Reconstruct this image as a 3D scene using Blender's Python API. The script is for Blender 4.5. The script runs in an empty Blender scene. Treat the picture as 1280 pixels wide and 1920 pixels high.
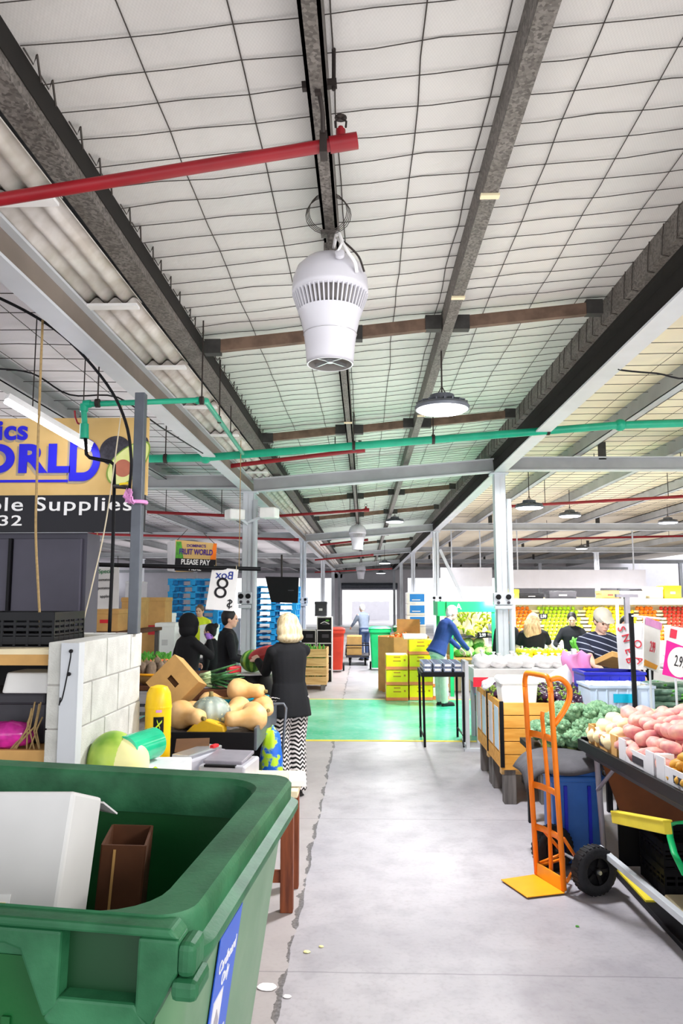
import bpy, bmesh, math, random
from mathutils import Vector, Matrix, Euler, noise
random.seed(11)
R = math.radians; PI = math.pi
SC = bpy.context.scene; COL = SC.collection
V = Vector

# ------------------------------------------------------------------ camera
CAMP = V((0, 0, 1.7)); CROT = Euler((R(96.52), 0, R(1.76)))
CM = CROT.to_matrix()
def ray(px, py): return CM @ V(((px-640)/1400, (960-py)/1400, -1))
def at(px, py, Y):
    d = ray(px, py); return CAMP + d*(Y/d.y)
def flo(px, py, z=0):
    d = ray(px, py); return CAMP + d*((z-1.7)/d.z)
cd = bpy.data.cameras.new('camera'); cam = bpy.data.objects.new('camera', cd); COL.objects.link(cam)
cam.location = CAMP; cam.rotation_euler = CROT
cd.sensor_fit = 'VERTICAL'; cd.sensor_height = 24; cd.lens = 24*1400/1920; cd.clip_start = .05; cd.clip_end = 300
SC.camera = cam

# ------------------------------------------------------------------ materials
def lin(h):
    h = h.lstrip('#'); c = [int(h[i:i+2], 16)/255 for i in (0, 2, 4)]
    return tuple((x/12.92 if x <= .04045 else ((x+.055)/1.055)**2.4) for x in c)
class NT:
    def __init__(s, name):
        s.m = bpy.data.materials.new(name); s.m.use_nodes = True
        s.t = s.m.node_tree; s.b = s.t.nodes['Principled BSDF']; s.tc = s.n('ShaderNodeTexCoord')
    def n(s, k, **kw):
        o = s.t.nodes.new(k)
        for a, b in kw.items(): setattr(o, a, b)
        return o
    def l(s, a, b): s.t.links.new(a, b)
    def val(s, sock, v):
        if isinstance(v, (int, float, tuple)): sock.default_value = v
        else: s.l(v, sock)
    def math(s, op, a, b=0.0, c=None):
        o = s.n('ShaderNodeMath', operation=op); s.val(o.inputs[0], a); s.val(o.inputs[1], b)
        if c is not None: s.val(o.inputs[2], c)
        return o.outputs[0]
    def noise(s, scale, detail=3, vec=None, rough=.55):
        o = s.n('ShaderNodeTexNoise'); o.inputs['Scale'].default_value = scale; o.inputs['Detail'].default_value = detail
        o.inputs['Roughness'].default_value = rough
        s.l(vec or s.tc.outputs['Object'], o.inputs['Vector']); return o.outputs['Fac']
    def ramp(s, fac, stops):
        o = s.n('ShaderNodeValToRGB'); e = o.color_ramp.elements
        while len(e) < len(stops): e.new(.5)
        for i, (p, c) in enumerate(stops): e[i].position = p; e[i].color = (*c, 1)
        s.l(fac, o.inputs[0]); return o.outputs[0]
    def mix(s, fac, a, b):
        o = s.n('ShaderNodeMix', data_type='RGBA'); s.val(o.inputs[0], fac)
        for i, v in ((6, a), (7, b)):
            if isinstance(v, tuple): o.inputs[i].default_value = (*v[:3], 1)
            else: s.l(v, o.inputs[i])
        return o.outputs[2]
    def xyz(s, vec=None):
        o = s.n('ShaderNodeSeparateXYZ'); s.l(vec or s.tc.outputs['Object'], o.inputs[0]); return o.outputs
    def bump(s, h, strength=.3, dist=.01):
        o = s.n('ShaderNodeBump'); o.inputs['Strength'].default_value = strength; o.inputs['Distance'].default_value = dist
        s.l(h, o.inputs['Height']); s.l(o.outputs[0], s.b.inputs['Normal'])
    def fin(s, col=None, rough=.6, metal=0, spec=.4):
        if col is not None: s.val(s.b.inputs['Base Color'], (*col, 1) if isinstance(col, tuple) else col)
        s.val(s.b.inputs['Roughness'], rough); s.b.inputs['Metallic'].default_value = metal
        s.b.inputs['Specular IOR Level'].default_value = spec
        return s.m
def pm(name, hexc, rough=.55, metal=0, var=.12, scale=7, bump=0, spec=.4, hex2=None, th=(.35, .65), bs=None):
    t = NT(name); c = lin(hexc)
    a = lin(hex2) if hex2 else tuple(x*(1-var) for x in c); b = c if hex2 else tuple(min(1, x*(1+var)) for x in c)
    nz = t.noise(scale)
    col = t.ramp(nz, [(th[0], a), (th[1], b)])
    if bump: t.bump(t.noise(bs or scale*4), bump)
    return t.fin(col, rough, metal, spec)
def emit(name, hexc, s):
    t = NT(name); t.b.inputs['Base Color'].default_value = (*lin(hexc), 1)
    t.b.inputs['Emission Color'].default_value = (*lin(hexc), 1); t.b.inputs['Emission Strength'].default_value = s
    return t.m
M = {}
def defm(k, *a, **kw): M[k] = pm(k, *a, **kw)

def m_floor():
    t = NT('concrete floor'); x, y, z = t.xyz(t.tc.outputs['Object'])
    n1 = t.noise(.55, 5); n2 = t.noise(5, 6); n3 = t.noise(40, 3)
    base = t.ramp(n1, [(.3, lin('#98949a')), (.5, lin('#b0abb0')), (.7, lin('#c6c0c4'))])
    base = t.mix(t.math('MULTIPLY', t.ramp(n2, [(.45, (0, 0, 0)), (.75, (1, 1, 1))]), .5), base, lin('#868088'))
    base = t.mix(t.math('MULTIPLY', t.ramp(n3, [(.5, (0, 0, 0)), (.8, (1, 1, 1))]), .3), base, lin('#8d8488'))
    # left strip is browner
    wob = t.math('MULTIPLY', t.math('SUBTRACT', t.noise(3.5, 5), .5), .09)
    d = t.math('ADD', t.math('ADD', x, .365), wob)
    left = t.math('LESS_THAN', d, 0.0)
    base = t.mix(t.math('MULTIPLY', left, .45), base, lin('#b0a49c'))
    wid = t.math('MULTIPLY', t.math('SUBTRACT', t.noise(7, 5), .4), .085)
    crack = t.math('LESS_THAN', t.math('ABSOLUTE', d), wid)
    base = t.mix(t.math('MULTIPLY', crack, t.math('MULTIPLY_ADD', t.noise(60, 2), .9, .25)), base, lin('#3d3a38'))
    for yy, w in ((3.62, .005), (6.0, .006), (8.6, .006)):
        e = t.math('LESS_THAN', t.math('ABSOLUTE', t.math('ADD', t.math('SUBTRACT', y, yy), t.math('MULTIPLY', wob, .2))), w)
        base = t.mix(t.math('MULTIPLY', e, .45), base, lin('#6a666a'))
    rg = t.math('MULTIPLY_ADD', n1, -.55, .72)
    t.bump(n2, .12, .004)
    return t.fin(base, rg, 0, .45)
M['floor'] = m_floor()
def m_green():
    t = NT('green floor paint'); n = t.noise(1.2, 5); n2 = t.noise(14, 4)
    c = t.ramp(n, [(.35, lin('#2cc596')), (.65, lin('#86e6c6'))])
    c = t.mix(t.math('MULTIPLY', t.ramp(n2, [(.5, (0, 0, 0)), (.7, (1, 1, 1))]), .25), c, lin('#b4ecd8'))
    return t.fin(c, .2, 0, .5)
M['green_paint'] = m_green()
def m_foil(name, c0, c1, tint=None):
    t = NT(name); x, y, z = t.xyz()
    n = t.noise(.5, 3); n2 = t.noise(3, 5)
    c = t.ramp(n, [(.3, lin(c0)), (.7, lin(c1))])
    c = t.mix(t.math('MULTIPLY', t.ramp(n2, [(.45, (0, 0, 0)), (.75, (1, 1, 1))]), .22), c, lin('#a9a6a4'))
    wx = t.math('MULTIPLY', t.math('SINE', t.math('MULTIPLY', x, 520)), t.math('SINE', t.math('MULTIPLY', y, 300)))
    c = t.mix(t.math('MULTIPLY', t.math('MULTIPLY_ADD', wx, .5, .5), .16), c, lin('#8f8c8a'))
    if tint:
        g = t.math('MULTIPLY', t.ramp(t.math('MULTIPLY', y, .1), [(.45, (0, 0, 0)), (.75, (1, 1, 1))]), .5)
        c = t.mix(g, c, lin(tint))
    sag = t.math('MULTIPLY', t.math('SINE', t.math('MULTIPLY', y, 2*PI/.17)), .5)
    h = t.math('ADD', t.math('MULTIPLY', sag, .15), t.math('MULTIPLY', t.noise(5, 4), 2.2))
    t.bump(h, .4, .012)
    return t.fin(c, .42, 0.0, .5)
M['foil'] = m_foil('roof insulation foil', '#bdbab8', '#dad6d2', '#bfe0c8')
M['foil_warm'] = m_foil('warm roof insulation foil', '#d9c9a8', '#f0e3c4')
M['foil_left'] = m_foil('pale roof insulation foil', '#d8d2d8', '#ece8ee')
def m_galv():
    t = NT('spangled galvanised steel'); v = t.n('ShaderNodeTexVoronoi'); v.inputs['Scale'].default_value = 90
    t.l(t.tc.outputs['Object'], v.inputs['Vector'])
    c = t.ramp(v.outputs['Color'], [(.2, lin('#4f4a46')), (.8, lin('#7d7772'))])
    c = t.mix(t.math('MULTIPLY', t.ramp(t.noise(4, 5), [(.4, (0, 0, 0)), (.7, (1, 1, 1))]), .5), c, lin('#423b33'))
    return t.fin(c, .6, .1, .4)
M['galv'] = m_galv()
def m_wood(name, a, b, scale=3, axis='X', rough=.6):
    t = NT(name); mp = t.n('ShaderNodeMapping'); t.l(t.tc.outputs['Object'], mp.inputs[0])
    mp.inputs['Scale'].default_value = {'X': (1, 9, 9), 'Y': (9, 1, 9), 'Z': (9, 9, 1)}[axis]
    n = t.noise(scale, 5, mp.outputs[0]); c = t.ramp(n, [(.3, lin(a)), (.7, lin(b))])
    t.bump(n, .15, .004); return t.fin(c, rough)
M['wood_x'] = m_wood('pale pallet timber', '#b98a4e', '#e3bd7f')
M['pine'] = m_wood('orange pine boards', '#d08a2c', '#eeb45a', 2.5)
M['wood_red'] = m_wood('red brown timber', '#5e2c18', '#96502c', 3, 'Z')
M['wood_grey'] = m_wood('weathered grey timber', '#4a4644', '#77706c', 3, 'Z')
def m_chevron():
    t = NT('black and white zigzag fabric'); x, y, z = t.xyz()
    u = t.math('ADD', x, t.math('MULTIPLY', y, .6))
    tri = t.math('PINGPONG', u, .024)
    s = t.math('FRACT', t.math('MULTIPLY', t.math('ADD', z, t.math('MULTIPLY', tri, 1.0)), 1/.036))
    c = t.mix(t.math('LESS_THAN', s, .5), lin('#d9d2d0'), lin('#0e0c0c'))
    return t.fin(c, .85)
M['chevron'] = m_chevron()
def m_stripe():
    t = NT('navy striped shirt fabric'); x, y, z = t.xyz()
    s = t.math('FRACT', t.math('MULTIPLY', t.math('ADD', z, t.math('MULTIPLY', x, -.35)), 1/.062))
    c = t.mix(t.math('LESS_THAN', s, .16), lin('#262b40'), lin('#b9bfd6'))
    return t.fin(c, .85)
M['stripe'] = m_stripe()
def m_melon():
    t = NT('striped watermelon rind'); x, y, z = t.xyz()
    n = t.n('ShaderNodeMath', operation='ARCTAN2'); t.l(y, n.inputs[0]); t.l(x, n.inputs[1])
    s = t.math('SINE', t.math('ADD', t.math('MULTIPLY', n.outputs[0], 9), t.math('MULTIPLY', t.noise(14, 3), 5)))
    c = t.ramp(t.math('MULTIPLY_ADD', s, .5, .5), [(.3, lin('#2f6a1e')), (.7, lin('#7fae3f'))])
    return t.fin(c, .35)
M['watermelon'] = m_melon()
def m_kent():
    t = NT('mottled grey green pumpkin skin'); n = t.noise(5, 3); v = t.noise(38, 4)
    c = t.ramp(n, [(.35, lin('#5f6e62')), (.65, lin('#a7afa4'))])
    c = t.mix(t.ramp(v, [(.6, (0, 0, 0)), (.66, (1, 1, 1))]), c, lin('#e2d9a6'))
    return t.fin(c, .45)
M['kent'] = m_kent()

defm('white_steel', '#c9cdd4', .45, 0, .06, 3); defm('beam', '#a3a5a8', .5, 0, .1, 2.5); defm('brown_steel', '#7a6f66', .6, 0, .15, 2)
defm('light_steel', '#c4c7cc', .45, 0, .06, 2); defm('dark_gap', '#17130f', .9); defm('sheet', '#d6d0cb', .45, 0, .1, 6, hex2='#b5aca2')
defm('wire', '#3a3430', .7); defm('rust', '#6b5648', .7, .2, .25, 9); defm('bracket', '#3a3836', .6, .3, .2, 12)
defm('bin_pocket_shade', '#063d1b', .5, 0, .15, 3); defm('red_pipe', '#860f1a', .4, 0, .12, 5); defm('green_pipe', '#0f9a78', .4, 0, .1, 5); defm('dark_iron', '#2b2320', .6, .2, .25, 20)
defm('fan_white', '#cbc9d0', .22, 0, .02, 2, spec=.6); defm('fan_dark', '#8f8a86', .5); defm('chrome', '#cfd2d6', .25, .8, .05, 9)
defm('white', '#f1efee', .5, 0, .04, 6); defm('black', '#100f13', .55, 0, .2, 8, spec=.2); defm('black_gloss', '#0b0b0f', .4, 0, .2, 8, spec=.25)
defm('dark_grey', '#3b3940', .55, 0, .15, 5); defm('lamp_grey', '#5c6068', .4, .3, .1, 9)
M['lens'] = emit('glowing lamp lens', '#f2f6ff', 9); M['tube_glow'] = emit('glowing tube', '#eef2ff', 14)
defm('block', '#cbcac4', .8, 0, .06, 9, .35, hex2='#b9b8b2', bs=120); defm('block_end', '#c5c8ca', .75, 0, .07, 30, .4, bs=90); defm('mortar', '#a09d98', .9)
defm('bin_green', '#0a5a26', .42, 0, .1, 2.2, .05, hex2='#07441c', bs=60); defm('bin_rim', '#2f7049', .5, 0, .1, 9, .1, hex2='#175432', bs=90)
defm('bin_side_lit', '#6a8a6a', .4, 0, .1, 4, hex2='#4f7a55'); defm('blue_label', '#1f55c4', .4, 0, .06, 4); defm('yellow', '#f2cf16', .4, 0, .06, 4)
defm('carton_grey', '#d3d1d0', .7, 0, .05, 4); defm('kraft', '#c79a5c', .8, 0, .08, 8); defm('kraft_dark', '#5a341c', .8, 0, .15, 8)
defm('canister', '#f5c80e', .35, 0, .05, 3); defm('film_green', '#0fb583', .12, 0, .12, 5, spec=.7); defm('core', '#5a3b20', .8)
defm('gourd', '#b6cf5a', .35, 0, .1, 5, hex2='#6f9c2e', th=(.4, .6)); defm('gourd_flesh', '#ede7a6', .45, 0, .05, 8); defm('lime_bag', '#c3de1c', .2, 0, .12, 14, spec=.6)
defm('steel_box', '#c2c0c8', .35, .3, .06, 6); defm('scale_pan', '#97929c', .35, .3, .1, 8); defm('red', '#d3232c', .45, 0, .08, 6)
defm('butternut', '#efc48b', .5, 0, .08, 6, hex2='#dba765'); defm('cut_yellow', '#e0b01f', .5, 0, .08, 9); defm('stem', '#8a7a4a', .8)
defm('leek', '#4f8a55', .5, 0, .3, 30); defm('leek_pale', '#b8cf9a', .5, 0, .1, 20); defm('wrap', '#e2d6e6', .3, 0, .06, 20); defm('blue_bag', '#1746d0', .35, 0, .2, 10)
defm('multi_bag', '#b5dd2a', .4, 0, .1, 9, hex2='#1a63c9', th=(.47, .53)); defm('teal_tray', '#14a7c4', .35)
defm('skin', '#e0b096', .55, 0, .04, 9); defm('skin_pale', '#eec4ae', .55, 0, .04, 9); defm('eye', '#201814', .3); defm('lip', '#b0675c', .5)
defm('blonde', '#e3d2ad', .5, 0, .18, 22, .4, hex2='#b3986a', bs=40); defm('hair_dark', '#191416', .5, 0, .2, 30, .3); defm('hair_white', '#efece8', .6, 0, .06, 25, .3); defm('hair_brown', '#6e563f', .6, 0, .15, 25, .3); defm('hair_blonde', '#cfae83', .55, 0, .2, 25, .4, hex2='#9a7a55')
defm('navy', '#090b12', .85, 0, .2, 9, .2); defm('navy_blue', '#26407f', .85, 0, .12, 7, .2); defm('black_cloth', '#08080d', .85, 0, .2, 7, .2); defm('grey_cloth', '#8893a6', .85, 0, .1, 9); defm('jean', '#334467', .85, 0, .1, 10)
defm('beige', '#d9d2c4', .8, 0, .05, 9); defm('hi_vis', '#dbe82a', .6, 0, .06, 9); defm('pale_trouser', '#c9cfc0', .85, 0, .1, 10); defm('purple_glove', '#8d5fb5', .5); defm('shoe', '#1c1a1c', .6)
defm('white_shirt', '#dfe2ea', .85, 0, .05, 9)
defm('orange', '#ef7d10', .4, 0, .06, 4); defm('orange_plate', '#f2a316', .4, 0, .06, 5); defm('tyre', '#1c1b1f', .7, 0, .2, 20, .3); defm('blue_plastic', '#2f66b8', .4, 0, .12, 4)
defm('tarp', '#4a484d', .75, 0, .15, 9, .3); defm('broc', '#8db08a', .8, 0, .22, 30, .9, hex2='#4c7a55', bs=110); defm('broc_stem', '#9dbd6f', .6)
defm('pink_potato', '#cf7680', .55, 0, .08, 11, .12, hex2='#e6b09c', bs=60); defm('white_potato', '#eedfae', .55, 0, .06, 9); defm('kipfler', '#dfae45', .55, 0, .08, 9, hex2='#c98f30')
defm('ply', '#7a431f', .7, 0, .2, 4); defm('carton_white', '#d8d6da', .6, 0, .06, 8); defm('zuc', '#41614f', .4, 0, .25, 9, hex2='#7f9c88'); defm('price_red', '#d42237', .5)
defm('magenta', '#e3189a', .45, 0, .05, 5); defm('pink_bag', '#f19ad0', .25, 0, .12, 5, spec=.5); defm('crate_blue', '#1722b8', .4, 0, .1, 5); defm('crate_pale', '#c3d2e6', .4, 0, .08, 5); defm('liner_cyan', '#0fb3d6', .3, 0, .08, 7)
defm('aub', '#3a1d38', .25, 0, .15, 9, spec=.6); defm('calyx', '#7f9a3a', .6); defm('foam', '#f6f5f2', .6, 0, .02, 9); defm('orange_fruit', '#f57a12', .45, 0, .08, 9); defm('lemon', '#f4dc1c', .4, 0, .06, 9); defm('green_apple', '#b7dd22', .4, 0, .1, 9)
defm('red_fruit', '#c93a2c', .4, 0, .15, 9); defm('carrot', '#ee8154', .5, 0, .08, 9); defm('taro', '#7d6a58', .85, 0, .2, 30, .4); defm('leaf', '#4f9c33', .5, 0, .25, 20); defm('cabbage', '#b9d68b', .5, 0, .12, 9); defm('banana', '#dfe24a', .45, 0, .1, 9)
defm('pallet_blue', '#1b9ad8', .6, 0, .12, 8); defm('box_blue', '#1f83d8', .5, 0, .05, 5); defm('crate_yellow', '#f7e60c', .4, 0, .05, 6); defm('band_orange', '#f08a56', .5, 0, .08, 6)
defm('frame_green', '#17c070', .4, 0, .06, 5); defm('cream', '#e6d8b4', .6, 0, .05, 5); defm('panel_white', '#d9d6dc', .6, 0, .03, 3); defm('sign_tan', '#dcb878', .6, 0, .08, 3, hex2='#cda765'); defm('sign_black', '#110f18', .5, 0, .1, 3)
defm('ink_blue', '#1a12c8', .5, 0, .06, 5); defm('ink_grey', '#a2927c', .6); defm('ink_black', '#18161c', .5); defm('ink_navy', '#22368e', .5); defm('ink_red', '#d2283c', .5); defm('ink_green', '#1c7a4a', .5); defm('purple_ink', '#43217f', .5)
defm('avo_skin', '#35323a', .7, 0, .35, 40); defm('avo_flesh', '#cfd77a', .5, 0, .08, 4, hex2='#e8e6a8'); defm('avo_pit', '#b0674f', .4, 0, .15, 5); defm('avo_green', '#7d9a3a', .5)
defm('coolroom', '#464350', .45, .1, .12, 2); defm('pink_plastic', '#d12f9c', .2, 0, .3, 12, spec=.6); defm('rope', '#a58a5e', .85, 0, .15, 60); defm('twine', '#c9bda4', .8); defm('ribbon', '#e39ad2', .5)
defm('yellow_board', '#e8d23a', .6, 0, .06, 6); defm('grass', '#5d7f46', .9, 0, .3, 3); defm('punnet', '#8f9bb8', .2, 0, .2, 30, spec=.6); defm('berry', '#2b2f55', .5); defm('cauli', '#f2efe4', .8, 0, .06, 30, .8, bs=70); defm('plastic_bag', '#f4f2f4', .25, 0, .05, 14, spec=.5)
defm('bin_red', '#b8331c', .5, 0, .1, 4); defm('red_pink', '#e0314e', .45, 0, .06, 5); defm('amber', '#c78a18', .4)

M['blonde'] = m_wood('blonde hair', '#a98c5c', '#ecdfbe', 5, 'Z'); M['hair_blonde'] = m_wood('long fair hair', '#8a6b49', '#d9bb90', 6, 'Z')
# ------------------------------------------------------------------ mesh builder
MW = {}
def zrot(a): return Matrix.Rotation(a, 3, 'Z')
class MB:
    def __init__(s): s.v = []; s.f = []; s.mi = []
    def add(s, vs, fs, mi=0):
        k = len(s.v); s.v += [V(v) for v in vs]; s.f += [tuple(i+k for i in f) for f in fs]; s.mi += [mi]*len(fs); return s
    def box(s, c, d, rot=None, mi=0):
        c = V(c); x, y, z = d[0]/2, d[1]/2, d[2]/2
        if isinstance(rot, (int, float)): rot = zrot(rot)
        vs = [V((a*x, b*y, e*z)) for e in (-1, 1) for a, b in ((-1, -1), (1, -1), (1, 1), (-1, 1))]
        vs = [c + (rot @ v if rot else v) for v in vs]
        return s.add(vs, [(3, 2, 1, 0), (4, 5, 6, 7), (0, 1, 5, 4), (1, 2, 6, 5), (2, 3, 7, 6), (3, 0, 4, 7)], mi)
    def b2(s, lo, hi, mi=0):
        lo, hi = V(lo), V(hi); return s.box((lo+hi)/2, hi-lo, None, mi)
    def bar(s, p, q, w, h, mi=0, up=(0, 0, 1)):
        p, q = V(p), V(q); d = (q-p); L = d.length; d = d/L; u = V(up)
        if abs(d.dot(u)) > .98: u = V((0, 1, 0))
        r = d.cross(u).normalized(); u = r.cross(d).normalized()
        m = Matrix((r, d, u)).transposed(); return s.box((p+q)/2, (w, L, h), m, mi)
    def tube(s, pts, r, seg=8, mi=0, closed=False, caps=True, up=None, flat=1.0):
        pts = [V(p) for p in pts]; n = len(pts); rs = r if isinstance(r, (list, tuple)) else [r]*n
        vs = []; prev = None
        for i, p in enumerate(pts):
            a = pts[(i-1) % n] if (closed or i > 0) else p; b = pts[(i+1) % n] if (closed or i < n-1) else p
            t = (b-a).normalized()
            if prev is None:
                u = V(up) if up else (V((0, 0, 1)) if abs(t.z) < .9 else V((0, 1, 0)))
            else: u = prev
            u = (u - t*u.dot(t)); u = u.normalized() if u.length > 1e-6 else t.orthogonal().normalized(); prev = u; w = t.cross(u)
            rr = rs[i]; ra, rb = rr if isinstance(rr, (tuple, list)) else (rr, rr*flat)
            for k in range(seg):
                q = 2*PI*k/seg; vs.append(p + w*math.cos(q)*ra + u*math.sin(q)*rb)
        fs = []
        for i in range(n if closed else n-1):
            for k in range(seg):
                a, b = i*seg+k, i*seg+(k+1) % seg; j = ((i+1) % n)*seg
                fs.append((a, b, j+(k+1) % seg, j+k))
        if caps and not closed: fs += [tuple(range(seg))[::-1], tuple((n-1)*seg+k for k in range(seg))]
        return s.add(vs, fs, mi)
    def lathe(s, prof, c=(0, 0, 0), seg=24, mi=0, rot=None, caps=True):
        c = V(c); vs = []
        for r, z in prof:
            for k in range(seg):
                q = 2*PI*k/seg; v = V((r*math.cos(q), r*math.sin(q), z)); vs.append(c + (rot @ v if rot else v))
        fs = [(i*seg+k, i*seg+(k+1) % seg, (i+1)*seg+(k+1) % seg, (i+1)*seg+k) for i in range(len(prof)-1) for k in range(seg)]
        if caps: fs += [tuple(range(seg))[::-1], tuple((len(prof)-1)*seg+k for k in range(seg))]
        return s.add(vs, fs, mi)
    def ell(s, c, r, rot=None, seg=14, rings=9, mi=0, fn=None):
        c = V(c); r = (r, r, r) if isinstance(r, (int, float)) else r
        if isinstance(rot, (int, float)): rot = zrot(rot)
        us = [V((0, 0, -1))]
        for i in range(1, rings):
            a = -PI/2 + PI*i/rings
            us += [V((math.cos(a)*math.cos(2*PI*k/seg), math.cos(a)*math.sin(2*PI*k/seg), math.sin(a))) for k in range(seg)]
        us.append(V((0, 0, 1))); vs = []
        for u in us:
            q = V((u.x*r[0], u.y*r[1], u.z*r[2]))
            if fn: q = q*fn(u)
            vs.append(c + (rot @ q if rot else q))
        fs = [(0, 1+(k+1) % seg, 1+k) for k in range(seg)]
        for i in range(rings-2):
            for k in range(seg):
                a = 1+i*seg; fs.append((a+k, a+(k+1) % seg, a+seg+(k+1) % seg, a+seg+k))
        e = len(us)-1; a = 1+(rings-2)*seg; fs += [(a+k, a+(k+1) % seg, e) for k in range(seg)]
        return s.add(vs, fs, mi)
    def prism(s, poly, h, mat4, mi=0):
        n = len(poly); vs = [mat4 @ V((x, y, 0)) for x, y in poly] + [mat4 @ V((x, y, h)) for x, y in poly]
        fs = [tuple(range(n))[::-1], tuple(range(n, 2*n))] + [(i, (i+1) % n, n+(i+1) % n, n+i) for i in range(n)]
        return s.add(vs, fs, mi)
    def rings(s, rs, mi=0, cap0=True, cap1=True):
        n = len(rs[0]); vs = [v for r in rs for v in r]
        fs = [(i*n+k, i*n+(k+1) % n, (i+1)*n+(k+1) % n, (i+1)*n+k) for i in range(len(rs)-1) for k in range(n)]
        if cap0: fs.append(tuple(range(n))[::-1])
        if cap1: fs.append(tuple((len(rs)-1)*n+k for k in range(n)))
        return s.add(vs, fs, mi)
    def grid(s, fn, nu, nv, mi=0):
        vs = [V(fn(i/nu, j/nv)) for j in range(nv+1) for i in range(nu+1)]; w = nu+1
        return s.add(vs, [(j*w+i, j*w+i+1, (j+1)*w+i+1, (j+1)*w+i) for j in range(nv) for i in range(nu)], mi)
    def build(s, name, mats, parent=None, smooth=False, bevel=0, solid=0, label=None, kind=None, sub=0, seg=2):
        me = bpy.data.meshes.new(name); iv = MW[parent.name].inverted() if parent else Matrix()
        me.from_pydata([iv @ v for v in s.v], [], s.f)
        if not isinstance(mats, (list, tuple)): mats = [mats]
        for m in mats: me.materials.append(M[m] if isinstance(m, str) else m)
        me.polygons.foreach_set('material_index', s.mi)
        if smooth: me.polygons.foreach_set('use_smooth', [True]*len(s.f))
        bm = bmesh.new(); bm.from_mesh(me); bmesh.ops.recalc_face_normals(bm, faces=bm.faces); bm.to_mesh(me); bm.free()
        o = bpy.data.objects.new(name, me); COL.objects.link(o)
        if parent: o.parent = parent; MW[o.name] = MW[parent.name]
        else: MW[o.name] = Matrix()
        if solid: q = o.modifiers.new('solid', 'SOLIDIFY'); q.thickness = solid; q.offset = 0
        if bevel: q = o.modifiers.new('bevel', 'BEVEL'); q.width = bevel; q.segments = seg; q.limit_method = 'ANGLE'
        if sub: q = o.modifiers.new('sub', 'SUBSURF'); q.levels = q.render_levels = sub
        if smooth == 2:
            q = o.modifiers.new('es', 'EDGE_SPLIT'); q.split_angle = R(40)
        if label: o['label'] = label
        if kind: o['kind'] = kind
        return o
def sm(pts, n=5):
    pts = [V(p) for p in pts]; out = []; e = [pts[0]*2-pts[1]]+pts+[pts[-1]*2-pts[-2]]
    for i in range(1, len(e)-2):
        a, b, c, d = e[i-1:i+3]
        for k in range(n):
            t = k/n; out.append(.5*((2*b)+(c-a)*t+(2*a-5*b+4*c-d)*t*t+(3*b-3*c+d-a)*t*t*t))
    return out+[pts[-1]]
def tag(o, label, cat, group=None, kind=None):
    o['label'] = label; o['category'] = cat
    if group: o['group'] = group
    if kind: o['kind'] = kind
    if o.type == 'MESH' and not o.parent and MW[o.name] == Matrix():
        bb = [V(b) for b in o.bound_box]; c = (bb[0]+bb[6])/2; c.z = bb[0].z
        o.data.transform(Matrix.Translation(-c)); o.location = c; MW[o.name] = Matrix.Translation(c)
    return o
def thing(name, label, cat, loc=(0, 0, 0), rz=0, group=None, rot=None):
    o = bpy.data.objects.new(name, None); o.empty_display_size = .05; COL.objects.link(o); o.location = loc
    o.rotation_euler = rot.to_euler() if rot else (0, 0, rz); tag(o, label, cat, group)
    MW[o.name] = Matrix.Translation(V(loc)) @ ((rot or zrot(rz)).to_4x4()); return o
def L(t):  # local frame: builders below write local points, mapped by the thing's own matrix
    m = MW[t.name]; return lambda *p: m @ V(p)
def dup(root, loc=None, rot=None, label=None, group=None, scale=None):
    r = root.copy(); COL.objects.link(r)
    if loc is not None: r.location = loc
    if rot is not None: r.rotation_euler = rot if not isinstance(rot, (int, float)) else (0, 0, rot)
    if scale is not None: r.scale = (scale,)*3 if isinstance(scale, (int, float)) else scale
    if label: r['label'] = label
    if group: r['group'] = group
    for ch in list(root.children):
        c = ch.copy(); COL.objects.link(c); c.parent = r
        for g in list(ch.children):
            d = g.copy(); COL.objects.link(d); d.parent = c
    return r
def struct(o): o['kind'] = 'structure'; return o
def sb(name, lo, hi, mat, bevel=0): return struct(MB().b2(lo, hi).build(name, mat, bevel=bevel))
def frame(o, u, v):  # matrix with x along u, y along v
    u = V(u).normalized(); v = V(v).normalized(); w = u.cross(v)
    return Matrix.Translation(V(o)) @ Matrix((u, v, w)).transposed().to_4x4()
def text(name, body, size, m4, mat, parent, align='CENTER', bold=0, extr=.0015, label=None, sx=1, space=1):
    c = bpy.data.curves.new(name, 'FONT'); c.body = body; c.size = size; c.align_x = align; c.align_y = 'CENTER'
    c.extrude = extr; c.offset = bold*size; c.resolution_u = 12 if size > .15 else 4; c.space_character = space
    o = bpy.data.objects.new(name+'_c', c); COL.objects.link(o)
    dg = bpy.context.evaluated_depsgraph_get(); me = bpy.data.meshes.new_from_object(o.evaluated_get(dg))
    bpy.data.objects.remove(o); me.name = name
    iv = MW[parent.name].inverted() if parent else Matrix()
    me.transform(iv @ m4 @ Matrix.Diagonal((sx, 1, 1, 1))); me.materials.clear(); me.materials.append(M[mat])
    q = bpy.data.objects.new(name, me); COL.objects.link(q); q.parent = parent; MW[q.name] = MW[parent.name]
    return q
def bake(o, name, mats, parent=None):
    """apply the modifiers of a temporary object and link the result"""
    dg = bpy.context.evaluated_depsgraph_get(); me = bpy.data.meshes.new_from_object(o.evaluated_get(dg))
    bpy.data.objects.remove(o); me.name = name; me.materials.clear()
    for m in (mats if isinstance(mats, list) else [mats]): me.materials.append(M[m])
    me.polygons.foreach_set('use_smooth', [True]*len(me.polygons))
    q = bpy.data.objects.new(name, me); COL.objects.link(q)
    if parent: q.parent = parent; MW[q.name] = MW[parent.name]
    else: MW[q.name] = Matrix()
    return q
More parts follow.
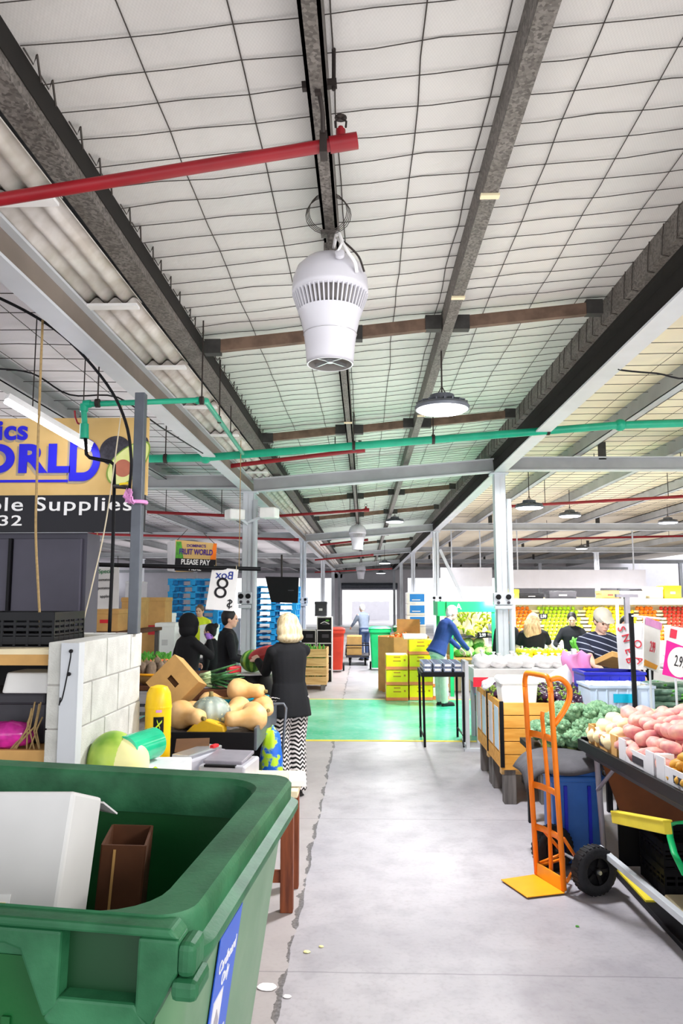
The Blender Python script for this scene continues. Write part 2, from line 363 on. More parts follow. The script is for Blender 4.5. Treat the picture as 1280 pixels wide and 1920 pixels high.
def remesh(mb, name, mat, parent, vox, it=3):
    o = mb.build(name+'_t', mat, parent)
    q = o.modifiers.new('r', 'REMESH'); q.mode = 'VOXEL'; q.voxel_size = vox
    q = o.modifiers.new('s', 'SMOOTH'); q.factor = .5; q.iterations = it
    return bake(o, name, mat, parent)
def shadow_scatter(k): random.seed(k)
# ================================================================== SETTING
ZL, ZR = 3.1, 3.34            # frame beam heights at left / right column
def zc(x): return 3.62 + .09*x   # central ceiling height
FR = [10, 19, 28, 37, 46]
struct(MB().add([(-22, -3, 0), (24, -3, 0), (24, 75, 0), (-22, 75, 0)], [(0, 1, 2, 3)]).build('floor', 'floor'))
struct(MB().b2((-3.2, 9.2, .0), (5.5, 12.75, .004)).build('floor_green_walkway', 'green_paint'))
for i, (a, b) in enumerate(((9.12, 9.2), (12.75, 12.83))):
    struct(MB().b2((-3.2, a, .0), (5.5, b, .004)).build('floor_yellow_line', 'yellow_board'))

# ceilings (the roof stops just behind the camera, where the hall opens)
Y0, Y1 = -2.5, 47
def ceil(name, x0, x1, z0, z1, mat):
    return struct(MB().grid(lambda u, v: (x0+(x1-x0)*u, Y0+(Y1-Y0)*v, z0+(z1-z0)*u), 12, 60).build(name, mat, solid=.04))
ceil('ceiling_centre', -1.14, 1.78, zc(-1.14), zc(1.78), 'foil')
ceil('ceiling_right', 1.78, 16, 3.79, 3.86, 'foil_warm')
ceil('ceiling_left', -16, -1.75, 3.7, 3.5, 'foil_left')
# corrugated strip beside the left beam, in lapped sheets
for k in range(9):
    y0 = .62 + 1.1*k*1.0; n = 16
    mb = MB().grid(lambda u, v: (-1.6+.36*u, y0+1.16*v, 3.325 + .012*v + .018*math.sin(u*2*PI*3.5)), 42, 1)
    struct(mb.build('trim_corrugated_sheet', 'sheet', smooth=True, solid=.004))
    struct(MB().b2((-1.6, y0-.03, 3.285), (-1.24, y0+.03, 3.3)).build('trim_sheet_lap', 'white'))
struct(MB().grid(lambda u, v: (-1.6+.36*u, 10.6+36*v, 3.325 + .018*math.sin(u*2*PI*3.5)), 42, 1).build('trim_corrugated_run', 'sheet', smooth=True, solid=.004))
sb('trim_gutter_back', (-1.78, Y0, 3.36), (-1.6, Y1, 3.56), 'beam'); sb('trim_gutter_cover', (-1.78, Y0, 3.57), (-1.1, Y1, 3.6), 'beam')
# long beams on the column lines
def ibeam(name, x, z0, z1, w, mats, y0=Y0, y1=Y1):
    mb = MB().b2((x-w/2, y0, z0), (x+w/2, y1, z0+.016)).b2((x-w/2, y0, z1-.016), (x+w/2, y1, z1)).b2((x-.02, y0, z0+.016), (x+.02, y1, z1-.016), 1)
    return struct(mb.build(name, mats))
ibeam('beam_left', -1.58, 3.12, 3.3, .13, ['light_steel', 'brown_steel'])
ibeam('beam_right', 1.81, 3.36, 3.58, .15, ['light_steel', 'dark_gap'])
sb('trim_beam_right_top_gap_shade', (1.72, Y0, 3.56), (1.9, Y1, 3.6), 'dark_gap')  # black strip here and black beam web put the gap's shade into colour
# galvanised eaves purlins, dark left web, black box painting the shade of the gap
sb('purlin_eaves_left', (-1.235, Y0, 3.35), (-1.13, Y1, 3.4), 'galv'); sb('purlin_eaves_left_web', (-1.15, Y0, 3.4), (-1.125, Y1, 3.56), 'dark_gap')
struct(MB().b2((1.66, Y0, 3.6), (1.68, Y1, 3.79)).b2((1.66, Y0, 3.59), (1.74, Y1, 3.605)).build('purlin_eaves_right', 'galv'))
sb('purlin_eaves_right_gap_shade', (1.7, Y0, 3.61), (1.88, Y1, 3.78), 'dark_gap')
def cpurlin(name, x, zt, d=.15, w=.06, y0=Y0, y1=Y1, mat='galv', f=1):
    B = lambda a, b, c, d_: mb.b2((x+min(f*a, f*b), y0, c), (x+max(f*a, f*b), y1, d_))
    mb = MB(); B(-w/2, -w/2+.012, zt-d, zt); B(-w/2, w/2, zt-d, zt-d+.012); B(-w/2, w/2, zt-.012, zt); B(w/2-.012, w/2, zt-d, zt-d+.03)
    return struct(mb.build(name, mat))
XA, XB = -.158, .57
cpurlin('purlin_centre', XA, zc(XA)-.02, w=.07, f=-1); cpurlin('purlin_centre', XB, zc(XB)-.02, w=.07)
for x in (2.9, 4.15, 5.6, 7.1, 8.8, 10.6, 12.6): cpurlin('purlin_right', x, 3.79, .18, .1, mat='beam')
for x in (-2.75, -4.1, -5.5, -7, -9, -11): cpurlin('purlin_left', x, 3.5 - .013*(x+1.75)-.02, .2, .12, mat='beam')
# purlin bridging with brackets
for y in (4.95, 7.9, 13.2, 16.2, 22, 25, 31, 34, 40, 43):
    mb = MB(); xs = [-1.13, XA, XB, 1.66]
    for a, b in zip(xs, xs[1:]):
        mb.bar((a+.05, y, zc(a)-.11), (b-.05, y, zc(b)-.11), .05, .08, 0)
    for x in xs:
        for s in (-1, 1):
            if -1.1 < x+s*.1 < 1.65: mb.box((x+s*.095, y, zc(x)-.11), (.11, .07, .1), None, 1)
    struct(mb.build('trim_bridging', ['rust', 'bracket']))
    if y < 9:
        for x in (XA, XB):
            struct(MB().box((x, y-.6, zc(x)-.175), (.08, .035, .012)).build('trim_purlin_clip', 'cream'))
struct(MB().box((XB, 3.2, zc(XB)-.175), (.085, .035, .012)).build('trim_purlin_clip', 'cream'))
# wire netting under the foil
def netting(name, x0, x1, zf, ys, xs, r=.0028, step=.22, ylim=None, amp=.012):
    mb = MB(); random.seed(5)
    for y in ys:
        n = max(2, int((x1-x0)/step)); a = random.uniform(0, 9)
        pts = []
        for i in range(n+1):
            x = x0+(x1-x0)*i/n
            pts.append((x, y + amp*1.6*noise.noise((x*1.5, y*3, a)), zf(x) - .022 - .012*abs(math.sin(i*1.9+a))))
        mb.tube(pts, r, 4, caps=False)
    for x in xs:
        ya, yb = ys[0], ys[-1]; n = int((yb-ya)/.25)
        mb.tube([(x + amp*1.3*noise.noise((x*7, (ya+(yb-ya)*i/n)*2.2, 3)), ya+(yb-ya)*i/n, zf(x)-.03) for i in range(n+1)], r, 4, caps=False)
    return struct(mb.build(name, 'wire'))
ysn = [1.2+.17*i for i in range(108)]
netting('trim_wire_netting_centre', -1.12, 1.66, zc, ysn, [-.76, -.42, -.1, .21, .49, .83, 1.15, 1.46], r=.0024)
netting('trim_wire_netting_right', 1.9, 10, lambda x: 3.77+.07*(x-1.78)/14.2, [2+.3*i for i in range(58)], [2.2+.42*i for i in range(18)], .003, .6)
netting('trim_wire_netting_left', -8, -1.8, lambda x: 3.48-.014*(x+1.75), [2+.3*i for i in range(58)], [-2.2-.42*i for i in range(13)], .003, .6)
# wire ends wrapped round the right eaves purlin
mb = MB()
for i in range(70):
    y = 2.2 + .2*i + random.uniform(-.04, .04)
    mb.tube([(1.655, y, 3.75), (1.652, y+.02, 3.68), (1.656, y+.05, 3.59), (1.7, y+.06, 3.586)], .003, 4, caps=False)
    mb.tube([(-1.118, y, 3.5), (-1.1, y+.04, 3.47), (-1.08, y+.02, 3.49), (-1.1, y+.1, 3.45)], .004, 4, caps=False)
struct(mb.build('trim_wire_ends', 'wire'))
# cross beams and columns
def column(x, y, zt, w=.15):
    mb = MB()
    mb.b2((x-w/2, y-w/2, 0), (x+w/2, y-w/2+.012, zt)).b2((x-w/2, y+w/2-.012, 0), (x+w/2, y+w/2, zt)).b2((x-.012, y-w/2, 0), (x+.012, y+w/2, zt))
    mb.b2((x-w/2, y-w/2, 0), (x-w/2+.012, y+w/2, zt)).b2((x+w/2-.012, y-w/2, 0), (x+w/2, y+w/2, zt))
    mb.box((x, y, .01), (.26, .26, .02)); mb.box((x, y, zt-.01), (.24, .2, .02))
    return struct(mb.build('column', 'white_steel', bevel=.006))
for y in FR:
    def xb(n, xa, za, xc, zc_):
        mb = MB()
        mb.bar((xa, y, za), (xc, y, zc_), .13, .015).bar((xa, y, za+.17), (xc, y, zc_+.17), .13, .015).bar((xa, y, za+.085), (xc, y, zc_+.085), .03, .17, 1)
        struct(mb.build(n, ['light_steel', 'beam']))
    xb('beam_cross_centre', -1.5, ZL+.02, 1.74, ZR+.04)
    xb('beam_cross_right', 1.9, ZR+.06, 16, ZR)
    xb('beam_cross_left', -16, ZL+.12, -1.67, ZL+.07)
    column(-1.56, y, ZL+.02); column(1.81, y, ZR+.02)
    for x in (8.6, 15.4): column(x, y, ZR+.03)
    for x in (-8.4, -15.4): column(x, y, ZL+.05)
    for x in (2.9, 5.6, 8.0):
        struct(MB().box((x+.3, y, ZR+.35), (.1, .03, .3)).build('trim_beam_cleat', 'bracket'))
struct(MB().bar((1.9, 18.9, 2.9), (2.5, 18.9, 1.6), .07, .07).build('trim_column_brace', 'white_steel'))
# steel box columns get a downpipe
for x, y in ((-1.46, 9.9), (1.92, 9.92)):
    struct(MB().tube([(x, y, 0), (x, y, 3.0)], .035, 12).build('trim_downpipe', 'white_steel', smooth=True))
# far wall with the bright roller door opening
mb = MB().b2((-22, 47, 0), (-9, 47.2, 4.2)).b2((-9, 47, 2.9), (-1.4, 47.2, 4.2)).b2((-1.9, 47, 0), (-1.4, 47.2, 4.2)).b2((-1.4, 47, 2.15), (2, 47.2, 4.2)).b2((2, 47, 0), (2.7, 47.2, 4.2)).b2((2.7, 47, 2.9), (22, 47.2, 4.2)).b2((9, 47, 0), (22, 47.2, 2.9))
struct(mb.build('wall_far', 'panel_white'))
struct(MB().tube([(-1.45, 46.8, 2.4), (2.05, 46.8, 2.4)], .2, 16).build('door_1', 'lamp_grey', smooth=2))
struct(MB().grid(lambda u, v: (-1.0+2.9*u, 58, 0+1.35*v + .05*abs(math.sin(u*12))*v), 40, 1).build('wall_yard_fence', 'panel_white'))
struct(MB().b2((-16.2, 14, 0), (-16, 47, 2.2)).build('wall_left', 'panel_white'))
struct(MB().b2((16.4, 2, 0), (16.6, 47, 2.2)).build('wall_right', 'panel_white'))

# ================================================================== SERVICES UNDER THE ROOF
def fan(loc, s=1, top=3.64, label='', small=False):
    x, y, z = loc
    t = thing('ceiling_fan', label, 'fan', (x, y, z), 0, None); g = L(t)
    def P(*p): return MW[t.name] @ V(p)
    c = V((x, y, z)); rim = .128*s; H = .64*s
    pr = [(.128, 0), (.131, .02), (.137, .1), (.147, .18), (.165, .26), (.178, .3)]
    body = MB().lathe([(r*s, q*s) for r, q in pr[:1]] + [(r*s, q*s) for r, q in pr], c, 40, caps=False)
    inner = [(r*s-.008, q*s+.001) for r, q in pr][::-1]
    body.lathe([(.12*s, 0), (.128*s, 0)], c, 40, caps=False)
    ot = body.build('outlet_tube', 'fan_white', t, smooth=True)
    MB().lathe([(.212*s, .395*s), (.2125*s, .43*s), (.208*s, .49*s), (.185*s, .55*s), (.14*s, .595*s), (.08*s, .62*s), (.03*s, .628*s)], c, 40).build('motor_dome', 'fan_white', t, smooth=True)
    MB().lathe([(.145*s, .28*s), (.185*s, .4*s)], c, 40).build('intake_core', 'fan_dark', t, smooth=True)
    lv = MB(); n = 48
    for k in range(n):
        a = 2*PI*k/n; d = V((math.cos(a), math.sin(a), 0))
        lv.bar(c + d*.167*s + V((0, 0, .288*s)), c + d*.206*s + V((0, 0, .4*s)), .008*s, .014*s, up=d)
    lv.build('intake_louvre', 'fan_white', t, smooth=False)
    st = MB()
    for k in range(4):
        a = PI/4 + k*PI/2; st.bar(c+V((0, 0, .025*s)), c+V((math.cos(a)*.125*s, math.sin(a)*.125*s, .02*s)), .008*s, .02*s)
    st.lathe([(.018*s, .01*s), (.02*s, .05*s)], c, 12); st.build('outlet_vane', 'chrome', ot)
    bl = MB()
    for k in range(5):
        a = k*2*PI/5; bl.bar(c+V((0, 0, .12*s)), c+V((math.cos(a)*.12*s, math.sin(a)*.12*s, .15*s)), .06*s, .006*s)
    bl.build('blade', 'core', ot); MB().lathe(inner, c, 40, caps=False).lathe([(.15*s, .17*s), (.01*s, .171*s)], c, 24).build('tube_lining', 'fan_dark', ot, smooth=True)
    hp = top - z
    if small:
        MB().tube([c+V((-.05, 0, .6*s)), (x, y, z+hp)], .004, 6).tube([c+V((.05, 0, .6*s)), (x, y, z+hp)], .004, 6).build('hanger', 'dark_iron', t)
    else:
        MB().box(c+V((0, 0, .64*s)), (.06, .05, .09)).box((x, y, z+hp-.0), (.09, .06, .012)).tube([c+V((0, 0, .62*s)), (x, y, z+hp)], .015, 8).build('hanger', 'galv', t)
        cb = MB(); cb.tube(sm([c+V(q)*s for q in ((.02, -.03, .66), (.045, -.13, .7), (.075, -.175, .62), (.1, -.2, .56), (.14, -.195, .5), (.15, -.16, .46))]), .008, 8)
        cb.tube([c+V(q)*s for q in ((.04, -.11, .68), (.07, -.2, .6), (.05, -.215, .55))], .006, 8)
        cb.build('power_cable', 'white', t, smooth=True)
        MB().lathe([(.022, 0), (.022, .018), (.008, .022)], c+V((.06, -.2, .535))*s, 14, rot=Euler((R(70), 0, 0)).to_matrix()).build('strain_relief', 'fan_white', t, smooth=2)
        MB().tube(sm([c+V(q)*s for q in ((.06, -.15, .65), (.1, -.19, .6), (.16, -.175, .54), (.19, -.13, .475))]), .005, 6).build('earth_wire', 'dark_iron', t)
    return t
fan((XA, 3.4, 2.785), .85, 3.43, 'big white teardrop ceiling fan hanging nearest, below the red sprinkler pipe')
fan((-.16, 17.4, 2.8), .95, 3.43, 'small white ceiling fan hanging second down the aisle roof', True)
fan((-.15, 31, 2.45), .95, 3.43, 'tiny white ceiling fan hanging farthest, above the bright doorway', True)
# coil of spare wire on the purlin
mb = MB()
for k in range(4):
    mb.tube([(XA+(.085+.006*k)*math.cos(a*PI/10), 3.17+.012*k, 3.42+.09*math.sin(a*PI/10)) for a in range(20)], .0018, 5, closed=True)
tag(mb.build('wire_coil', 'wire'), 'loose loop of dark wire coiled round the purlin above the big fan', 'wire')

def lamp(loc, s, top, label):
    x, y, z = loc; t = thing('high_bay_lamp', label, 'lamp', loc, 0, None); c = V(loc)
    MB().lathe([(.2*s, .02*s), (.205*s, .04*s), (.19*s, .06*s), (.1*s, .085*s), (.09*s, .13*s), (.05*s, .14*s)], c, 32).build('lamp_housing', 'lamp_grey', t, smooth=2)
    lh = t.children[0]; fins = MB()
    for k in range(20):
        a = 2*PI*k/20; d = V((math.cos(a), math.sin(a), 0)); fins.bar(c+d*.08*s+V((0, 0, .085*s)), c+d*.19*s+V((0, 0, .06*s)), .006*s, .03*s)
    fins.build('cooling_fin', 'lamp_grey', lh)
    MB().lathe([(.02*s, .012*s), (.17*s, .008*s), (.19*s, .02*s)], c, 32).build('lamp_lens', 'lens', t, smooth=True)
    h = MB().tube([(x, y, z+.13*s), (x, y, top)], .006, 6); h.tube([c+V((-.05*s, 0, .1*s)), c+V((0, 0, .2*s)), c+V((.05*s, 0, .1*s))], .006, 6); h.build('hanger', 'dark_iron', t)
    ld = bpy.data.lights.new('lamp_light', 'SPOT'); ld.energy = (400 if y < 8 else 520)*s; ld.spot_size = R(165); ld.spot_blend = .6; ld.shadow_soft_size = .15; ld.color = (.95, .97, 1)
    lo = bpy.data.objects.new('lamp_light', ld); COL.objects.link(lo); lo.location = (x, y, z-.03)
    return t
lamp((.57, 5.35, 3.04), .98, zc(.57)-.16, 'biggest grey round lamp glowing white over the aisle, nearest of all lamps')
lamp((.665, 16.3, 3.32), 1, 3.5, 'round grey lamp over the aisle, upper of the close pair behind the first beam')
lamp((.665, 19.4, 3.33), 1, 3.5, 'round grey lamp over the aisle, lower of the close pair behind the first beam')
lamp((.7, 26, 2.85), 1, 3.5, 'small round lamp over the far aisle, just above the doorway')
lamp((.7, 32, 2.7), 1, 3.5, 'tiny farthest round lamp over the far aisle')
for (px, py, Y, lb) in ((992, 955, 11.4, 'round lamp right of the right column, biggest over the fruit stalls'), (1068, 970, 14.5, 'round lamp over the fruit stalls, second along from the right column'),
                        (1252, 982, 17, 'round lamp over the fruit stalls at the right edge of the photo'), (940, 1034, 26, 'small far lamp low behind the right column'), (1090, 1030, 27, 'small far lamp above the white fascia panel')):
    p = at(px, py, Y); lamp((p.x, p.y, p.z), 1.05, 3.79, lb)

def hanger_rods(mb, pts, top, mi=1):
    for p in pts:
        p = V(p); mb.tube([p, (p.x, p.y, top(p.x) if callable(top) else top)], .006, 6, mi)
        mb.lathe([(.05, -.015), (.05, .015)], p, 14, mi, rot=Euler((R(90), 0, R(90))).to_matrix())
# red sprinkler pipe in the foreground, with head
def redpipe(p, q, r, label, name='sprinkler_pipe', head=True, rods=True):
    p, q = V(p), V(q); t = thing(name, label, 'pipe', p)
    MB().tube([p, q], r, 16).tube([q+(p-q).normalized()*.1, q], r*1.28, 16).build('pipe_run', 'red_pipe', t, smooth=2)
    if rods:
        for f in (.2, .8):
            h = p+(q-p)*f; zt = zc(h.x)-.01 if -1.1 < h.x < 1.66 else 3.8 if h.x > 1.7 else 3.52 if h.x < -1.75 else 3.3
            MB().tube([h, (h.x, h.y, zt)], .006, 6).build('pipe_hanger', 'dark_iron', t)
    if head:
        h = q+(p-q).normalized()*.06
        hb = MB().lathe([(r*.75, 0), (r*.75, r*2.2), (r*.4, r*2.3), (r*.4, r*2.7)], h, 12, 0)
        hb.build('riser', 'red_pipe', t, smooth=2)
        MB().tube([h+V((-.018, 0, r*2.6)), h+V((-.02, 0, r*3.6)), h+V((0, 0, r*4.2)), h+V((.02, 0, r*3.6)), h+V((.018, 0, r*2.6))], .004, 6).lathe([(.022, r*4.1), (.022, r*4.3)], h, 12).build('sprinkler_head', 'dark_iron', t)
    return t
t = redpipe((-1.62, 2.49, 3.065), (-.02, 2.49, 3.315), .023, 'thick red sprinkler pipe crossing at upper left with its capped end above the fan', rods=False)
mb = MB(); h = V((-.14, 2.49, 3.297))
mb.tube([h+V((0, -.045, .02)), h+V((.0, -.07, .08)), h+V((-.015, -.1, .16))], .008, 8); mb.box(h, (.026, .06, .08)); mb.bar(h+V((-.07, -.1, .155)), h+V((.05, -.1, .165)), .022, .026); mb.box(h+V((-.015, -.1, .19)), (.02, .02, .13))
mb.tube([h+V((.04, -.1, .14)), (h.x+.04, h.y-.1, zc(-.1)-.005)], .007, 6); mb.build('pipe_clamp', 'dark_iron', t)
redpipe(at(405, 877, 8.6), at(684, 843, 8.6), .026, 'thin red pipe running just below the long green pipe')
redpipe(at(512, 968, 13.4), at(692, 956, 13.4), .026, 'short red pipe behind the first cross beam, above the second fan')
redpipe(at(600, 1022, 21), at(690, 1012, 21), .03, 'far red pipe crossing the aisle roof beyond the second fan', head=False)
redpipe(at(590, 1050, 27), at(700, 1040, 27), .03, 'farther red pipe low across the aisle roof, nearer of the last two', head=False)
redpipe(at(590, 1073, 34), at(735, 1066, 34), .03, 'farthest red pipe across the aisle roof', head=False)
redpipe(at(276, 960, 12), at(450, 968, 12), .026, 'red pipe in the left bay just below the cross beam', head=False)
redpipe(at(165, 1001, 15), at(560, 1012, 15), .026, 'red pipe in the left bay, lower and farther behind the pay sign', head=False)
redpipe(at(1060, 872, 10.8), at(1330, 860, 10.8), .026, 'red pipe above the right cross beam', head=False)
redpipe(at(945, 950, 12.6), at(1330, 928, 12.6), .026, 'red pipe in the right bay below the cross beam', head=False)
redpipe(at(950, 1012, 20.4), at(1330, 1004, 20.4), .03, 'red pipe in the right bay, low and farther off', head=False)
# green pipes
gp = [at(280, 860, 7.55), at(385, 858, 7.5)]; ge = [at(385, 858, 7.5), at(1162, 797, 7.5), at(1400, 790, 7.5)]
t = thing('water_pipe', 'long thick green pipe crossing the whole roof below the lamp', 'pipe', gp[0])
mb = MB().tube(gp, .042, 16).tube(ge[:2], .04, 16).tube(ge[1:], .04, 16); mb.build('pipe_run', 'green_pipe', t, smooth=2)
MB().ell(ge[0], .062, seg=20, rings=12).build('pipe_elbow', 'green_pipe', t, smooth=True); MB().ell(ge[1], .062, seg=20, rings=12).build('pipe_elbow', 'green_pipe', t, smooth=True)
for p, tp in ((at(812, 824, 7.5), 3.68), (at(1027, 807, 7.5), 3.79), (at(663, 836, 7.5), 3.62), (at(310, 860, 7.5), 3.52)):
    mb = MB(); hanger_rods(mb, [p], tp, 0); mb.build('pipe_hanger', 'dark_iron', t)
y4 = 4.45
pts = [at(160, 818, y4), at(157, 765, y4), at(165, 758, y4), at(378, 750, y4+.25), at(388, 755, y4+.4), at(455, 850, 7.3)]
t = thing('branch_pipe', 'thin green pipe above the shop sign with an elbow and valve at its left end', 'pipe', pts[0])
MB().tube(pts, .018, 12).build('pipe_run', 'green_pipe', t, smooth=True)
MB().tube([at(158, 822, y4), at(158, 795, y4)], .027, 14).tube([at(157, 772, y4), at(158, 758, y4)], .025, 14).tube([at(157, 758, y4), at(170, 757, y4)], .025, 14).tube([at(370, 751, y4+.24), at(386, 752, y4+.37)], .024, 12).build('pipe_fitting', 'green_pipe', t, smooth=2)
MB().tube([at(153, 797, y4), at(145, 793, y4), at(141, 782, y4), at(140, 770, y4)], .006, 8).build('valve_lever', 'red_pipe', t)
MB().tube([at(160, 820, y4), at(162, 852, y4), at(168, 858, y4), at(208, 866, y4), at(214, 872, y4), at(214, 912, y4)], .011, 10).build('black_drop_pipe', 'black', t, smooth=True, label='black lower pipe')
for px, py, yy in ((183, 756, y4), (378, 751, y4+.25), (411, 787, 5.5), (432, 815, 6.3)):
    mb = MB(); p = at(px, py, yy); mb.tube([p, (p.x, p.y, 3.55)], .005, 6).lathe([(.028, -.012), (.028, .012)], p, 10, rot=Euler((0, R(90), 0)).to_matrix())
    mb.build('pipe_hanger', 'dark_iron', t)
# power boxes on the two nearest columns
def powerbox(c, label, w=.19):
    t = thing('power_outlet_box', label, 'socket', c); c = V(c)
    oc = MB().box(c, (w, .06, .16)).box(c+V((0, 0, -.11)), (w*.9, .05, .05)).build('outlet_case', 'white_steel', t, bevel=.01)
    for s in (-1, 1):
        MB().lathe([(.034, 0), (.034, .018), (.024, .02)], c+V((s*w*.25, -.03, .025)), 16, rot=Euler((R(90), 0, 0)).to_matrix()).build('socket', 'black', oc)
        MB().lathe([(.02, 0), (.02, .014)], c+V((s*w*.25, -.026, -.05)), 12, rot=Euler((R(90), 0, 0)).to_matrix()).build('switch', 'dark_grey', oc)
powerbox((-1.58, 9.89, 1.69), 'white double power outlet box on the left column beside the box 8 board')
powerbox((1.81, 9.89, 1.68), 'white double power outlet box on the right column above the crates', .26)
powerbox((1.81, 18.89, 1.66), 'white power outlet box on the second right column', .3)
powerbox((-1.56, 18.89, 1.62), 'white power outlet box on the second left column beside the screen', .28)
# white loudspeakers on the first left column
for px, py, lb, a in ((440, 965, 'white horn speaker left of the left column top', .6), (505, 962, 'white box light right of the left column top', -.2)):
    p = at(px, py, 9.8); t = thing('wall_speaker', lb, 'speaker', p, a)
    MB().box(p, (.22, .2, .14), a).build('speaker_case', 'white', t, bevel=.02)
    MB().bar(p, (-1.56, 9.9, p.z-.12), .03, .03).build('bracket', 'white_steel', t)
# hanging cords
def cord(name, label, pts, r, mat, cat='cord'):
    return tag(MB().tube(sm(pts), r, 8).build(name, mat, smooth=True), label, cat)
cord('rope', 'brown rope hanging straight down in front of the shop sign', [at(80, 600, 3.9), at(76, 700, 3.9), at(69, 900, 3.9), at(67, 1000, 3.9), at(72, 1110, 3.88), at(76, 1184, 3.85)], .007, 'rope', 'rope')
cord('black_pole', 'thin black rod standing on the block wall in front of the shop sign', [at(214, 912, 4.42), at(211, 1040, 4.41), at(205, 1186, 4.4)], .011, 'black', 'pole')
cord('string', 'pale string slanting down past the shop sign to the wall', [at(229, 760, 4.3), at(200, 970, 4.2), at(172, 1100, 4.15), at(151, 1186, 4.1)], .004, 'twine')
cord('cable', 'black cable looping from the roof to the grey post', [at(-30, 545, 3.9), at(60, 590, 4.1), at(130, 640, 4.2), at(200, 720, 4.2), at(235, 790, 4.2), at(246, 860, 4.2), at(243, 915, 4.25)], .009, 'black')
cord('cable', 'thin dark cable sagging in the left bay', [at(-20, 690, 5), at(60, 700, 5), at(130, 740, 5), at(220, 745, 5), at(300, 800, 5.4), at(380, 850, 6.5)], .006, 'black')
cord('cable', 'dark cable sagging under the right roof', [(1.86, 5.35, 3.37), at(1165, 694, 5.4), at(1230, 700, 5.5), at(1310, 704, 5.6), (3.2, 5.7, 3.8)], .007, 'black')
# fluorescent batten in front of the sign
p, q = at(10, 752, 4.4), at(168, 843, 4.85)
t = thing('fluorescent_light', 'glowing fluorescent tube in front of the tan shop sign', 'lamp', p)
MB().tube([p, q], .016, 12).build('tube', 'tube_glow', t, smooth=True); MB().bar(p+V((0, .02, .035)), q+V((0, .02, .035)), .05, .035).build('batten', 'white', t)
MB().tube([p+(q-p)*.3+V((0, 0, .03)), p+(q-p)*.3+V((0, 0, .85-.1))], .004, 6).tube([p+(q-p)*.9+V((0, 0, .03)), p+(q-p)*.9+V((0, 0, .95))], .004, 6).build('hanger', 'dark_iron', t)
# ================================================================== GREEN BIN
def rr(hx, hy, r, z, n=7):
    out = []
    for cx, cy, a0 in ((hx-r, hy-r, 0), (-hx+r, hy-r, 90), (-hx+r, -hy+r, 180), (hx-r, -hy+r, 270)):
        for k in range(n): a = R(a0+90*k/(n-1)); out.append((cx+r*math.cos(a), cy+r*math.sin(a), z))
    return out
brot = Matrix.Rotation(R(-4.5), 3, 'Z') @ Matrix.Rotation(R(1.6), 3, 'Y')
bin_ = thing('wheelie_bin', 'huge open dark green wheeled rubbish bin in the left foreground', 'bin', (-.915, 1.735, .022), rot=brot); g = L(bin_)
def ring(hx, hy, r, z): return [g(*p) for p in rr(hx, hy, r, z)]
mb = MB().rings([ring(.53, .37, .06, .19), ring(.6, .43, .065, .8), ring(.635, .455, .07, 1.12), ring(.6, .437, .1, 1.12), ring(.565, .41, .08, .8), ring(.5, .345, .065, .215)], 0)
o = mb.build('bin_body', ['bin_green', 'bin_side_lit'], bin_, smooth=2)
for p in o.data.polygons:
    if p.center.x > .4 and p.normal.x > .5: p.material_index = 1  # right wall faces paler, side light put into the colour
def ringo(hx, y0, y1, r, z): return [g(p[0], p[1]+(y0+y1)/2, p[2]) for p in rr(hx, (y1-y0)/2, r, z)]
mb = MB().rings([ringo(.62, -.45, .47, .07, 1.085), ringo(.655, -.452, .49, .07, 1.1), ringo(.668, -.453, .5, .07, 1.125), ringo(.668, -.453, .5, .07, 1.14), ringo(.648, -.453, .492, .065, 1.15), ringo(.648, -.455, .495, .065, 1.188), ringo(.64, -.4545, .488, .06, 1.197), ringo(.572, -.45, .436, .11, 1.193), ringo(.562, -.445, .428, .11, 1.18), ringo(.562, -.445, .428, .11, 1.09), ringo(.6, -.448, .455, .1, 1.09)], 0, False, False)
k = len(mb.v); n = 28; mb.f += [(10*n+i, 10*n+(i+1) % n, (i+1) % n, i) for i in range(n)]; mb.mi += [0]*n
mb.build('bin_rim', 'bin_rim', bin_, smooth=2)
# front apron with comb pockets, on both halves of the front
for sx in (1, -1):
    mb = MB(); yf = -.492
    fm = frame(g(0, yf, 0), g(1, 0, 0)-g(0, 0, 0), g(0, 0, 1)-g(0, 0, 0))
    def q(poly, h=-.05, d=0):
        mb.prism([(sx*x, z) for x, z in poly], h, fm @ Matrix.Translation((0, 0, d)))
    q([(.0, 1.193), (.625, 1.193), (.64, 1.178), (0, 1.178)])
    q([(.0, 1.178), (.452, 1.178), (.452, 1.066), (.43, 1.05), (.385, 1.145), (.36, 1.152), (0, 1.152)])
    q([(.575, 1.178), (.64, 1.178), (.64, 1.13), (.6, 1.05), (.575, 1.066)])
    q([(.452, 1.082), (.575, 1.082), (.6, 1.05), (.585, 1.04), (.44, 1.04), (.43, 1.05)])
    ap = mb.build('apron', 'bin_rim', bin_, bevel=.005)
    m2 = MB(); m2.prism([(sx*.44, 1.18), (sx*.59, 1.18), (sx*.59, 1.07), (sx*.44, 1.07)], .006, fm @ Matrix.Translation((0, 0, -.038)))
    m2.build('lift_pocket', 'bin_pocket_shade', ap)  # darker green puts the shade of the recess into the colour
    MB().box(g(sx*.652, -.465, 1.15), (.028, .06, .05), brot).box(g(sx*.652, -.462, 1.108), (.042, .075, .032), brot).build('corner_lug', 'bin_rim', bin_, bevel=.01)
MB().box(g(.35, -.437, .6), (.014, .03, .85), brot).box(g(-.35, -.437, .6), (.014, .03, .85), brot).build('rib', 'bin_green', bin_)
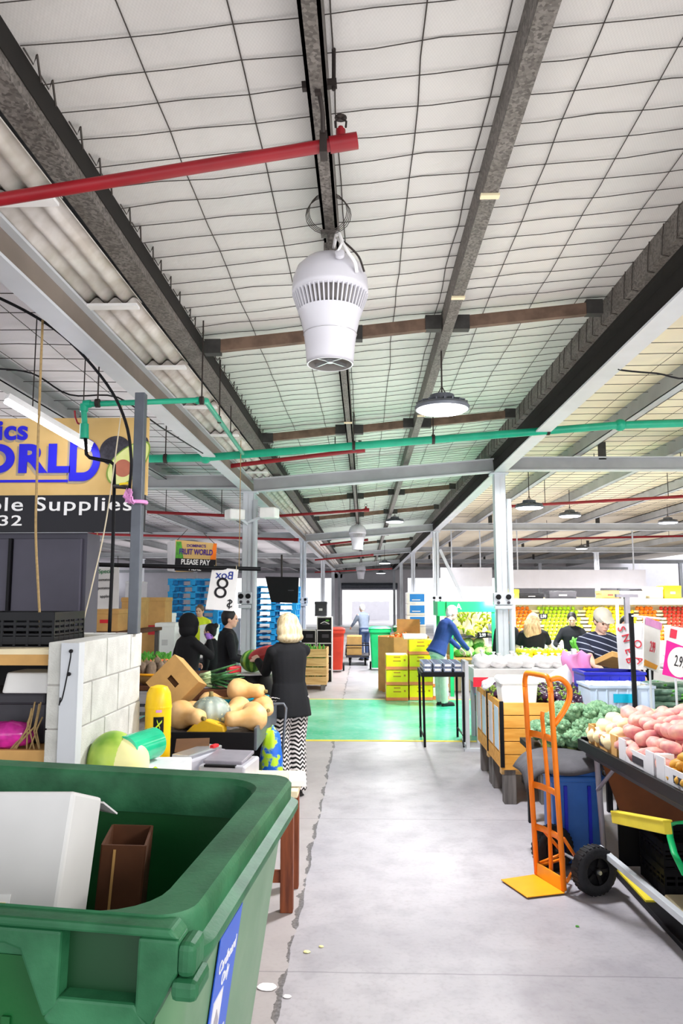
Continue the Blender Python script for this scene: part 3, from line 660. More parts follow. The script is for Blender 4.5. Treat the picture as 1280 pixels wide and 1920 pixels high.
for x in (-.38, .38):
    for y in (-.28, .28):
        mb = MB().box(g(x, y, .16), (.09, .09, .06), brot).box(g(x, y, .1), (.07, .012, .1), brot); mb.build('caster_fork', 'dark_grey', bin_)
        MB().lathe([(.03, -.022), (.085, -.022), (.088, 0), (.085, .022), (.03, .022)], g(x, y+.02, .088-.02*x/.38*0), 20, rot=Euler((R(90), 0, R(20))).to_matrix()).build('caster', 'black', bin_, smooth=2)
# label on the right side
def sideplane(y, z):  # local point on the right wall
    hx = .6 + (.635-.6)*(z-.8)/.32 if z > .8 else .53 + (.6-.53)*(z-.19)/.61
    return V((hx+.003, y, z))
a, b, c_ = sideplane(-.21, .44), sideplane(-.04, .44), sideplane(-.21, 1.06)
o = V((0, 0, 0)); fu = g(*b)-g(*a); fv = g(*c_)-g(*a)
fm = frame(g(*a), fu, fv); W, H = fu.length, fv.length
lab = MB().prism([(0, 0), (W, 0), (W, H), (0, H)], .002, fm).build('label_sticker', 'blue_label', bin_, label='blue cardboard only sticker')
t1 = text('label_text', 'Cardboard\nOnly', .036, fm @ Matrix.Translation((W/2, H-.085, .003)), 'white', bin_, sx=.82, extr=.0006); t1.parent = lab
mb = MB()
for (x, y) in ((.3, .7), (.66, .54), (.28, .36)):
    mb.prism([(W*(x-.2), H*(y-.1)), (W*(x+.2), H*(y-.1)), (W*(x+.2), H*(y+.1)), (W*(x-.2), H*(y+.1))], .0015, fm @ Matrix.Translation((0, 0, .002)))
mb.build('label_picture', 'carton_white', lab)
mb = MB()
for (x, y) in ((.3, .7), (.66, .54), (.28, .36)):
    mb.prism([(W*(x-.1), H*(y-.06)), (W*(x+.1), H*(y-.06)), (W*(x+.13), H*(y+.01)), (W*(x-.02), H*(y+.06)), (W*(x-.13), H*(y+.01))], .001, fm @ Matrix.Translation((0, 0, .0035)))
mb.build('label_box_icon', 'scale_pan', lab)
# boxes thrown in the bin
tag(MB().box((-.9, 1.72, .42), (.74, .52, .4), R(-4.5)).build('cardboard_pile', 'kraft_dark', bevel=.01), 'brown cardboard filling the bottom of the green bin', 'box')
r1 = Matrix.Rotation(R(-4), 3, 'Z') @ Matrix.Rotation(R(-1.5), 3, 'Y') @ Matrix.Rotation(R(-19), 3, 'X')
c = at(140, 1484, 1.62); ux_ = r1 @ V((1, 0, 0)); uy_ = r1 @ V((0, 1, 0)); uz_ = r1 @ V((0, 0, 1)); c = c - ux_*.26 - uz_*.31 + uy_*.075
t = thing('foam_box', 'big pale grey carton leaning inside the green bin with a yellow sticker', 'box', c, rot=r1); g2 = L(t)
mb = MB().box(c, (.52, .15, .62), r1).box(g2(.02, 0, .0), (.481, .151, .621), r1); bb = mb.build('box_body', 'carton_grey', t, bevel=.008)
MB().prism([(.07, .1), (.152, .1), (.152, .03), (.07, .03)], .002, frame(g2(0, -.077, 0), ux_, uz_)).build('sticker', 'yellow', t, label='yellow sticker')
MB().prism([(.07, .115), (.16, .115), (.16, .03), (.07, .03)], .0015, frame(g2(0, -.0765, 0), ux_, uz_)).build('sticker_border', 'white', t)
MB().box(g2(.22, -.0765, -.2), (.022, .002, .006), r1).build('cut_mark', 'black', bb)
MB().add([g2(.2, .08, .305), g2(.262, .08, .3), g2(.275, .14, .28), g2(.22, .14, .29)], [(0, 1, 2, 3)]).build('torn_flap', 'carton_grey', t, solid=.004)
r2 = Matrix.Rotation(R(10), 3, 'Z') @ Matrix.Rotation(R(4), 3, 'Y'); c = V((-.61, 1.93, .86))
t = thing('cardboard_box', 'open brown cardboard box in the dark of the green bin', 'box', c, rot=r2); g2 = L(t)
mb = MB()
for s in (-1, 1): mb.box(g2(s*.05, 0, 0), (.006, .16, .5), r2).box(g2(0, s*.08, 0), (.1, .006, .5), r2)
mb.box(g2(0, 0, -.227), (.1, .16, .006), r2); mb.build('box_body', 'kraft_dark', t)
MB().box(g2(-.02, -.084, 0), (.006, .002, .48), r2).build('box_edge_tape', 'kraft', t)

# ================================================================== LEFT: BLOCK PIER, SHELF, SIGN
def blockrun(name, x0, x1, y0, y1, label, along):
    mb = MB(); zt = 1.49; h = .2; nz = 8
    for k in range(nz):
        z1 = zt - k*h; z0 = max(0, z1-h+.006); a0, a1 = (y0, y1) if along == 'y' else (x0, x1)
        p = a0 - (.2 if k % 2 else .0)
        while p < a1:
            s, e = max(p, a0), min(p+.39, a1)
            if e-s > .02:
                if along == 'y': mb.b2((x0, s+.003, z0), (x1, e-.003, z1), 0)
                else: mb.b2((s+.003, y0, z0), (e-.003, y1, z1), 0)
            p += .396
    mb.b2((x0+.006, y0+.006, 0), (x1-.006, y1-.006, zt-.008), 1)
    o = mb.build(name, ['block', 'mortar'], bevel=.004); return struct(o)
blockrun('wall_block_pier', -1.48, -1.335, 3.5, 4.5, '', 'y'); blockrun('wall_block_return', -3.2, -1.49, 4.3, 4.5, '', 'x')
struct(MB().b2((-1.415, 3.49, 0), (-1.332, 3.496, 1.488)).b2((-1.337, 3.49, 0), (-1.329, 3.56, 1.488)).build('trim_corner_angle', 'light_steel', bevel=.002))
cord('wire_tie', 'black wire hooked on bolts down the front of the block pier', [at(133, 1222, 3.49), at(131, 1240, 3.489), at(118, 1304, 3.489), at(112, 1318, 3.489), at(111, 1322, 3.489), at(113, 1308, 3.489)], .003, 'black', 'wire')
for px, py, lb in ((133, 1221, 'upper black bolt head on the corner angle of the block pier'), (129, 1264, 'lower black bolt head on the corner angle of the block pier')):
    p = at(px, py, 3.485); tag(MB().lathe([(.009, -.01), (.009, .004), (.005, .008)], p, 8, rot=Euler((R(90), 0, 0)).to_matrix()).build('bolt', 'black'), lb, 'bolt')
struct(MB().b2((-1.37, 4.32, 1.49), (-1.31, 4.38, 2.92)).build('trim_grey_post', 'blue_post' if 'blue_post' in M else 'lamp_grey', bevel=.004))
# shelf beside the pier
t = thing('shelf', 'rough wooden shelf at the left edge carrying black crates', 'shelf', (-2.2, 3.85, 0))
MB().b2((-3.0, 3.55, 1.425), (-1.485, 4.29, 1.455)).build('board', 'cream', t); MB().b2((-3.0, 3.545, 1.38), (-1.485, 3.57, 1.43)).build('front_rail', 'kraft', t)
MB().b2((-3.0, 3.55, .95), (-1.485, 4.29, .98)).b2((-3.0, 3.545, .92), (-1.485, 3.57, .99)).build('lower_board', 'kraft', t)
MB().b2((-3.0, 4.27, 0), (-1.485, 4.29, 1.42)).build('back_panel', 'black', t); MB().b2((-3.0, 3.56, 0), (-2.95, 4.27, 1.42)).b2((-1.53, 3.9, 0), (-1.49, 4.27, 1.42)).build('upright', 'black', t)
def vented_crate(c, d, mat, label, rz=0, group=None, rows=4, name='plastic_crate', wall=.008):
    """open plastic crate with slotted walls; c is the centre of its base"""
    t = thing(name, label, 'crate', c, rz, group); g = L(t); x, y, z = d; mb = MB(); rot = zrot(rz)
    bx = lambda p, s: mb.box(g(*p), s, rot)
    bx((0, 0, .006), (x, y, .012))
    for sy in (-1, 1):
        bx((0, sy*(y/2-wall/2), z-.02), (x, wall*1.6, .04)); bx((0, sy*(y/2-wall/2), .03), (x, wall, .05))
        for k in range(1, rows): bx((0, sy*(y/2-wall/2), .03+(z-.06)*k/rows), (x, wall, .014))
        n = max(4, int(x/.06))
        for k in range(n+1): bx((-x/2+wall/2+(x-wall)*k/n, sy*(y/2-wall/2), z/2), (.012, wall*1.2, z))
    for sx in (-1, 1):
        bx((sx*(x/2-wall/2), 0, z-.02), (wall*1.6, y, .04)); bx((sx*(x/2-wall/2), 0, .03), (wall, y, .05))
        for k in range(1, rows): bx((sx*(x/2-wall/2), 0, .03+(z-.06)*k/rows), (wall, y, .014))
        n = max(4, int(y/.06))
        for k in range(n+1): bx((sx*(x/2-wall/2), -y/2+wall/2+(y-wall)*k/n, z/2), (wall*1.2, .012, z))
    mb.build('crate_wall', mat, t); return t
vented_crate((-1.77, 3.9, 1.456), (.46, .4, .17), 'black_gloss', 'black slotted crate on the wooden shelf, right end by the block pier')
vented_crate((-2.28, 3.9, 1.456), (.46, .4, .17), 'black_gloss', 'black slotted crate on the wooden shelf, left of the other crate')
t = thing('foam_tub', 'upturned white foam tub under the wooden shelf', 'tub', (-1.78, 3.9, 1.16)); c = V((-1.68, 3.85, 1.226))
MB().rings([[c+V(p) for p in rr(.13, .12, .03, 0)], [c+V(p) for p in rr(.115, .105, .03, .1)]]).build('tub_body', 'foam', t, bevel=.008)
tag(MB().b2((-2.0, 3.75, .981), (-1.58, 4.1, 1.225)).b2((-2.0, 3.735, 1.17), (-1.58, 3.76, 1.225)).build('storage_bin', 'dark_grey', bevel=.03), 'dark grey storage bin in the shadow under the wooden shelf', 'bin')
random.seed(3)
tag(MB().ell((-1.72, 3.64, 1.045), (.13, .07, .062), seg=18, rings=12, fn=lambda u: 1+.25*noise.noise(u*3.1)).build('plastic_bag', 'pink_plastic', smooth=True), 'shiny magenta plastic bag stuffed low on the wooden shelf', 'bag')
mb = MB()
for k in range(9):
    x = -1.5 + random.uniform(-.09, .0)
    mb.tube([(x-random.uniform(.0, .16), 3.6, .983), (x-.03, 3.58, 1.07+random.uniform(0, .04)), (x-.02, 3.6, 1.15+random.uniform(-.03, .06))], .004, 5)
tag(mb.build('dry_twigs', 'rope'), 'bunch of dry twigs standing against the block pier', 'twigs')
# coolroom behind, with its two door leaves
t = thing('cool_room', 'dark grey cool room panels below the shop sign', 'cabinet', (-2.8, 5.4, 0))
MB().b2((-4.2, 5.06, 0), (-1.9, 5.3, 2.14)).build('body', 'coolroom', t)
MB().b2((-4.1, 5.03, .1), (-2.43, 5.06, 2.1)).build('door_leaf', 'coolroom', t, bevel=.004); MB().b2((-2.4, 5.03, .1), (-1.93, 5.06, 2.1)).build('door_leaf', 'coolroom', t, bevel=.004)
MB().b2((-2.425, 5.01, .1), (-2.405, 5.04, 2.1)).build('seal', 'black', t)
# big shop sign
t = thing('shop_sign', 'big tan and black shop sign with blue lettering and an avocado picture', 'sign', (-2.6, 5.0, 2.14)); X1 = -1.475
MB().b2((-4.4, 4.97, 2.39), (X1, 5.0, 2.925)).build('tan_panel', 'sign_tan', t); MB().b2((-4.4, 4.968, 2.14), (X1-.01, 5.0, 2.39)).build('black_panel', 'sign_black', t)
fx = lambda x, z, y=4.966: frame((x, y, z), (1, 0, 0), (0, 0, 1))
SY = 4.964
def word(body, px1, py, size, sx, mat='ink_blue', shadow=True, bold=.03, space=1):
    p = at(px1, py, SY)
    if shadow: text('letter_shadow', body, size, fx(p.x-.016, p.z-.016, 4.967), 'ink_grey', t, 'RIGHT', bold=bold, sx=sx, extr=.0008, space=space)
    text('letters', body, size, fx(p.x, p.z, SY), mat, t, 'RIGHT', bold=bold, sx=sx, space=space)
word('D', 189, 866, .40, .77); word('WORL', 129, 862, .262, 1.18, bold=.045, space=1.12)
word('ics', 53, 808, .19, 1.05, space=1.05)
pu = at(127, 902, SY); MB().b2((-4.2, 4.962, pu.z-.008), (pu.x, 4.967, pu.z+.01)).build('underline', 'ink_blue', t)
word('Vegetable Supplies', 249, 946, .132, 1.42, 'white', False, .008, 1.1); word('32', 42, 977, .1, 1.6, 'white', False, .01, 1.1)
def flat(cx, cz, rx, rz, a, y, mat, nm, egg=0):
    mb = MB(); pts = []
    for k in range(32):
        q = 2*PI*k/32; x = rx*math.cos(q); z = rz*math.sin(q)*(1); x *= 1-egg*math.sin(q)*.5
        pts.append((cx + x*math.cos(a)-z*math.sin(a), cz + x*math.sin(a)+z*math.cos(a)))
    mb.prism(pts, .001, frame((0, y, 0), (1, 0, 0), (0, 0, 1))); return mb.build(nm, mat, t)
ca = at(215, 850, 4.96); ch = at(233, 875, 4.96); cb_ = at(262, 850, 4.96)
flat(ca.x, ca.z+.02, .11, .1, .5, 4.9665, 'avo_skin', 'avocado_picture'); flat(cb_.x, cb_.z, .05, .12, -.3, 4.9662, 'avo_skin', 'avocado_picture')
flat(ch.x+.03, ch.z+.03, .1, .19, -.75, 4.965, 'avo_green', 'avocado_picture', .35); flat(ch.x+.03, ch.z+.03, .092, .178, -.75, 4.9635, 'avo_flesh', 'avocado_picture', .35); flat(ch.x-.01, ch.z-.01, .06, .06, 0, 4.962, 'avo_pit', 'avocado_picture')
# pink ribbon and tap on the grey post
random.seed(9); mb = MB(); c = at(247, 940, 4.3)
for k in range(6): mb.tube([c+V((random.uniform(-.04, .03), -.02, random.uniform(-.02, .08))) for _ in range(4)], [(.012, .004)]*4, 8)
mb.tube([(-1.34+.05*math.cos(a*PI/6), 4.35+.05*math.sin(a*PI/6), c.z) for a in range(12)], .012, 6, closed=True)
tag(mb.build('ribbon', 'ribbon', smooth=True), 'pink ribbon knotted round the grey post below the sign', 'ribbon')
p = at(232, 911, 4.35); t = thing('tap', 'small brass tap with yellow handle on the black drop pipe', 'tap', p)
MB().tube([at(214, 912, 4.42), at(243, 914, 4.3)], .012, 8).build('tap_body', 'dark_iron', t); MB().bar(at(224, 908, 4.33), at(240, 906, 4.33), .012, .012).build('tap_handle', 'yellow', t)

# ================================================================== BENCHES WITH WEIGHING GEAR
t = thing('work_bench', 'narrow bench on red brown timber legs just behind the green bin', 'table', (-.86, 4.45, 0))
MB().b2((-1.31, 4.22, .61), (-.37, 4.72, .645)).build('tabletop', 'cream', t, bevel=.004)
for x in (-1.25, -.43):
    for y in (4.28, 4.62): MB().b2((x-.035, y-.03, 0), (x+.035, y+.03, .61)).build('leg', 'wood_red', t, bevel=.004)
MB().b2((-1.25, 4.27, .15), (-.43, 4.3, .21)).b2((-1.25, 4.6, .28), (-.43, 4.63, .34)).b2((-.45, 4.28, .5), (-.41, 4.62, .56)).build('stretcher', 'wood_red', t)
t = thing('side_table', 'low table hidden behind the green bin under the big pale gourd', 'table', (-1.0, 3.72, 0))
MB().b2((-1.32, 3.42, .73), (-.62, 4.05, .76)).build('tabletop', 'kraft', t)
for x in (-1.27, -.67):
    for y in (3.47, 4.0): MB().b2((x-.025, y-.025, 0), (x+.025, y+.025, .73)).build('leg', 'wood_grey', t)
# winter melon with a cut face
c = V((-1.23, 3.72, .905)); t = thing('winter_melon', 'large green gourd cut open to pale flesh behind the bin rim', 'gourd', c)
mb = MB().ell(c, (.125, .13, .145), seg=28, rings=18); o = mb.build('rind', ['gourd', 'gourd_flesh'], t, smooth=True)
mb = MB().ell(c+V((.055, 0, -.005)), (.122, .122, .13), seg=28, rings=18); mb.build('cut_flesh', 'gourd_flesh', t, smooth=True, label='pale cut flesh')
# film roll lying on a carton
tag(MB().b2((-1.11, 3.6, .761), (-.9, 3.98, .875)).build('carton', 'carton_white', bevel=.006), 'small white carton lying under the roll of green film', 'box')
a, b = at(232, 1398, 3.68), at(292, 1366, 3.95); a.z = b.z = .955; d = (b-a).normalized()
t = thing('film_roll', 'fat roll of shiny green plastic film on its side behind the bin', 'roll', (a+b)/2)
rq = d.to_track_quat('Z', 'Y').to_matrix()
MB().lathe([(.042, -.005), (.077, 0), (.078, .26), (.042, .265)], a, 28, rot=rq, caps=False).build('film', 'film_green', t, smooth=2)
MB().lathe([(.036, -.008), (.042, -.008), (.042, .27), (.036, .27), (.036, -.008)], a, 28, rot=rq, caps=False).build('cardboard_core', 'core', t, smooth=2)
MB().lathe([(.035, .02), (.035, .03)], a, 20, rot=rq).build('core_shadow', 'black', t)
# yellow canister
c = V((-1.225, 4.5, .646)); t = thing('canister', 'tall yellow round-topped canister with a black label', 'canister', c)
MB().lathe([(.06, 0), (.066, .02), (.074, .03), (.076, .38), (.076, .43), (.07, .49), (.05, .525), (.02, .535)], c, 32).build('canister_body', 'canister', t, smooth=2)
MB().lathe([(.078, .4), (.079, .41), (.078, .42)], c, 32, caps=False).build('seam', 'canister', t)
lm = frame(c+V((.0, 0, 0)), (1, 0, 0), (0, 0, 1))
mb = MB().grid(lambda u, v: c+V((.0775*math.sin(R(-5+45*u)), -.0775*math.cos(R(-5+45*u)), .27+.09*v)), 8, 1); mb.build('label', 'black', t)
lb_ = t.children[-1]; mb = MB().grid(lambda u, v: c+V((.078*math.sin(R(0+32*u)), -.078*math.cos(R(0+32*u)), .285+.012*v+.045*u)), 8, 1).grid(lambda u, v: c+V((.078*math.sin(R(10+14*u)), -.078*math.cos(R(10+14*u)), .335+.012*v-.045*u)), 8, 1); mb.build('label_mark', 'lime_bag', lb_)
mb = MB().grid(lambda u, v: c+V((.0775*math.sin(R(5+25*u)), -.0775*math.cos(R(5+25*u)), .385+.025*v)), 8, 1); mb.build('small_tag', 'ribbon', t)
# scale, sealer, cardboard
c = V((-.78, 4.42, .646)); t = thing('weighing_scale', 'low silver bench scale with a grey flat pan, right of the sealer', 'scale', c, R(-8)); g = L(t); rz = R(-8)
MB().box(g(0, 0, .06), (.27, .3, .12), rz).build('scale_base', 'steel_box', t, bevel=.012); MB().box(g(-.01, .02, .135), (.23, .24, .02), Matrix.Rotation(rz, 3, 'Z') @ Matrix.Rotation(R(4), 3, 'X')).build('pan', 'scale_pan', t, bevel=.006)
MB().box(g(-.01, -.14, .118), (.18, .03, .012), rz).build('display', 'black', t)
for sx in (-1, 1):
    for sy in (-1, 1): pass
c = V((-.985, 4.5, .646)); t = thing('film_sealer', 'silver film wrapping sealer with a red end beside the scale', 'sealer', c, R(-22)); g = L(t); rz = R(-22)
MB().box(g(0, 0, .07), (.16, .38, .14), rz).build('sealer_body', 'steel_box', t, bevel=.01); MB().box(g(0, 0, .15), (.12, .34, .03), rz).build('sealer_top', 'chrome', t, bevel=.006)
MB().box(g(-.055, -.195, .09), (.03, .014, .1), rz).build('red_end_plate', 'red', t, bevel=.004); MB().box(g(.05, .1, .17), (.03, .06, .02), rz).build('red_knob', 'red', t, bevel=.006)
for k in range(3): MB().lathe([(.008, 0), (.006, .012)], g(.081, -.06+.05*k, .09), 10, rot=Matrix.Rotation(rz, 3, 'Z') @ Matrix.Rotation(R(90), 3, 'Y')).build('button', 'dark_grey', t)
tag(MB().box((-1.1, 4.35, .70), (.1, .2, .108), R(-14)).build('cardboard_block', 'kraft', bevel=.004), 'brown cardboard block between the lime bag and the sealer', 'box')
tag(MB().box((-1.04, 4.6, .815), (.2, .16, .004), Matrix.Rotation(R(10), 3, 'Z') @ Matrix.Rotation(R(18), 3, 'X')).build('cardboard_sheet', 'core'), 'small sheet of brown card leaning behind the sealer', 'card')
random.seed(4)
tag(MB().ell((-.97, 3.5, .835), (.085, .07, .085), seg=22, rings=14, fn=lambda u: 1+.22*noise.noise(u*3)).build('produce_bag', 'lime_bag', smooth=True), 'shiny lime green plastic bag behind the bin rim beside the gourd', 'bag')
tag(MB().ell((-.8, 3.66, .80), (.06, .07, .05), seg=18, rings=12, fn=lambda u: 1+.3*noise.noise(u*2.7)).build('paper_ball', 'white', smooth=True), 'crumpled white paper beside the lime green bag', 'paper')
tag(MB().box((-.39, 4.42, .665), (.1, .22, .035), .1).build('paper_stack', 'white', bevel=.006), 'stack of white paper on the right end of the narrow bench', 'paper')

# ================================================================== PUMPKIN TABLE
t = thing('pumpkin_table', 'black edged display table heaped with pumpkins', 'table', (-1.2, 5.75, 0))
TX0, TX1, TY0, TY1, TZ = -1.75, -.76, 5.25, 6.4, .76
MB().b2((TX0, TY0, TZ-.02), (TX1, TY1, TZ)).build('tabletop', 'wood_grey', t)
MB().b2((TX0, TY0-.02, TZ-.16), (TX1, TY0, TZ+.02)).build('front_rail', 'black', t, bevel=.004); MB().b2((TX1, TY0-.02, TZ-.1), (TX1+.02, TY1, TZ+.05)).build('side_rail', 'lamp_grey', t, bevel=.004)
for x in (TX0+.04, TX1-.04):
    for y in (TY0+.03, TY1-.03): MB().b2((x-.025, y-.025, 0), (x+.025, y+.025, TZ-.02)).build('leg', 'black', t)
MB().b2((TX0, TY0+.05, .2), (TX1-.02, TY1-.05, .23)).build('lower_shelf', 'black', t)
def pumpkin_fn(n, d): return lambda u: 1 - d*abs(math.sin(math.atan2(u.y, u.x)*n/2))**.5*0 - d*(.5+.5*math.cos(math.atan2(u.y, u.x)*n))*(1-u.z*u.z)
c = V(at(395, 1336, 5.5)); c.z = TZ+.115; t = thing('kent_pumpkin', 'round mottled grey green pumpkin, the only ribbed one on the table', 'pumpkin', c)
MB().ell(c, (.145, .145, .112), seg=60, rings=20, fn=pumpkin_fn(10, .09)).build('pumpkin_skin', 'kent', t, smooth=True); MB().lathe([(.022, 0), (.014, .03), (.018, .045)], c+V((0, 0, .1)), 10).build('stem', 'stem', t, smooth=True)
def butternut(loc, rot, label, s=1, cut=False):
    c = V(loc); t = thing('butternut_pumpkin', label, 'pumpkin', c, rot=rot); m = MW[t.name]
    prof = [(.02, -.15), (.06, -.142), (.088, -.11), (.095, -.07), (.086, -.03), (.064, .01), (.054, .05), (.055, .1), (.048, .135), (.02, .152)]
    MB().lathe([(r*s, z*s) for r, z in prof], c, 24, rot=rot).build('pumpkin_skin', 'butternut', t, smooth=True)
    MB().lathe([(.016*s, .148*s), (.012*s, .175*s)], c, 8, rot=rot).build('stem', 'stem', t); MB().lathe([(.018*s, -.153*s), (.016*s, -.149*s)], c, 10, rot=rot).build('blossom_end', 'stem', t)
    return t
E_ = lambda a, b, c: Euler((R(a), R(b), R(c))).to_matrix()
for (px, py, Y, rot, s, zz, lb) in (
    (352, 1358, 5.42, E_(90, 0, 50), 1.1, .1, 'butternut pumpkin at the left front of the heap below the card box'),
    (460, 1362, 5.4, E_(90, 0, -65), 1, .09, 'butternut pumpkin lying at the right front corner, end facing out'),
    (478, 1335, 5.62, E_(75, 20, 15), .95, .095, 'butternut pumpkin pointing its navel forward, right of the grey pumpkin'),
    (440, 1330, 5.75, E_(95, 0, -20), .95, .09, 'butternut pumpkin tucked behind the grey pumpkin'),
    (495, 1325, 5.9, E_(90, 0, 20), .95, .09, 'butternut pumpkin at the right rear corner by the trolley handle'),
    (408, 1308, 6.1, E_(90, 0, 80), 1, .09, 'butternut pumpkin peeping over the top of the grey pumpkin'),
    (462, 1307, 5.98, E_(90, 0, 75), 1, .21, 'butternut pumpkin topmost, lying across the blue tray'),
    (375, 1330, 5.7, E_(70, 10, 120), 1, .1, 'butternut pumpkin behind the left front one, against the card box')):
    p = at(px, py, Y); butternut((p.x, Y, TZ+zz), rot, lb, s)
p = at(362, 1362, 5.33); t = thing('cut_pumpkin', 'yellow cut pumpkin wedge at the front of the table', 'pumpkin', (p.x+.06, 5.34, TZ))
MB().prism([(-.15, 0), (.13, 0), (.12, .05), (.0, .09), (-.08, .07)], .1, frame((p.x+.1, 5.4, TZ+.002), (1, 0, 0), (0, 0, 1))).build('wedge', 'cut_yellow', t, bevel=.012)
p = at(450, 1310, 6.1); t = thing('tray', 'bright blue tray edge between the butternuts', 'tray', (p.x, 6.15, TZ))
mb = MB(); c = V((p.x+.02, 6.12, TZ+.002)); mb.rings([[c+V(q) for q in rr(.16, .12, .04, 0)], [c+V(q) for q in rr(.19, .14, .05, .14)], [c+V(q) for q in rr(.2, .15, .05, .14)], [c+V(q) for q in rr(.2, .15, .05, .125)]], 0, True, False); mb.build('tray_body', 'teal_tray', t)
# tilted carton with a hand hole
c = V((at(331, 1290, 5.85).x, 5.85, TZ+.275)); rr_ = Matrix.Rotation(R(-8), 3, 'Z') @ Matrix.Rotation(R(-14), 3, 'X') @ Matrix.Rotation(R(43), 3, 'Y')
t = thing('cardboard_box', 'brown carton tipped on its corner with a hand hole, above the pumpkins', 'box', c, rot=rr_); g = L(t)
w = .3; mb = MB()
for q in ([(-.15, -.15), (-.15, .15), (-.05, .15), (-.05, -.15)], [(.05, -.15), (.05, .15), (.15, .15), (.15, -.15)], [(-.05, .03), (-.05, .15), (.05, .15), (.05, .03)], [(-.05, -.15), (-.05, -.012), (.05, -.012), (.05, -.15)]):
    mb.prism(q, .006, frame(g(0, -.09, 0), g(1, 0, 0)-g(0, 0, 0), g(0, 0, 1)-g(0, 0, 0)))
mb.box(g(0, .005, .147), (.3, .18, .006), rr_).box(g(0, .005, -.147), (.3, .18, .006), rr_).box(g(.147, .005, 0), (.006, .18, .288), rr_).box(g(-.147, .005, 0), (.006, .18, .288), rr_).box(g(0, .093, 0), (.3, .006, .3), rr_); mb.build('box_body', 'kraft', t)
MB().box(g(0, -.07, .005), (.1, .006, .045), rr_).build('hand_hole', 'core', t)
# leeks in a bunch
random.seed(8); c = at(415, 1290, 6.25)
for k in range(14):
    a = V((c.x-.16, 6.2+random.uniform(-.06, .08), TZ+.26+random.uniform(-.03, .05))); e = a + V((.33+random.uniform(-.05, .05), random.uniform(-.1, .05), random.uniform(-.1, .12)))
    t = thing('leek', 'leek in the loose bunch lying across the pumpkin table', 'leek', a, group='leeks on the pumpkin table')
    MB().tube([a, a+(e-a)*.3], [.014, .012], 8).build('white_shank', 'leek_pale', t, smooth=True); MB().tube([a+(e-a)*.3, a+(e-a)*.65, e], [(.013, .012), (.02, .008), (.018, .002)], 8).build('leaf', 'leek', t, smooth=True)
t = thing('wrapped_celery', 'bundle in striped pale purple wrap left of the leeks', 'vegetable', c+V((-.2, .03, 0)))
MB().tube([c+V((-.28, .03, .08)), c+V((-.2, .02, .02)), c+V((-.1, 0, -.05))], [.05, .065, .055], 14).build('wrap', 'wrap', t, smooth=True)
tag(MB().b2((c.x-.3, 6.12, TZ+.002), (c.x+.1, 6.36, TZ+.2)).build('produce_carton', 'kraft_dark', bevel=.005), 'dark carton on the pumpkin table holding up the leeks', 'box')
# blue shopping bags beneath, and the shopper's trolley
random.seed(6)
for i, (x, y, lb) in enumerate(((-.95, 5.3, 'blue plastic bag on the table shelf below the pumpkins, nearest'), (-1.2, 5.4, 'blue plastic bag below the pumpkin table, left'), (-1.0, 5.7, 'blue plastic bag below the pumpkin table, at the back'))):
    tag(MB().ell((x, y+.05, .395), (.13, .11, .165), seg=24, rings=16, fn=lambda u: 1+.16*noise.noise(u*3+V((i, 0, 0)))).build('shopping_bag', 'blue_bag', smooth=True), lb, 'bag')
t = thing('shopping_trolley', 'two wheeled shopping trolley with grey tube handle beside the zigzag trousers', 'trolley', (-.64, 6.0, 0))
hy = 5.95; a0 = at(492, 1455, hy-.1); 
x0, x1 = at(504, 1340, hy).x, at(536, 1340, hy).x
zt = at(515, 1320, hy).z
MB().tube([(x0-.04, hy-.16, .1), (x0, hy, zt-.03), (x0+.02, hy+.01, zt), (x1-.02, hy+.01, zt), (x1, hy, zt-.03), (x1-.04, hy-.16, .1)], .011, 10).build('handle_frame', 'lamp_grey', t, smooth=True)
MB().b2((x0-.04, hy-.3, .09), (x1, hy-.1, .105)).build('base_plate', 'dark_grey', t)
for x in (x0-.06, x1+.005): MB().lathe([(.03, -.012), (.085, -.014), (.09, 0), (.085, .014), (.03, .012)], (x, hy-.14, .09), 20, rot=E_(0, 90, 0)).build('wheel', 'black', t, smooth=2)
tag(MB().ell(((x0+x1)/2-.02, hy-.2, .42), (.09, .07, .31), seg=24, rings=18, fn=lambda u: 1+.12*noise.noise(u*3)).build('trolley_bag', 'multi_bag', smooth=True), 'green and blue patterned bag standing in the shopping trolley', 'bag')
# melon stand
c = V((at(468, 1262, 7.1).x, 7.15, 0)); t = thing('display_drum', 'black drum with a white round tray top under the watermelon', 'stand', c)
zt = at(468, 1262, 7.0).z
MB().lathe([(.22, 0), (.24, .1), (.235, zt-.12), (.2, zt-.02)], c, 28).build('drum', 'black_gloss', t, smooth=2); MB().lathe([(.2, zt-.02), (.235, zt-.015), (.24, zt), (.225, zt-.005), (.02, zt-.008)], c, 32).build('tray_top', 'white', t, smooth=2)
t = MB().ell(c+V((.02, -.02, zt+.1)), (.115, .115, .105), seg=24, rings=16).build('watermelon', 'watermelon', smooth=True); tag(t, 'whole green watermelon on the white tray in front of the blonde woman', 'melon')
tag(MB().box(c+V((-.14, -.1, zt+.03)), (.12, .1, .06), .4).build('red_punnet', 'red', bevel=.01), 'red punnet at the left edge of the white tray', 'punnet')
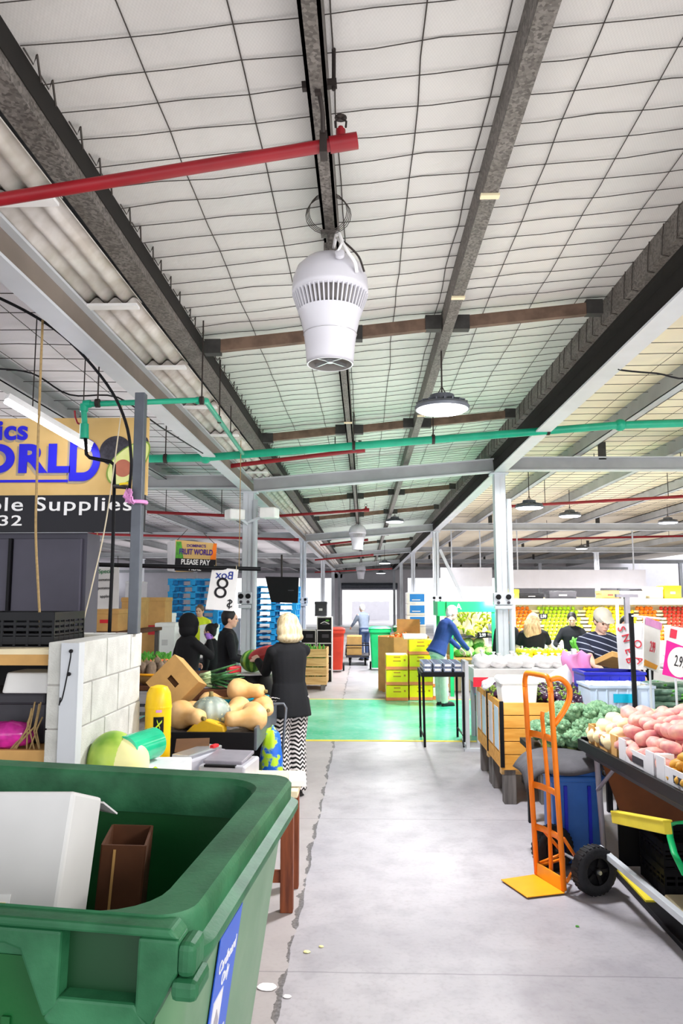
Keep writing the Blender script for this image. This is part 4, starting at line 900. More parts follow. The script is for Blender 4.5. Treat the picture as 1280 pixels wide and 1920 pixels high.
# ================================================================== PEOPLE
def ik(a, b, l1, l2, pole):
    d = b-a; L_ = min(d.length, (l1+l2)*.985); d = d.normalized(); b = a+d*L_
    x = (l1*l1-l2*l2+L_*L_)/(2*L_); h = math.sqrt(max(0, l1*l1-x*x)); p = V(pole); p = (p-d*p.dot(d)).normalized()
    return a+d*x+p*h, b
def hand(mb, w, d, n, side, curl, k):
    """palm, four unequal fingers and a thumb: w wrist, d along, n palm normal"""
    d = d.normalized(); n = (n-d*n.dot(d)).normalized(); s = d.cross(n)*side
    m = Matrix((s, d, n)).transposed()
    mb.ell(w+d*.045*k, (.038*k, .055*k, .017*k), m, 12, 8)
    for i, (o, l) in enumerate(((.028, .07), (.01, .078), (-.009, .073), (-.026, .058))):
        p = w+d*.085*k+s*o*k; a = curl; pts = [w+d*.05*k+s*o*.8*k, p]; dd = d
        for f in (.45, .32, .25):
            dd = (d*math.cos(a)+n*math.sin(a)); p = p+dd*l*f*k; pts.append(p); a += curl*.9
        mb.tube(pts, [.0105*k, .0105*k, .0095*k, .0088*k, .007*k], 8)
    b = w+d*.02*k+s*.03*k; mb.tube([b, b+(d*.6+s*.8)*.035*k+n*.008*k, b+(d*.85+s*.5)*.06*k+n*.018*k, b+(d+s*.2)*.08*k+n*.028*k], [.013*k, .012*k, .0105*k, .008*k], 8)
def person(label, loc, face, h=1.7, lean=0, head=(0, 0), hands=(None, None), top='navy', legs='jean', hair=('short', 'hair_dark'), skin='skin', cap=None, sleeve='long', wide=1.0, vox=.012, hip_back=0, cuff='navy', gloves=None, curl=.5, skirt=False, extra=None, group=None, stance=.09, nrm=None, pole=None, hem=None):
    """figure facing local +Y, turned by `face`; hands are targets in the figure's own frame"""
    t = thing('person', label, 'person', loc, face, group); g = L(t); k = h/1.7
    hip = V((0, -hip_back, .92*k)); rl = Matrix.Rotation(-lean, 3, 'X')
    U = lambda x, y, z: hip + rl @ (V((x*k, y*k, z*k))-V((0, 0, .92*k)))
    body = MB(); topm = MB(); leg = MB()
    G = lambda pts: [g(*p) for p in pts]
    R3 = (MW[t.name].to_3x3())
    # torso
    tor = [(0, 0, .84, .155, .11), (0, 0, .92, .165, .115), (0, .0, 1.02, .142, .1), (0, .005, 1.15, .15, .108), (0, .005, 1.28, .168, .115), (0, -.01, 1.38, .155, .095), (0, -.015, 1.43, .09, .07)]
    upv = R3 @ V((0, 1, 0))
    def torso(mb, e, lo=0, hi=99, z0=None):
        ps = [(U(x, y, z), ((a*wide+e)*k, (b*(wide**.8)+e)*k)) for x, y, z, a, b in tor[lo:hi]]
        mb.tube(G([p for p, _ in ps]), [r for _, r in ps], 20, up=upv)
    torso(body, 0); torso(topm, .014, 0, 99)
    if sleeve == 'long': topm.tube(G([U(0, -.015, 1.38), U(0, -.008, 1.43), U(0, -.002, 1.465)]), [.085*k, .07*k, .066*k], 16)
    if hem: topm.tube(G([U(0, -.005, hem), U(0, 0, .9), U(0, 0, 1.05)]), [((.208*wide)*k, .165*k), ((.19*wide)*k, .15*k), ((.165*wide)*k, .12*k)], 20, up=upv)
    neck = U(0, -.01, 1.41); hr = Matrix.Rotation(head[1], 3, 'Z') @ Matrix.Rotation(-lean*.6-head[0], 3, 'X')
    n1 = U(0, .0, 1.475); body.tube(G([neck, n1, n1+hr @ V((0, .012, .05))*k]), [.058*k, .052*k, .055*k], 14)
    hc = n1 + hr @ V((0, .018, .11))*k
    H = lambda x, y, z: g(*(hc + hr @ V((x, y, z))*k)); HR = R3 @ hr
    sc = lambda *r: tuple(q*k for q in r)
    body.ell(H(0, -.01, .015), sc(.074, .094, .1), HR, 22, 16); body.ell(H(0, .02, -.045), sc(.058, .068, .07), HR, 18, 12); body.ell(H(0, .055, -.085), sc(.03, .03, .024), HR)
    body.tube([H(0, .08, .012), H(0, .1, -.02), H(0, .098, -.03)], [.008*k, .013*k, .012*k], 8); body.ell(H(0, .072, .03), sc(.05, .02, .012), HR); body.ell(H(0, .082, -.06), sc(.022, .012, .009), HR)
    for s in (-1, 1): body.ell(H(s*.076, -.012, -.01), sc(.009, .02, .032), HR); body.ell(H(s*.035, .062, -.022), sc(.02, .02, .018), HR)
    # arms
    for s, hd in ((-1, hands[0]), (1, hands[1])):
        sh = U(s*(.168*wide), -.005, 1.36)
        tg = V(hd)*1 if hd is not None else V((s*.24*k, .06*k, .76*k))
        el, wr = ik(sh, tg, .285*k, .25*k, pole or (s*.55, -.6, -.5))
        body.tube(G([sh, sh+(el-sh)*.5, el, el+(wr-el)*.3, wr]), [.05*k, .046*k, .038*k, .037*k, .026*k], 12); body.ell(g(*sh), .055*k)
        d = wr-el; n_ = V(nrm) if nrm else (V((-s, 0, 0)) if hd is None else V((-s*.4, 0, -.9)))
        hb = MB() if gloves and s == 1 else body
        hand(hb, g(*wr), R3 @ d, R3 @ n_, -s, curl if hd is not None else .25, k*1.0)
        if hb is not body: hb.ell(g(*wr), .03*k); remesh(hb, 'glove', gloves, t, .007, 2)
        e = .012*k
        if sleeve == 'long': topm.tube(G([sh, sh+(el-sh)*.5, el, el+(wr-el)*.3, wr-(wr-el)*.02]), [.06*k, .056*k+e*.3, .05*k, .047*k, .038*k], 14)
        else: topm.tube(G([sh, sh+(el-sh)*.4, sh+(el-sh)*.72]), [.062*k, .062*k, .064*k], 14)
        topm.ell(g(*sh), .058*k); topm.tube(G([U(s*.03, -.015, 1.405), U(s*.1*wide, -.012, 1.395), sh]), [.06*k, .056*k, .054*k], 12)
    # legs
    sp = stance*k
    for s in (-1, 1):
        hp = hip + V((s*.085*k*wide, 0, -.04*k)); an = V((s*sp, -.01, .085*k)); kn = (hp+an)/2 + V((0, .025*k, .02*k))
        body.tube(G([hp, hp+(kn-hp)*.5, kn, kn+(an-kn)*.35, an, an-V((0, 0, .05*k))]), [.082*k, .07*k, .052*k, .053*k, .035*k, .035*k], 12)
        fo = V((s*sp, .05*k, .04*k)); body.ell(g(*fo), sc(.038, .1, .03), R3)
        e = .0 if not skirt else .014
        leg.tube(G([hp+V((0, 0, .06*k)), hp+(kn-hp)*.5, kn, kn+(an-kn)*.4, an-V((0, 0, .03*k))]), [(.098+e)*k, (.09+e)*k, (.07+e*1.3)*k, (.068+e*1.6)*k, (.06+e*2)*k], 16)
        m = MB(); m.ell(g(*(fo+V((0, .005, .0)))), sc(.046, .115, .04), R3, 16, 10); m.tube(G([an-V((0, 0, .06*k)), an+V((0, 0, .02*k))]), [.046*k, .042*k], 12)
        m.box(g(*(V((s*sp, .05*k, .012)))), (.085*k, .23*k, .02), R3); remesh(m, 'shoe', 'shoe' if legs != 'pale_trouser' else 'shoe', t, max(vox, .01), 2)
    leg.tube(G([hip+V((0, 0, -.1*k)), hip, hip+V((0, 0, .07*k))]), [(.165*k*wide, .13*k), (.172*k*wide, .13*k), (.165*k*wide, .122*k)], 20, up=upv)
    ps = remesh(leg, 'trousers', legs, t, vox)
    tp = remesh(topm, 'jacket' if sleeve == 'long' else 'shirt', top, t, vox)
    bo = remesh(body, 'body', skin, t, min(vox, .009), 2)
    for s in (-1, 1): MB().ell(H(s*.032, .079, .006), sc(.011, .007, .008), HR).build('eye', 'eye', bo, smooth=True)
    MB().tube([H(-.022, .09, -.062), H(0, .0955, -.062), H(.022, .09, -.062)], .003*k, 6).build('mouth', 'lip', bo)
    st, hm = hair; hb = MB()
    if st != 'bald' and st != 'hood':
        hb.ell(H(0, -.025, .03), sc(.086, .1, .103), HR, 22, 16)
        if st == 'short': hb.ell(H(0, -.055, -.02), sc(.072, .06, .075), HR)
        if st == 'bob': hb.ell(H(0, -.05, -.035), sc(.135, .105, .11), HR, 24, 16); hb.ell(H(0, -.055, -.1), sc(.142, .1, .06), HR, 24, 14); hb.ell(H(0, -.035, .04), sc(.112, .108, .105), HR, 22, 14)
        if st == 'long': hb.tube([H(0, -.05, .0), H(0, -.085, -.1), H(.01, -.1, -.22), H(.01, -.09, -.33)], [(.115*k, .08*k), (.14*k, .07*k), (.15*k, .055*k), (.09*k, .03*k)], 18, up=upv); hb.ell(H(0, -.035, .0), sc(.115, .095, .12), HR)
        if st == 'bun': hb.ell(H(0, -.12, .08), .045*k); hb.ell(H(0, -.05, -.02), sc(.075, .06, .075), HR)
        remesh(hb, 'hair', hm, t, min(vox, .011), 4)
    if st == 'hood':
        hb.ell(H(0, -.03, .02), sc(.112, .128, .135), HR, 22, 16); hb.ell(H(0, -.035, -.07), sc(.12, .11, .1), HR, 20, 12); hb.tube([H(0, .05, .09), H(.09, .06, .03), H(.09, .05, -.08), H(0, .045, -.14), H(-.09, .05, -.08), H(-.09, .06, .03)], .022*k, 10, closed=True)
        remesh(hb, 'hood', hm, t, vox, 3)
    if cap:
        cb = MB().ell(H(0, -.015, .055), sc(.092, .112, .085), HR, 24, 14); cb.tube([H(0, .06, .07), H(0, .12, .062), H(0, .165, .045)], [(.075*k, .012*k), (.075*k, .009*k), (.05*k, .005*k)], 16, up=HR @ V((0, 0, 1)))
        remesh(cb, 'cap', cap, t, .009, 2)
    return t
# the shopper with the blonde bob, seen from behind
wl = V((-.655, 6.62, 0))
person('woman seen from behind with blonde bob, black cardigan and black and white zigzag trousers', wl, R(32), 1.54, .07, (.1, R(8)),
       ((-.13, .4, 1.13), (.02, .43, 1.1)), 'black_cloth', 'chevron', ('bob', 'blonde'), 'skin_pale', vox=.009, wide=1.04, skirt=True, curl=.55, pole=(0, -.3, -1), hem=.74)
gw = Matrix.Translation(wl) @ Matrix.Rotation(R(32), 4, 'Z'); c = gw @ V((.0, .5, 1.17))
t = thing('melon_slice', 'cut wedge of red melon held up by the blonde woman', 'melon', c, R(32)); g = L(t)
mb = MB().ell(c, (.17, .08, .08), Matrix.Rotation(R(20), 3, 'Z') @ Matrix.Rotation(R(-12), 3, 'Y'), 24, 14, fn=lambda u: 1 if u.z > -.2 else .9); mb.build('flesh', pm('red melon wrap', '#cf4a4a', .3, 0, .15, 9, hex2='#b83a3c'), t, smooth=True)
p = V((at(350, 1200, 8.3).x, 8.3, 0)); person('person in a black hooded jacket holding a purple gloved hand to the face', p, R(-50), 1.5, .05, (.0, R(-10)), ((-.2, .2, .95), (.06, .24, 1.23)), 'black_cloth', 'black_cloth', ('hood', 'black_cloth'), 'skin', vox=.012, wide=1.15, gloves='purple_glove', curl=.9)
p = V((at(425, 1200, 8.95).x, 8.95, 0)); person('dark haired man in a dark jacket facing right beside the left column', p, R(-70), 1.55, .03, (.05, R(-12)), ((-.2, .26, .95), (.2, .24, .95)), 'navy', 'black_cloth', ('short', 'hair_dark'), 'skin', vox=.013, wide=1.1)
p = V((at(399, 1200, 9.6).x, 9.6, 0)); person('dark haired person half hidden between the hooded person and the man in the dark jacket', p, R(75), 1.36, .05, (.1, 0), (None, None), 'navy', 'black_cloth', ('bun', 'hair_dark'), 'skin', vox=.014)
p = V((at(376, 1160, 14).x, 14, 0)); person('far stall worker in a yellow safety vest below the pay sign', p, R(172), 1.56, .05, (.15, 0), ((-.18, .3, .95), (.18, .3, .95)), 'hi_vis', 'black_cloth', ('short', 'hair_brown'), 'skin', vox=.016)
# seller with the cap
p = V((at(1122, 1200, 7.5).x, 7.5, 0)); person('stall man in a pale cap and navy striped shirt looking down at the white crate', p, R(196), 1.6, .16, (.32, R(-8)), ((-.14, .45, .98), (.2, .44, .98)), 'stripe', 'jean', ('short', 'hair_brown'), 'skin_pale', cap='beige', sleeve='short', wide=1.22, vox=.009, hip_back=.05)
p = V((at(828, 1200, 12.1).x, 12.1, 0)); person('white haired person in a navy blue jumper bending over the white stall', p, R(-68), 1.62, .42, (.2, 0), ((-.12, .42, .84), (.14, .42, .84)), 'navy_blue', 'pale_trouser', ('short', 'hair_white'), 'skin_pale', vox=.013, wide=1.08, hip_back=.08, hem=.84)
p = V((at(683, 1200, 20.6).x, 20.6, 0)); person('far person in a blue grey top pushing the flat trolley near the bright doorway', p, R(30), 1.52, .2, (.1, 0), ((-.18, .4, .9), (.18, .4, .9)), 'grey_cloth', 'jean', ('short', 'hair_white'), 'skin', vox=.018)
p = V((at(950, 1200, 11.6).x, 11.6, 0)); person('shopper in a black coat seen from behind beside the right column', p, R(20), 1.5, .03, (.1, R(-20)), (None, None), 'black_cloth', 'black_cloth', ('short', 'hair_brown'), 'skin', vox=.014)
p = V((at(1000, 1200, 11.0).x, 11.0, 0)); person('shopper with long blonde hair seen from behind at the fruit stall', p, R(-12), 1.47, .1, (.1, R(-15)), ((-.2, .3, .85), (.25, .35, .85)), 'black_cloth', 'black_cloth', ('long', 'hair_blonde'), 'skin_pale', vox=.013, wide=1.1, sleeve='short')
p = V((at(1073, 1200, 12.0).x, 12.0, 0)); person('dark haired worker behind the leafy greens at the far fruit stall', p, R(165), 1.47, .1, (.3, 0), ((-.2, .3, .95), (.2, .3, .95)), 'navy', 'black_cloth', ('short', 'hair_dark'), 'skin', vox=.014)
p = V((at(1178, 1190, 8.4).x, 8.4, 0)); person('person in dark clothes partly hidden behind the snow pea board', p, R(150), 1.5, .1, (.2, 0), (None, None), 'black_cloth', 'black_cloth', ('short', 'hair_dark'), 'skin', vox=.015)
# ================================================================== LEFT BACKGROUND
def table(name, label, x0, x1, y0, y1, zt, mat='white', leg='white_steel', cat='table', th=.04, lw=.05):
    t = thing(name, label, cat, ((x0+x1)/2, (y0+y1)/2, 0))
    MB().b2((x0, y0, zt-th), (x1, y1, zt)).build('tabletop', mat, t, bevel=.004)
    for x in (x0+lw, x1-lw):
        for y in (y0+lw, y1-lw): MB().b2((x-lw/2, y-lw/2, 0), (x+lw/2, y+lw/2, zt-th)).build('leg', leg, t)
    MB().b2((x0+lw, y0+lw-.01, .2), (x1-lw, y0+lw+.01, .24)).b2((x0+lw, y1-lw-.01, .2), (x1-lw, y1-lw+.01, .24)).build('stretcher', leg, t)
    return t
def fruit_proto(name, label, cat, kind, group, r=.035):
    t = thing(name, label, cat, (0, 0, 0), 0, group)
    if kind == 'ball': MB().ell((0, 0, 0), (r, r, r*.93), seg=12, rings=8).build('fruit_skin', name_mat[name], t, smooth=True)
    return t
def heap(proto, spots, label=None, group=None, rot=True, sc=(.88, 1.12)):
    """first spot takes the prototype itself, the rest are copies"""
    for i, p in enumerate(spots):
        o = proto if i == 0 else dup(proto, label=label, group=group)
        o.location = p; o.rotation_euler = (random.uniform(-.5, .5), random.uniform(-.5, .5), random.uniform(0, 6.28)) if rot else (0, 0, random.uniform(0, 6.28))
        s = random.uniform(*sc); o.scale = (s, s, s)
def pile_spots(x0, x1, y0, y1, z, r, h=None, jit=.25, layers=2, slope=0, stagger=True):
    out = []
    for l in range(layers):
        m = l*r*.75; nx = max(1, int((x1-x0-2*m)/(2*r))); ny = max(1, int((y1-y0-2*m)/(2*r)))
        for j in range(ny):
            for i in range(nx):
                x = x0+m+(i+.5+(l % 2)*.0)*(x1-x0-2*m)/nx; y = y0+m+(j+.5)*(y1-y0-2*m)/ny
                out.append((x+random.uniform(-jit, jit)*r, y+random.uniform(-jit, jit)*r, z + r*.95 + l*r*1.45 + (h((x-x0)/(x1-x0), (y-y0)/(y1-y0)) if h else 0) + slope*(y-y0)))
    return out
def ball(name, label, cat, mat, r, group, stem=None, sx=1.0):
    o = MB().ell((0, 0, 0), (r*sx, r, r*.95), seg=12, rings=8).build(name, mat, smooth=True)
    o['label'] = label; o['category'] = cat; o['group'] = group
    if stem: MB().ell((0, 0, r*.85), (r*.35, r*.35, r*.3), seg=8, rings=5).build('stem', stem, o)
    return o
random.seed(21)
# produce display behind the block pier: carrots, greens and taro
t = table('produce_stand', 'produce stand behind the block pier with carrots, taro and greens', -2.6, -1.62, 6.6, 8.0, .93, 'kraft_dark', 'wood_grey')
y = 6.75; b = V((at(290, 1275, y).x, y, .932)); t = thing('basket', 'round orange rimmed basket of taro behind the block pier', 'basket', b)
MB().lathe([(.1, 0), (.17, .05), (.19, .09), (.185, .095), (.16, .06), (.02, .02)], b, 28).build('bowl', 'kraft', t, smooth=True); MB().tube([b+V((.19*math.cos(a*PI/12), .19*math.sin(a*PI/12), .095)) for a in range(24)], .012, 8, closed=True).build('rim', 'orange_plate', t, smooth=True)
o = MB().ell((0, 0, 0), (.04, .04, .075), seg=14, rings=10, fn=lambda u: 1+.1*noise.noise(u*4)).build('taro', 'taro', smooth=True); o['label'] = 'brown taro root heaped in the orange rimmed basket'; o['category'] = 'taro'; o['group'] = 'taro in the basket'
MB().tube([(0, 0, .06), (.01, 0, .095)], [.012, .006], 8).build('stub', 'stem', o)
heap(o, [(b.x+.11*math.cos(a)*q, b.y+.11*math.sin(a)*q, .932+.13+.05*(1-q)) for q in (.15, 1) for a in ([0] if q < .5 else [k*PI/4 for k in range(8)])])
o = MB().tube([(0, 0, -.09), (0, 0, -.02), (0, 0, .06), (0, 0, .075)], [.004, .014, .02, .012], 10).build('carrot', 'carrot', smooth=True); o['label'] = 'orange carrot in the heap behind the taro basket'; o['category'] = 'carrot'; o['group'] = 'carrots behind the taro'
MB().tube([(0, 0, .07), (.005, 0, .1)], [.008, .004], 6).build('stub', 'leaf', o)
sp = []
for i in range(42): sp.append((random.uniform(-2.32, -1.9), random.uniform(7.1, 7.4), .955+.035*random.random()*4))
for i, p in enumerate(sp):
    q = o if i == 0 else dup(o); q.location = p; q.rotation_euler = (PI/2+random.uniform(-.3, .3), 0, random.uniform(-.6, .6))
tag(MB().b2((-2.4, 7.06, .932), (-1.85, 7.45, .952)).build('crate_liner', 'kraft'), 'flat kraft liner under the orange carrots', 'liner')
def leafy(name, label, c, r, h, mat='leaf', n=28, cat='greens', group=None):
    t = thing(name, label, cat, c, 0, group); mb = MB(); c = V(c)
    for k in range(n):
        a = random.uniform(0, 6.28); rr2 = random.uniform(.2, 1)*r; p = c+V((rr2*.3*math.cos(a), rr2*.3*math.sin(a), .0)); e = c+V((rr2*math.cos(a), rr2*math.sin(a), h*random.uniform(.6, 1)))
        mid = (p+e)/2+V((0, 0, h*.25)); w = r*.24
        mb.tube([p, p+(mid-p)*.6, mid, e], [(w*.15, w*.08), (w*.5, w*.1), (w, w*.12), (w*.3, w*.06)], 6)
    mb.build('leaf', mat, t, smooth=True)
    MB().lathe([(r*.25, 0), (r*.3, h*.25), (r*.2, h*.45)], c, 10).build('stalk', 'leek_pale', t, smooth=True); return t
for i, (px, lb) in enumerate(((272, 'bunch of leafy greens at the left end behind the carrots'), (292, 'bunch of leafy greens in the middle behind the carrots'), (312, 'bunch of leafy greens at the right end behind the carrots'))):
    p = at(px, 1215, 7.75); leafy('leafy_greens', lb, (p.x, 7.72, .932), .11, .22)
# boxes, foam and cardboard behind
def carton(label, px0, px1, py0, py1, Y, mat, d=.3, name='carton', rz=0, z0=None, lid=True, group=None):
    a, b = at(px0, py1, Y), at(px1, py0, Y); zb = a.z if z0 is None else z0; c = V(((a.x+b.x)/2, Y+d/2, zb)); t = thing(name, label, 'box', c, rz, group); g = L(t); w, h = b.x-a.x, b.z-zb
    MB().box(g(0, 0, h/2), (w, d, h), zrot(rz)).build('box_body', mat, t, bevel=.006); bb = t.children[0]
    if lid:
        m2 = 'foam' if mat in ('foam', 'white') else mat
        MB().box(g(0, 0, h-.03), (w+.012, d+.012, .05), zrot(rz)).build('box_lid', m2, t, bevel=.004)
        MB().box(g(0, -d/2-.001, h*.45), (w*.3, .003, h*.16), zrot(rz)).build('box_print', 'red' if mat == 'kraft' else 'carton_grey', bb)
    return t
t = table('packing_table', 'long packing table in the left background under the foam boxes', -4.6, -1.9, 10.4, 12.2, .85, 'dark_grey', 'dark_grey')
carton('white foam box in front of the blue pallets, left of the hooded person', 290, 328, 1168, 1215, 10.5, 'foam', .35, 'foam_box', z0=.851)
carton('white foam box with lid stacked behind, left of the hooded person', 275, 318, 1150, 1172, 11.5, 'foam', .4, 'foam_box', z0=.851)
carton('white foam box right of the hooded person', 374, 402, 1172, 1215, 10.6, 'foam', .35, 'foam_box', z0=.851)
ZT5 = at(200, 1184, 8.4).z
carton('kraft carton with red print beside the grey post', 168, 222, 1142, 1184, 8.4, 'kraft', .4, z0=ZT5)
carton('big kraft carton behind the grey post', 226, 262, 1120, 1184, 9.2, 'kraft', .4, z0=ZT5)
carton('brown carton at the left background beside the foam boxes', 262, 310, 1120, 1150, 10.8, 'kraft', .4, z0=.851)
for nm, x0, x1, y0, y1, z in (('carton_table', 155, 268, 8.3, 9.7, None),):
    zt = at(200, 1184, 8.4).z; a, b = at(158, 1184, 8.4).x, at(266, 1184, 9.2).x
    table('carton_table', 'table behind the block wall under the kraft cartons', a-.1, b+.1, 8.3, 9.75, zt-.002, 'kraft_dark', 'wood_grey')
carton('upright red carton behind the pale string, beside the cool room', 154, 166, 1142, 1184, 8.5, 'red', .1, 'red_carton', z0=at(200, 1184, 8.4).z, lid=False)
# hanging boards
def board(name, label, quad, th, mat, cat='sign'):
    """flat board from its four corners (tl, tr, br, bl)"""
    tl, tr, br, bl = [V(q) for q in quad]; c = (tl+tr+br+bl)/4; t = thing(name, label, cat, c); n = (tr-tl).cross(bl-tl).normalized()
    vs = [tl, tr, br, bl]; vs += [v+n*th for v in vs]
    MB().add(vs, [(0, 1, 2, 3), (7, 6, 5, 4), (0, 4, 5, 1), (1, 5, 6, 2), (2, 6, 7, 3), (3, 7, 4, 0)]).build('board', mat, t)
    u = (tr-tl+br-bl).normalized(); v = (tl-bl+tr-br); v = (v-u*v.dot(u)).normalized(); w = ((tr-tl).length+(br-bl).length)/2; h = ((tl-bl).length+(tr-br).length)/2
    fm = frame(c, u, v)
    if fm.to_3x3().col[2].y > 0: pass
    return t, fm @ Matrix.Translation((0, 0, .003)), w, h
Y = 7.38
t, fm, w, h = board('price_board', 'white hanging board with a large black 8 beside the left column', [at(398, 1063, Y), at(447, 1068, Y), at(437, 1146, Y), at(385, 1142, Y)], .006, 'white')
mir = Matrix.Diagonal((-1, 1, 1, 1))
text('letters', 'Box', h*.27, fm @ Matrix.Translation((.01, h*.33, .002)) @ mir, 'ink_navy', t, bold=.004)
text('letters', '8', h*.72, fm @ Matrix.Translation((-.01, -.0, .002)) @ Matrix.Rotation(R(-8), 4, 'Z') @ mir, 'ink_black', t, bold=-.012)
text('letters', '$', h*.28, fm @ Matrix.Translation((w*.33, -h*.33, .002)) @ mir, 'ink_black', t, bold=.0)
for px in (402, 443): MB().tube([at(px, 1070, Y), at(px, 1060, 7.39)], .004, 5).build('tie', 'twine', t)
a, b = at(163, 1058, 7.0), at(488, 1067, 7.5); t = thing('hanging_rail', 'long black rail carrying the 8 board across the left stalls', 'rail', a)
MB().tube([a, b], .021, 10).build('rail_bar', 'black', t, smooth=2); MB().tube([a+(b-a)*.05, a+(b-a)*.05+V((0, 0, 1.35))], .004, 5).tube([a+(b-a)*.87, a+(b-a)*.87+V((0, 0, 1.3))], .004, 5).build('hanger', 'rope', t)
Y = 9.2
t, fm, w, h = board('pay_sign', 'hanging box sign in yellow and black asking shoppers to pay', [at(329, 1012, Y), at(405, 1019, Y), at(405, 1071, Y), at(329, 1072, Y)], .008, 'sign_tan')
MB().prism([(-w/2, -h/2), (w/2, -h/2), (w/2, -h*.08), (-w/2, -h*.08)], .002, fm).build('black_band', 'sign_black', t)
MB().prism([(-w/2, -h*.08), (-w*.3, -h*.08), (-w*.38, h*.48), (-w/2, h*.48)], .002, fm).build('leaf_picture', 'leaf', t)
MB().prism([(w/2, -h*.08), (w*.36, -h*.08), (w*.42, h*.46), (w/2, h*.46)], .002, fm).build('fruit_picture', 'orange_fruit', t)
text('letters', "DOMINIC'S", h*.13, fm @ Matrix.Translation((0, h*.35, .003)), 'purple_ink', t, bold=.02); text('letters', 'FRUIT WORLD', h*.26, fm @ Matrix.Translation((0, h*.14, .003)), 'purple_ink', t, bold=.03, sx=.66)
text('letters', 'PLEASE PAY', h*.24, fm @ Matrix.Translation((0, -h*.2, .004)), 'white', t, bold=.03, sx=.78); text('letters', 'HERE', h*.18, fm @ Matrix.Translation((0, -h*.41, .004)), 'white', t, bold=.02)
a, b, c2, d2 = at(314, 1017, Y+.35), at(329, 1012, Y), at(329, 1072, Y), at(314, 1070, Y+.35)
MB().add([a, b, c2, d2], [(0, 1, 2, 3)]).build('side_panel', 'carton_white', t, solid=.006)
MB().tube([at(332, 1013, Y), at(352, 992, Y)], .004, 5).tube([at(402, 1019, Y), at(382, 1000, Y)], .004, 5).build('hanger', 'wire', t)
t, fm, w, h = board('specials_board', 'grey specials board with green heading behind the black rod', [at(181, 1064, 7.9), at(223, 1063, 7.9), at(222, 1141, 7.9), at(178, 1142, 7.9)], .01, 'carton_grey')
text('letters', 'Special', h*.14, fm @ Matrix.Translation((-.01, h*.4, .003)), 'ink_green', t, bold=.004)
for i, s in enumerate(('tomatoes', 'potatoes', 'apples')): text('letters', s, h*.1, fm @ Matrix.Translation((-.02, h*(.2-.2*i), .003)), 'ink_black', t)
MB().tube([at(183, 1064, 7.9), at(183, 1042, 7.9)], .004, 5).tube([at(221, 1064, 7.9), at(221, 1042, 7.9)], .004, 5).build('hanger', 'wire', t)
# blue pallets
def pallet():
    t = thing('pallet', 'blue timber pallet in the tall stack behind the 8 board', 'pallet', (0, 0, 0), 0, 'blue pallets behind the 8 board'); w, d = 1.1, 1.0
    mb = MB()
    for k in range(6): mb.b2((-w/2+k*(w-.1)/5, -d/2, .122), (-w/2+k*(w-.1)/5+.1, d/2, .14))
    for k in range(3): mb.b2((-w/2+k*(w-.1)/2, -d/2, 0), (-w/2+k*(w-.1)/2+.1, d/2, .018))
    mb.b2((-w/2, -d/2, .1), (w/2, -d/2+.1, .122)).b2((-w/2, d/2-.1, .1), (w/2, d/2, .122)).b2((-w/2, -.05, .1), (w/2, .05, .122)); mb.build('deck', 'pallet_blue', t)
    mb = MB()
    for x in (-w/2+.06, 0, w/2-.06):
        for y in (-d/2+.06, 0, d/2-.06): mb.box((x, y, .059), (.11, .11, .082))
    mb.build('block', 'pallet_blue', t); return t
pp = pallet(); first = True
for (px, Y, n, lb, gr) in ((362, 16.2, 15, 'blue timber pallet in the tall stack behind the 8 board', 'blue pallets behind the 8 board'), (512, 17.6, 14, 'blue timber pallet in the stack between the column and the blonde woman', 'blue pallets beside the left column'), (272, 17, 8, 'blue timber pallet in the low stack behind the foam boxes', 'blue pallets behind the foam boxes')):
    p = at(px, 1150, Y)
    for k in range(n):
        o = pp if first else dup(pp, label=lb, group=gr); first = False
        o.location = (p.x+random.uniform(-.02, .02), Y+.5+random.uniform(-.02, .02), .1405*k); o.rotation_euler = (0, 0, random.uniform(-.02, .02))
# television
Y = 15.6
t, fm, w, h = board('screen', 'black hanging screen between the left column and the far column', [at(497, 1081, Y), at(560, 1082, Y), at(558, 1131, Y), at(508, 1129, Y)], .05, 'black_gloss', 'screen')
MB().tube([at(528, 1083, Y+.06), at(528, 1040, Y+.06)], .02, 8).build('ceiling_mount', 'dark_iron', t); MB().box(at(545, 1107, Y-.01), (.12, .01, .02)).build('reflection_strip', 'dark_grey', t)
# black crates stack, wooden crate, bins
base = 15.4; k0 = 0
random.seed(31)
for c_, (px) in enumerate((578, 608)):
    for k in range(5 if c_ else 4):
        p = at(px, 1180, base); z = .262*k; lb = 'black produce box in the tall stack left of the red bin'
        t = thing('produce_box', lb, 'box', (p.x, base+.2, z), 0, 'black produce boxes left of the red bin'); c = V((p.x, base+.2, z))
        MB().box(c+V((0, 0, .125)), (.3, .4, .25)).build('box_body', 'black', t); MB().b2(c+V((-.152, -.203, .235)), c+V((.152, .203, .255))).b2(c+V((-.155, -.205, 0)), c+V((-.14, .2, .25))).b2(c+V((.14, -.205, 0)), c+V((.155, .2, .25))).build('box_edge', 'carton_grey', t)
        MB().box(c+V((.02, -.2035, .13)), (.14, .005, .07)).build('box_print', 'dark_grey', t)
        if k == 4:
            MB().tube([c+V((-.08, -.206, .12)), c+V((0, -.206, .16)), c+V((.1, -.206, .11))], .008, 6).build('swoosh_print', 'white', t); MB().ell(c+V((.06, -.205, .18)), (.04, .004, .02)).build('leaf_print', 'leaf', t)
carton('dark grey carton on top of the black produce boxes', 590, 612, 1128, 1151, 15.5, 'dark_grey', .3, z0=1.316)
Y = 14; a, b = at(576, 1215, Y), at(612, 1285, Y)
t = thing('timber_crate', 'pale timber crate right of the blonde woman', 'crate', ((a.x+b.x)/2, Y+.4, 0)); zt = a.z
mb = MB()
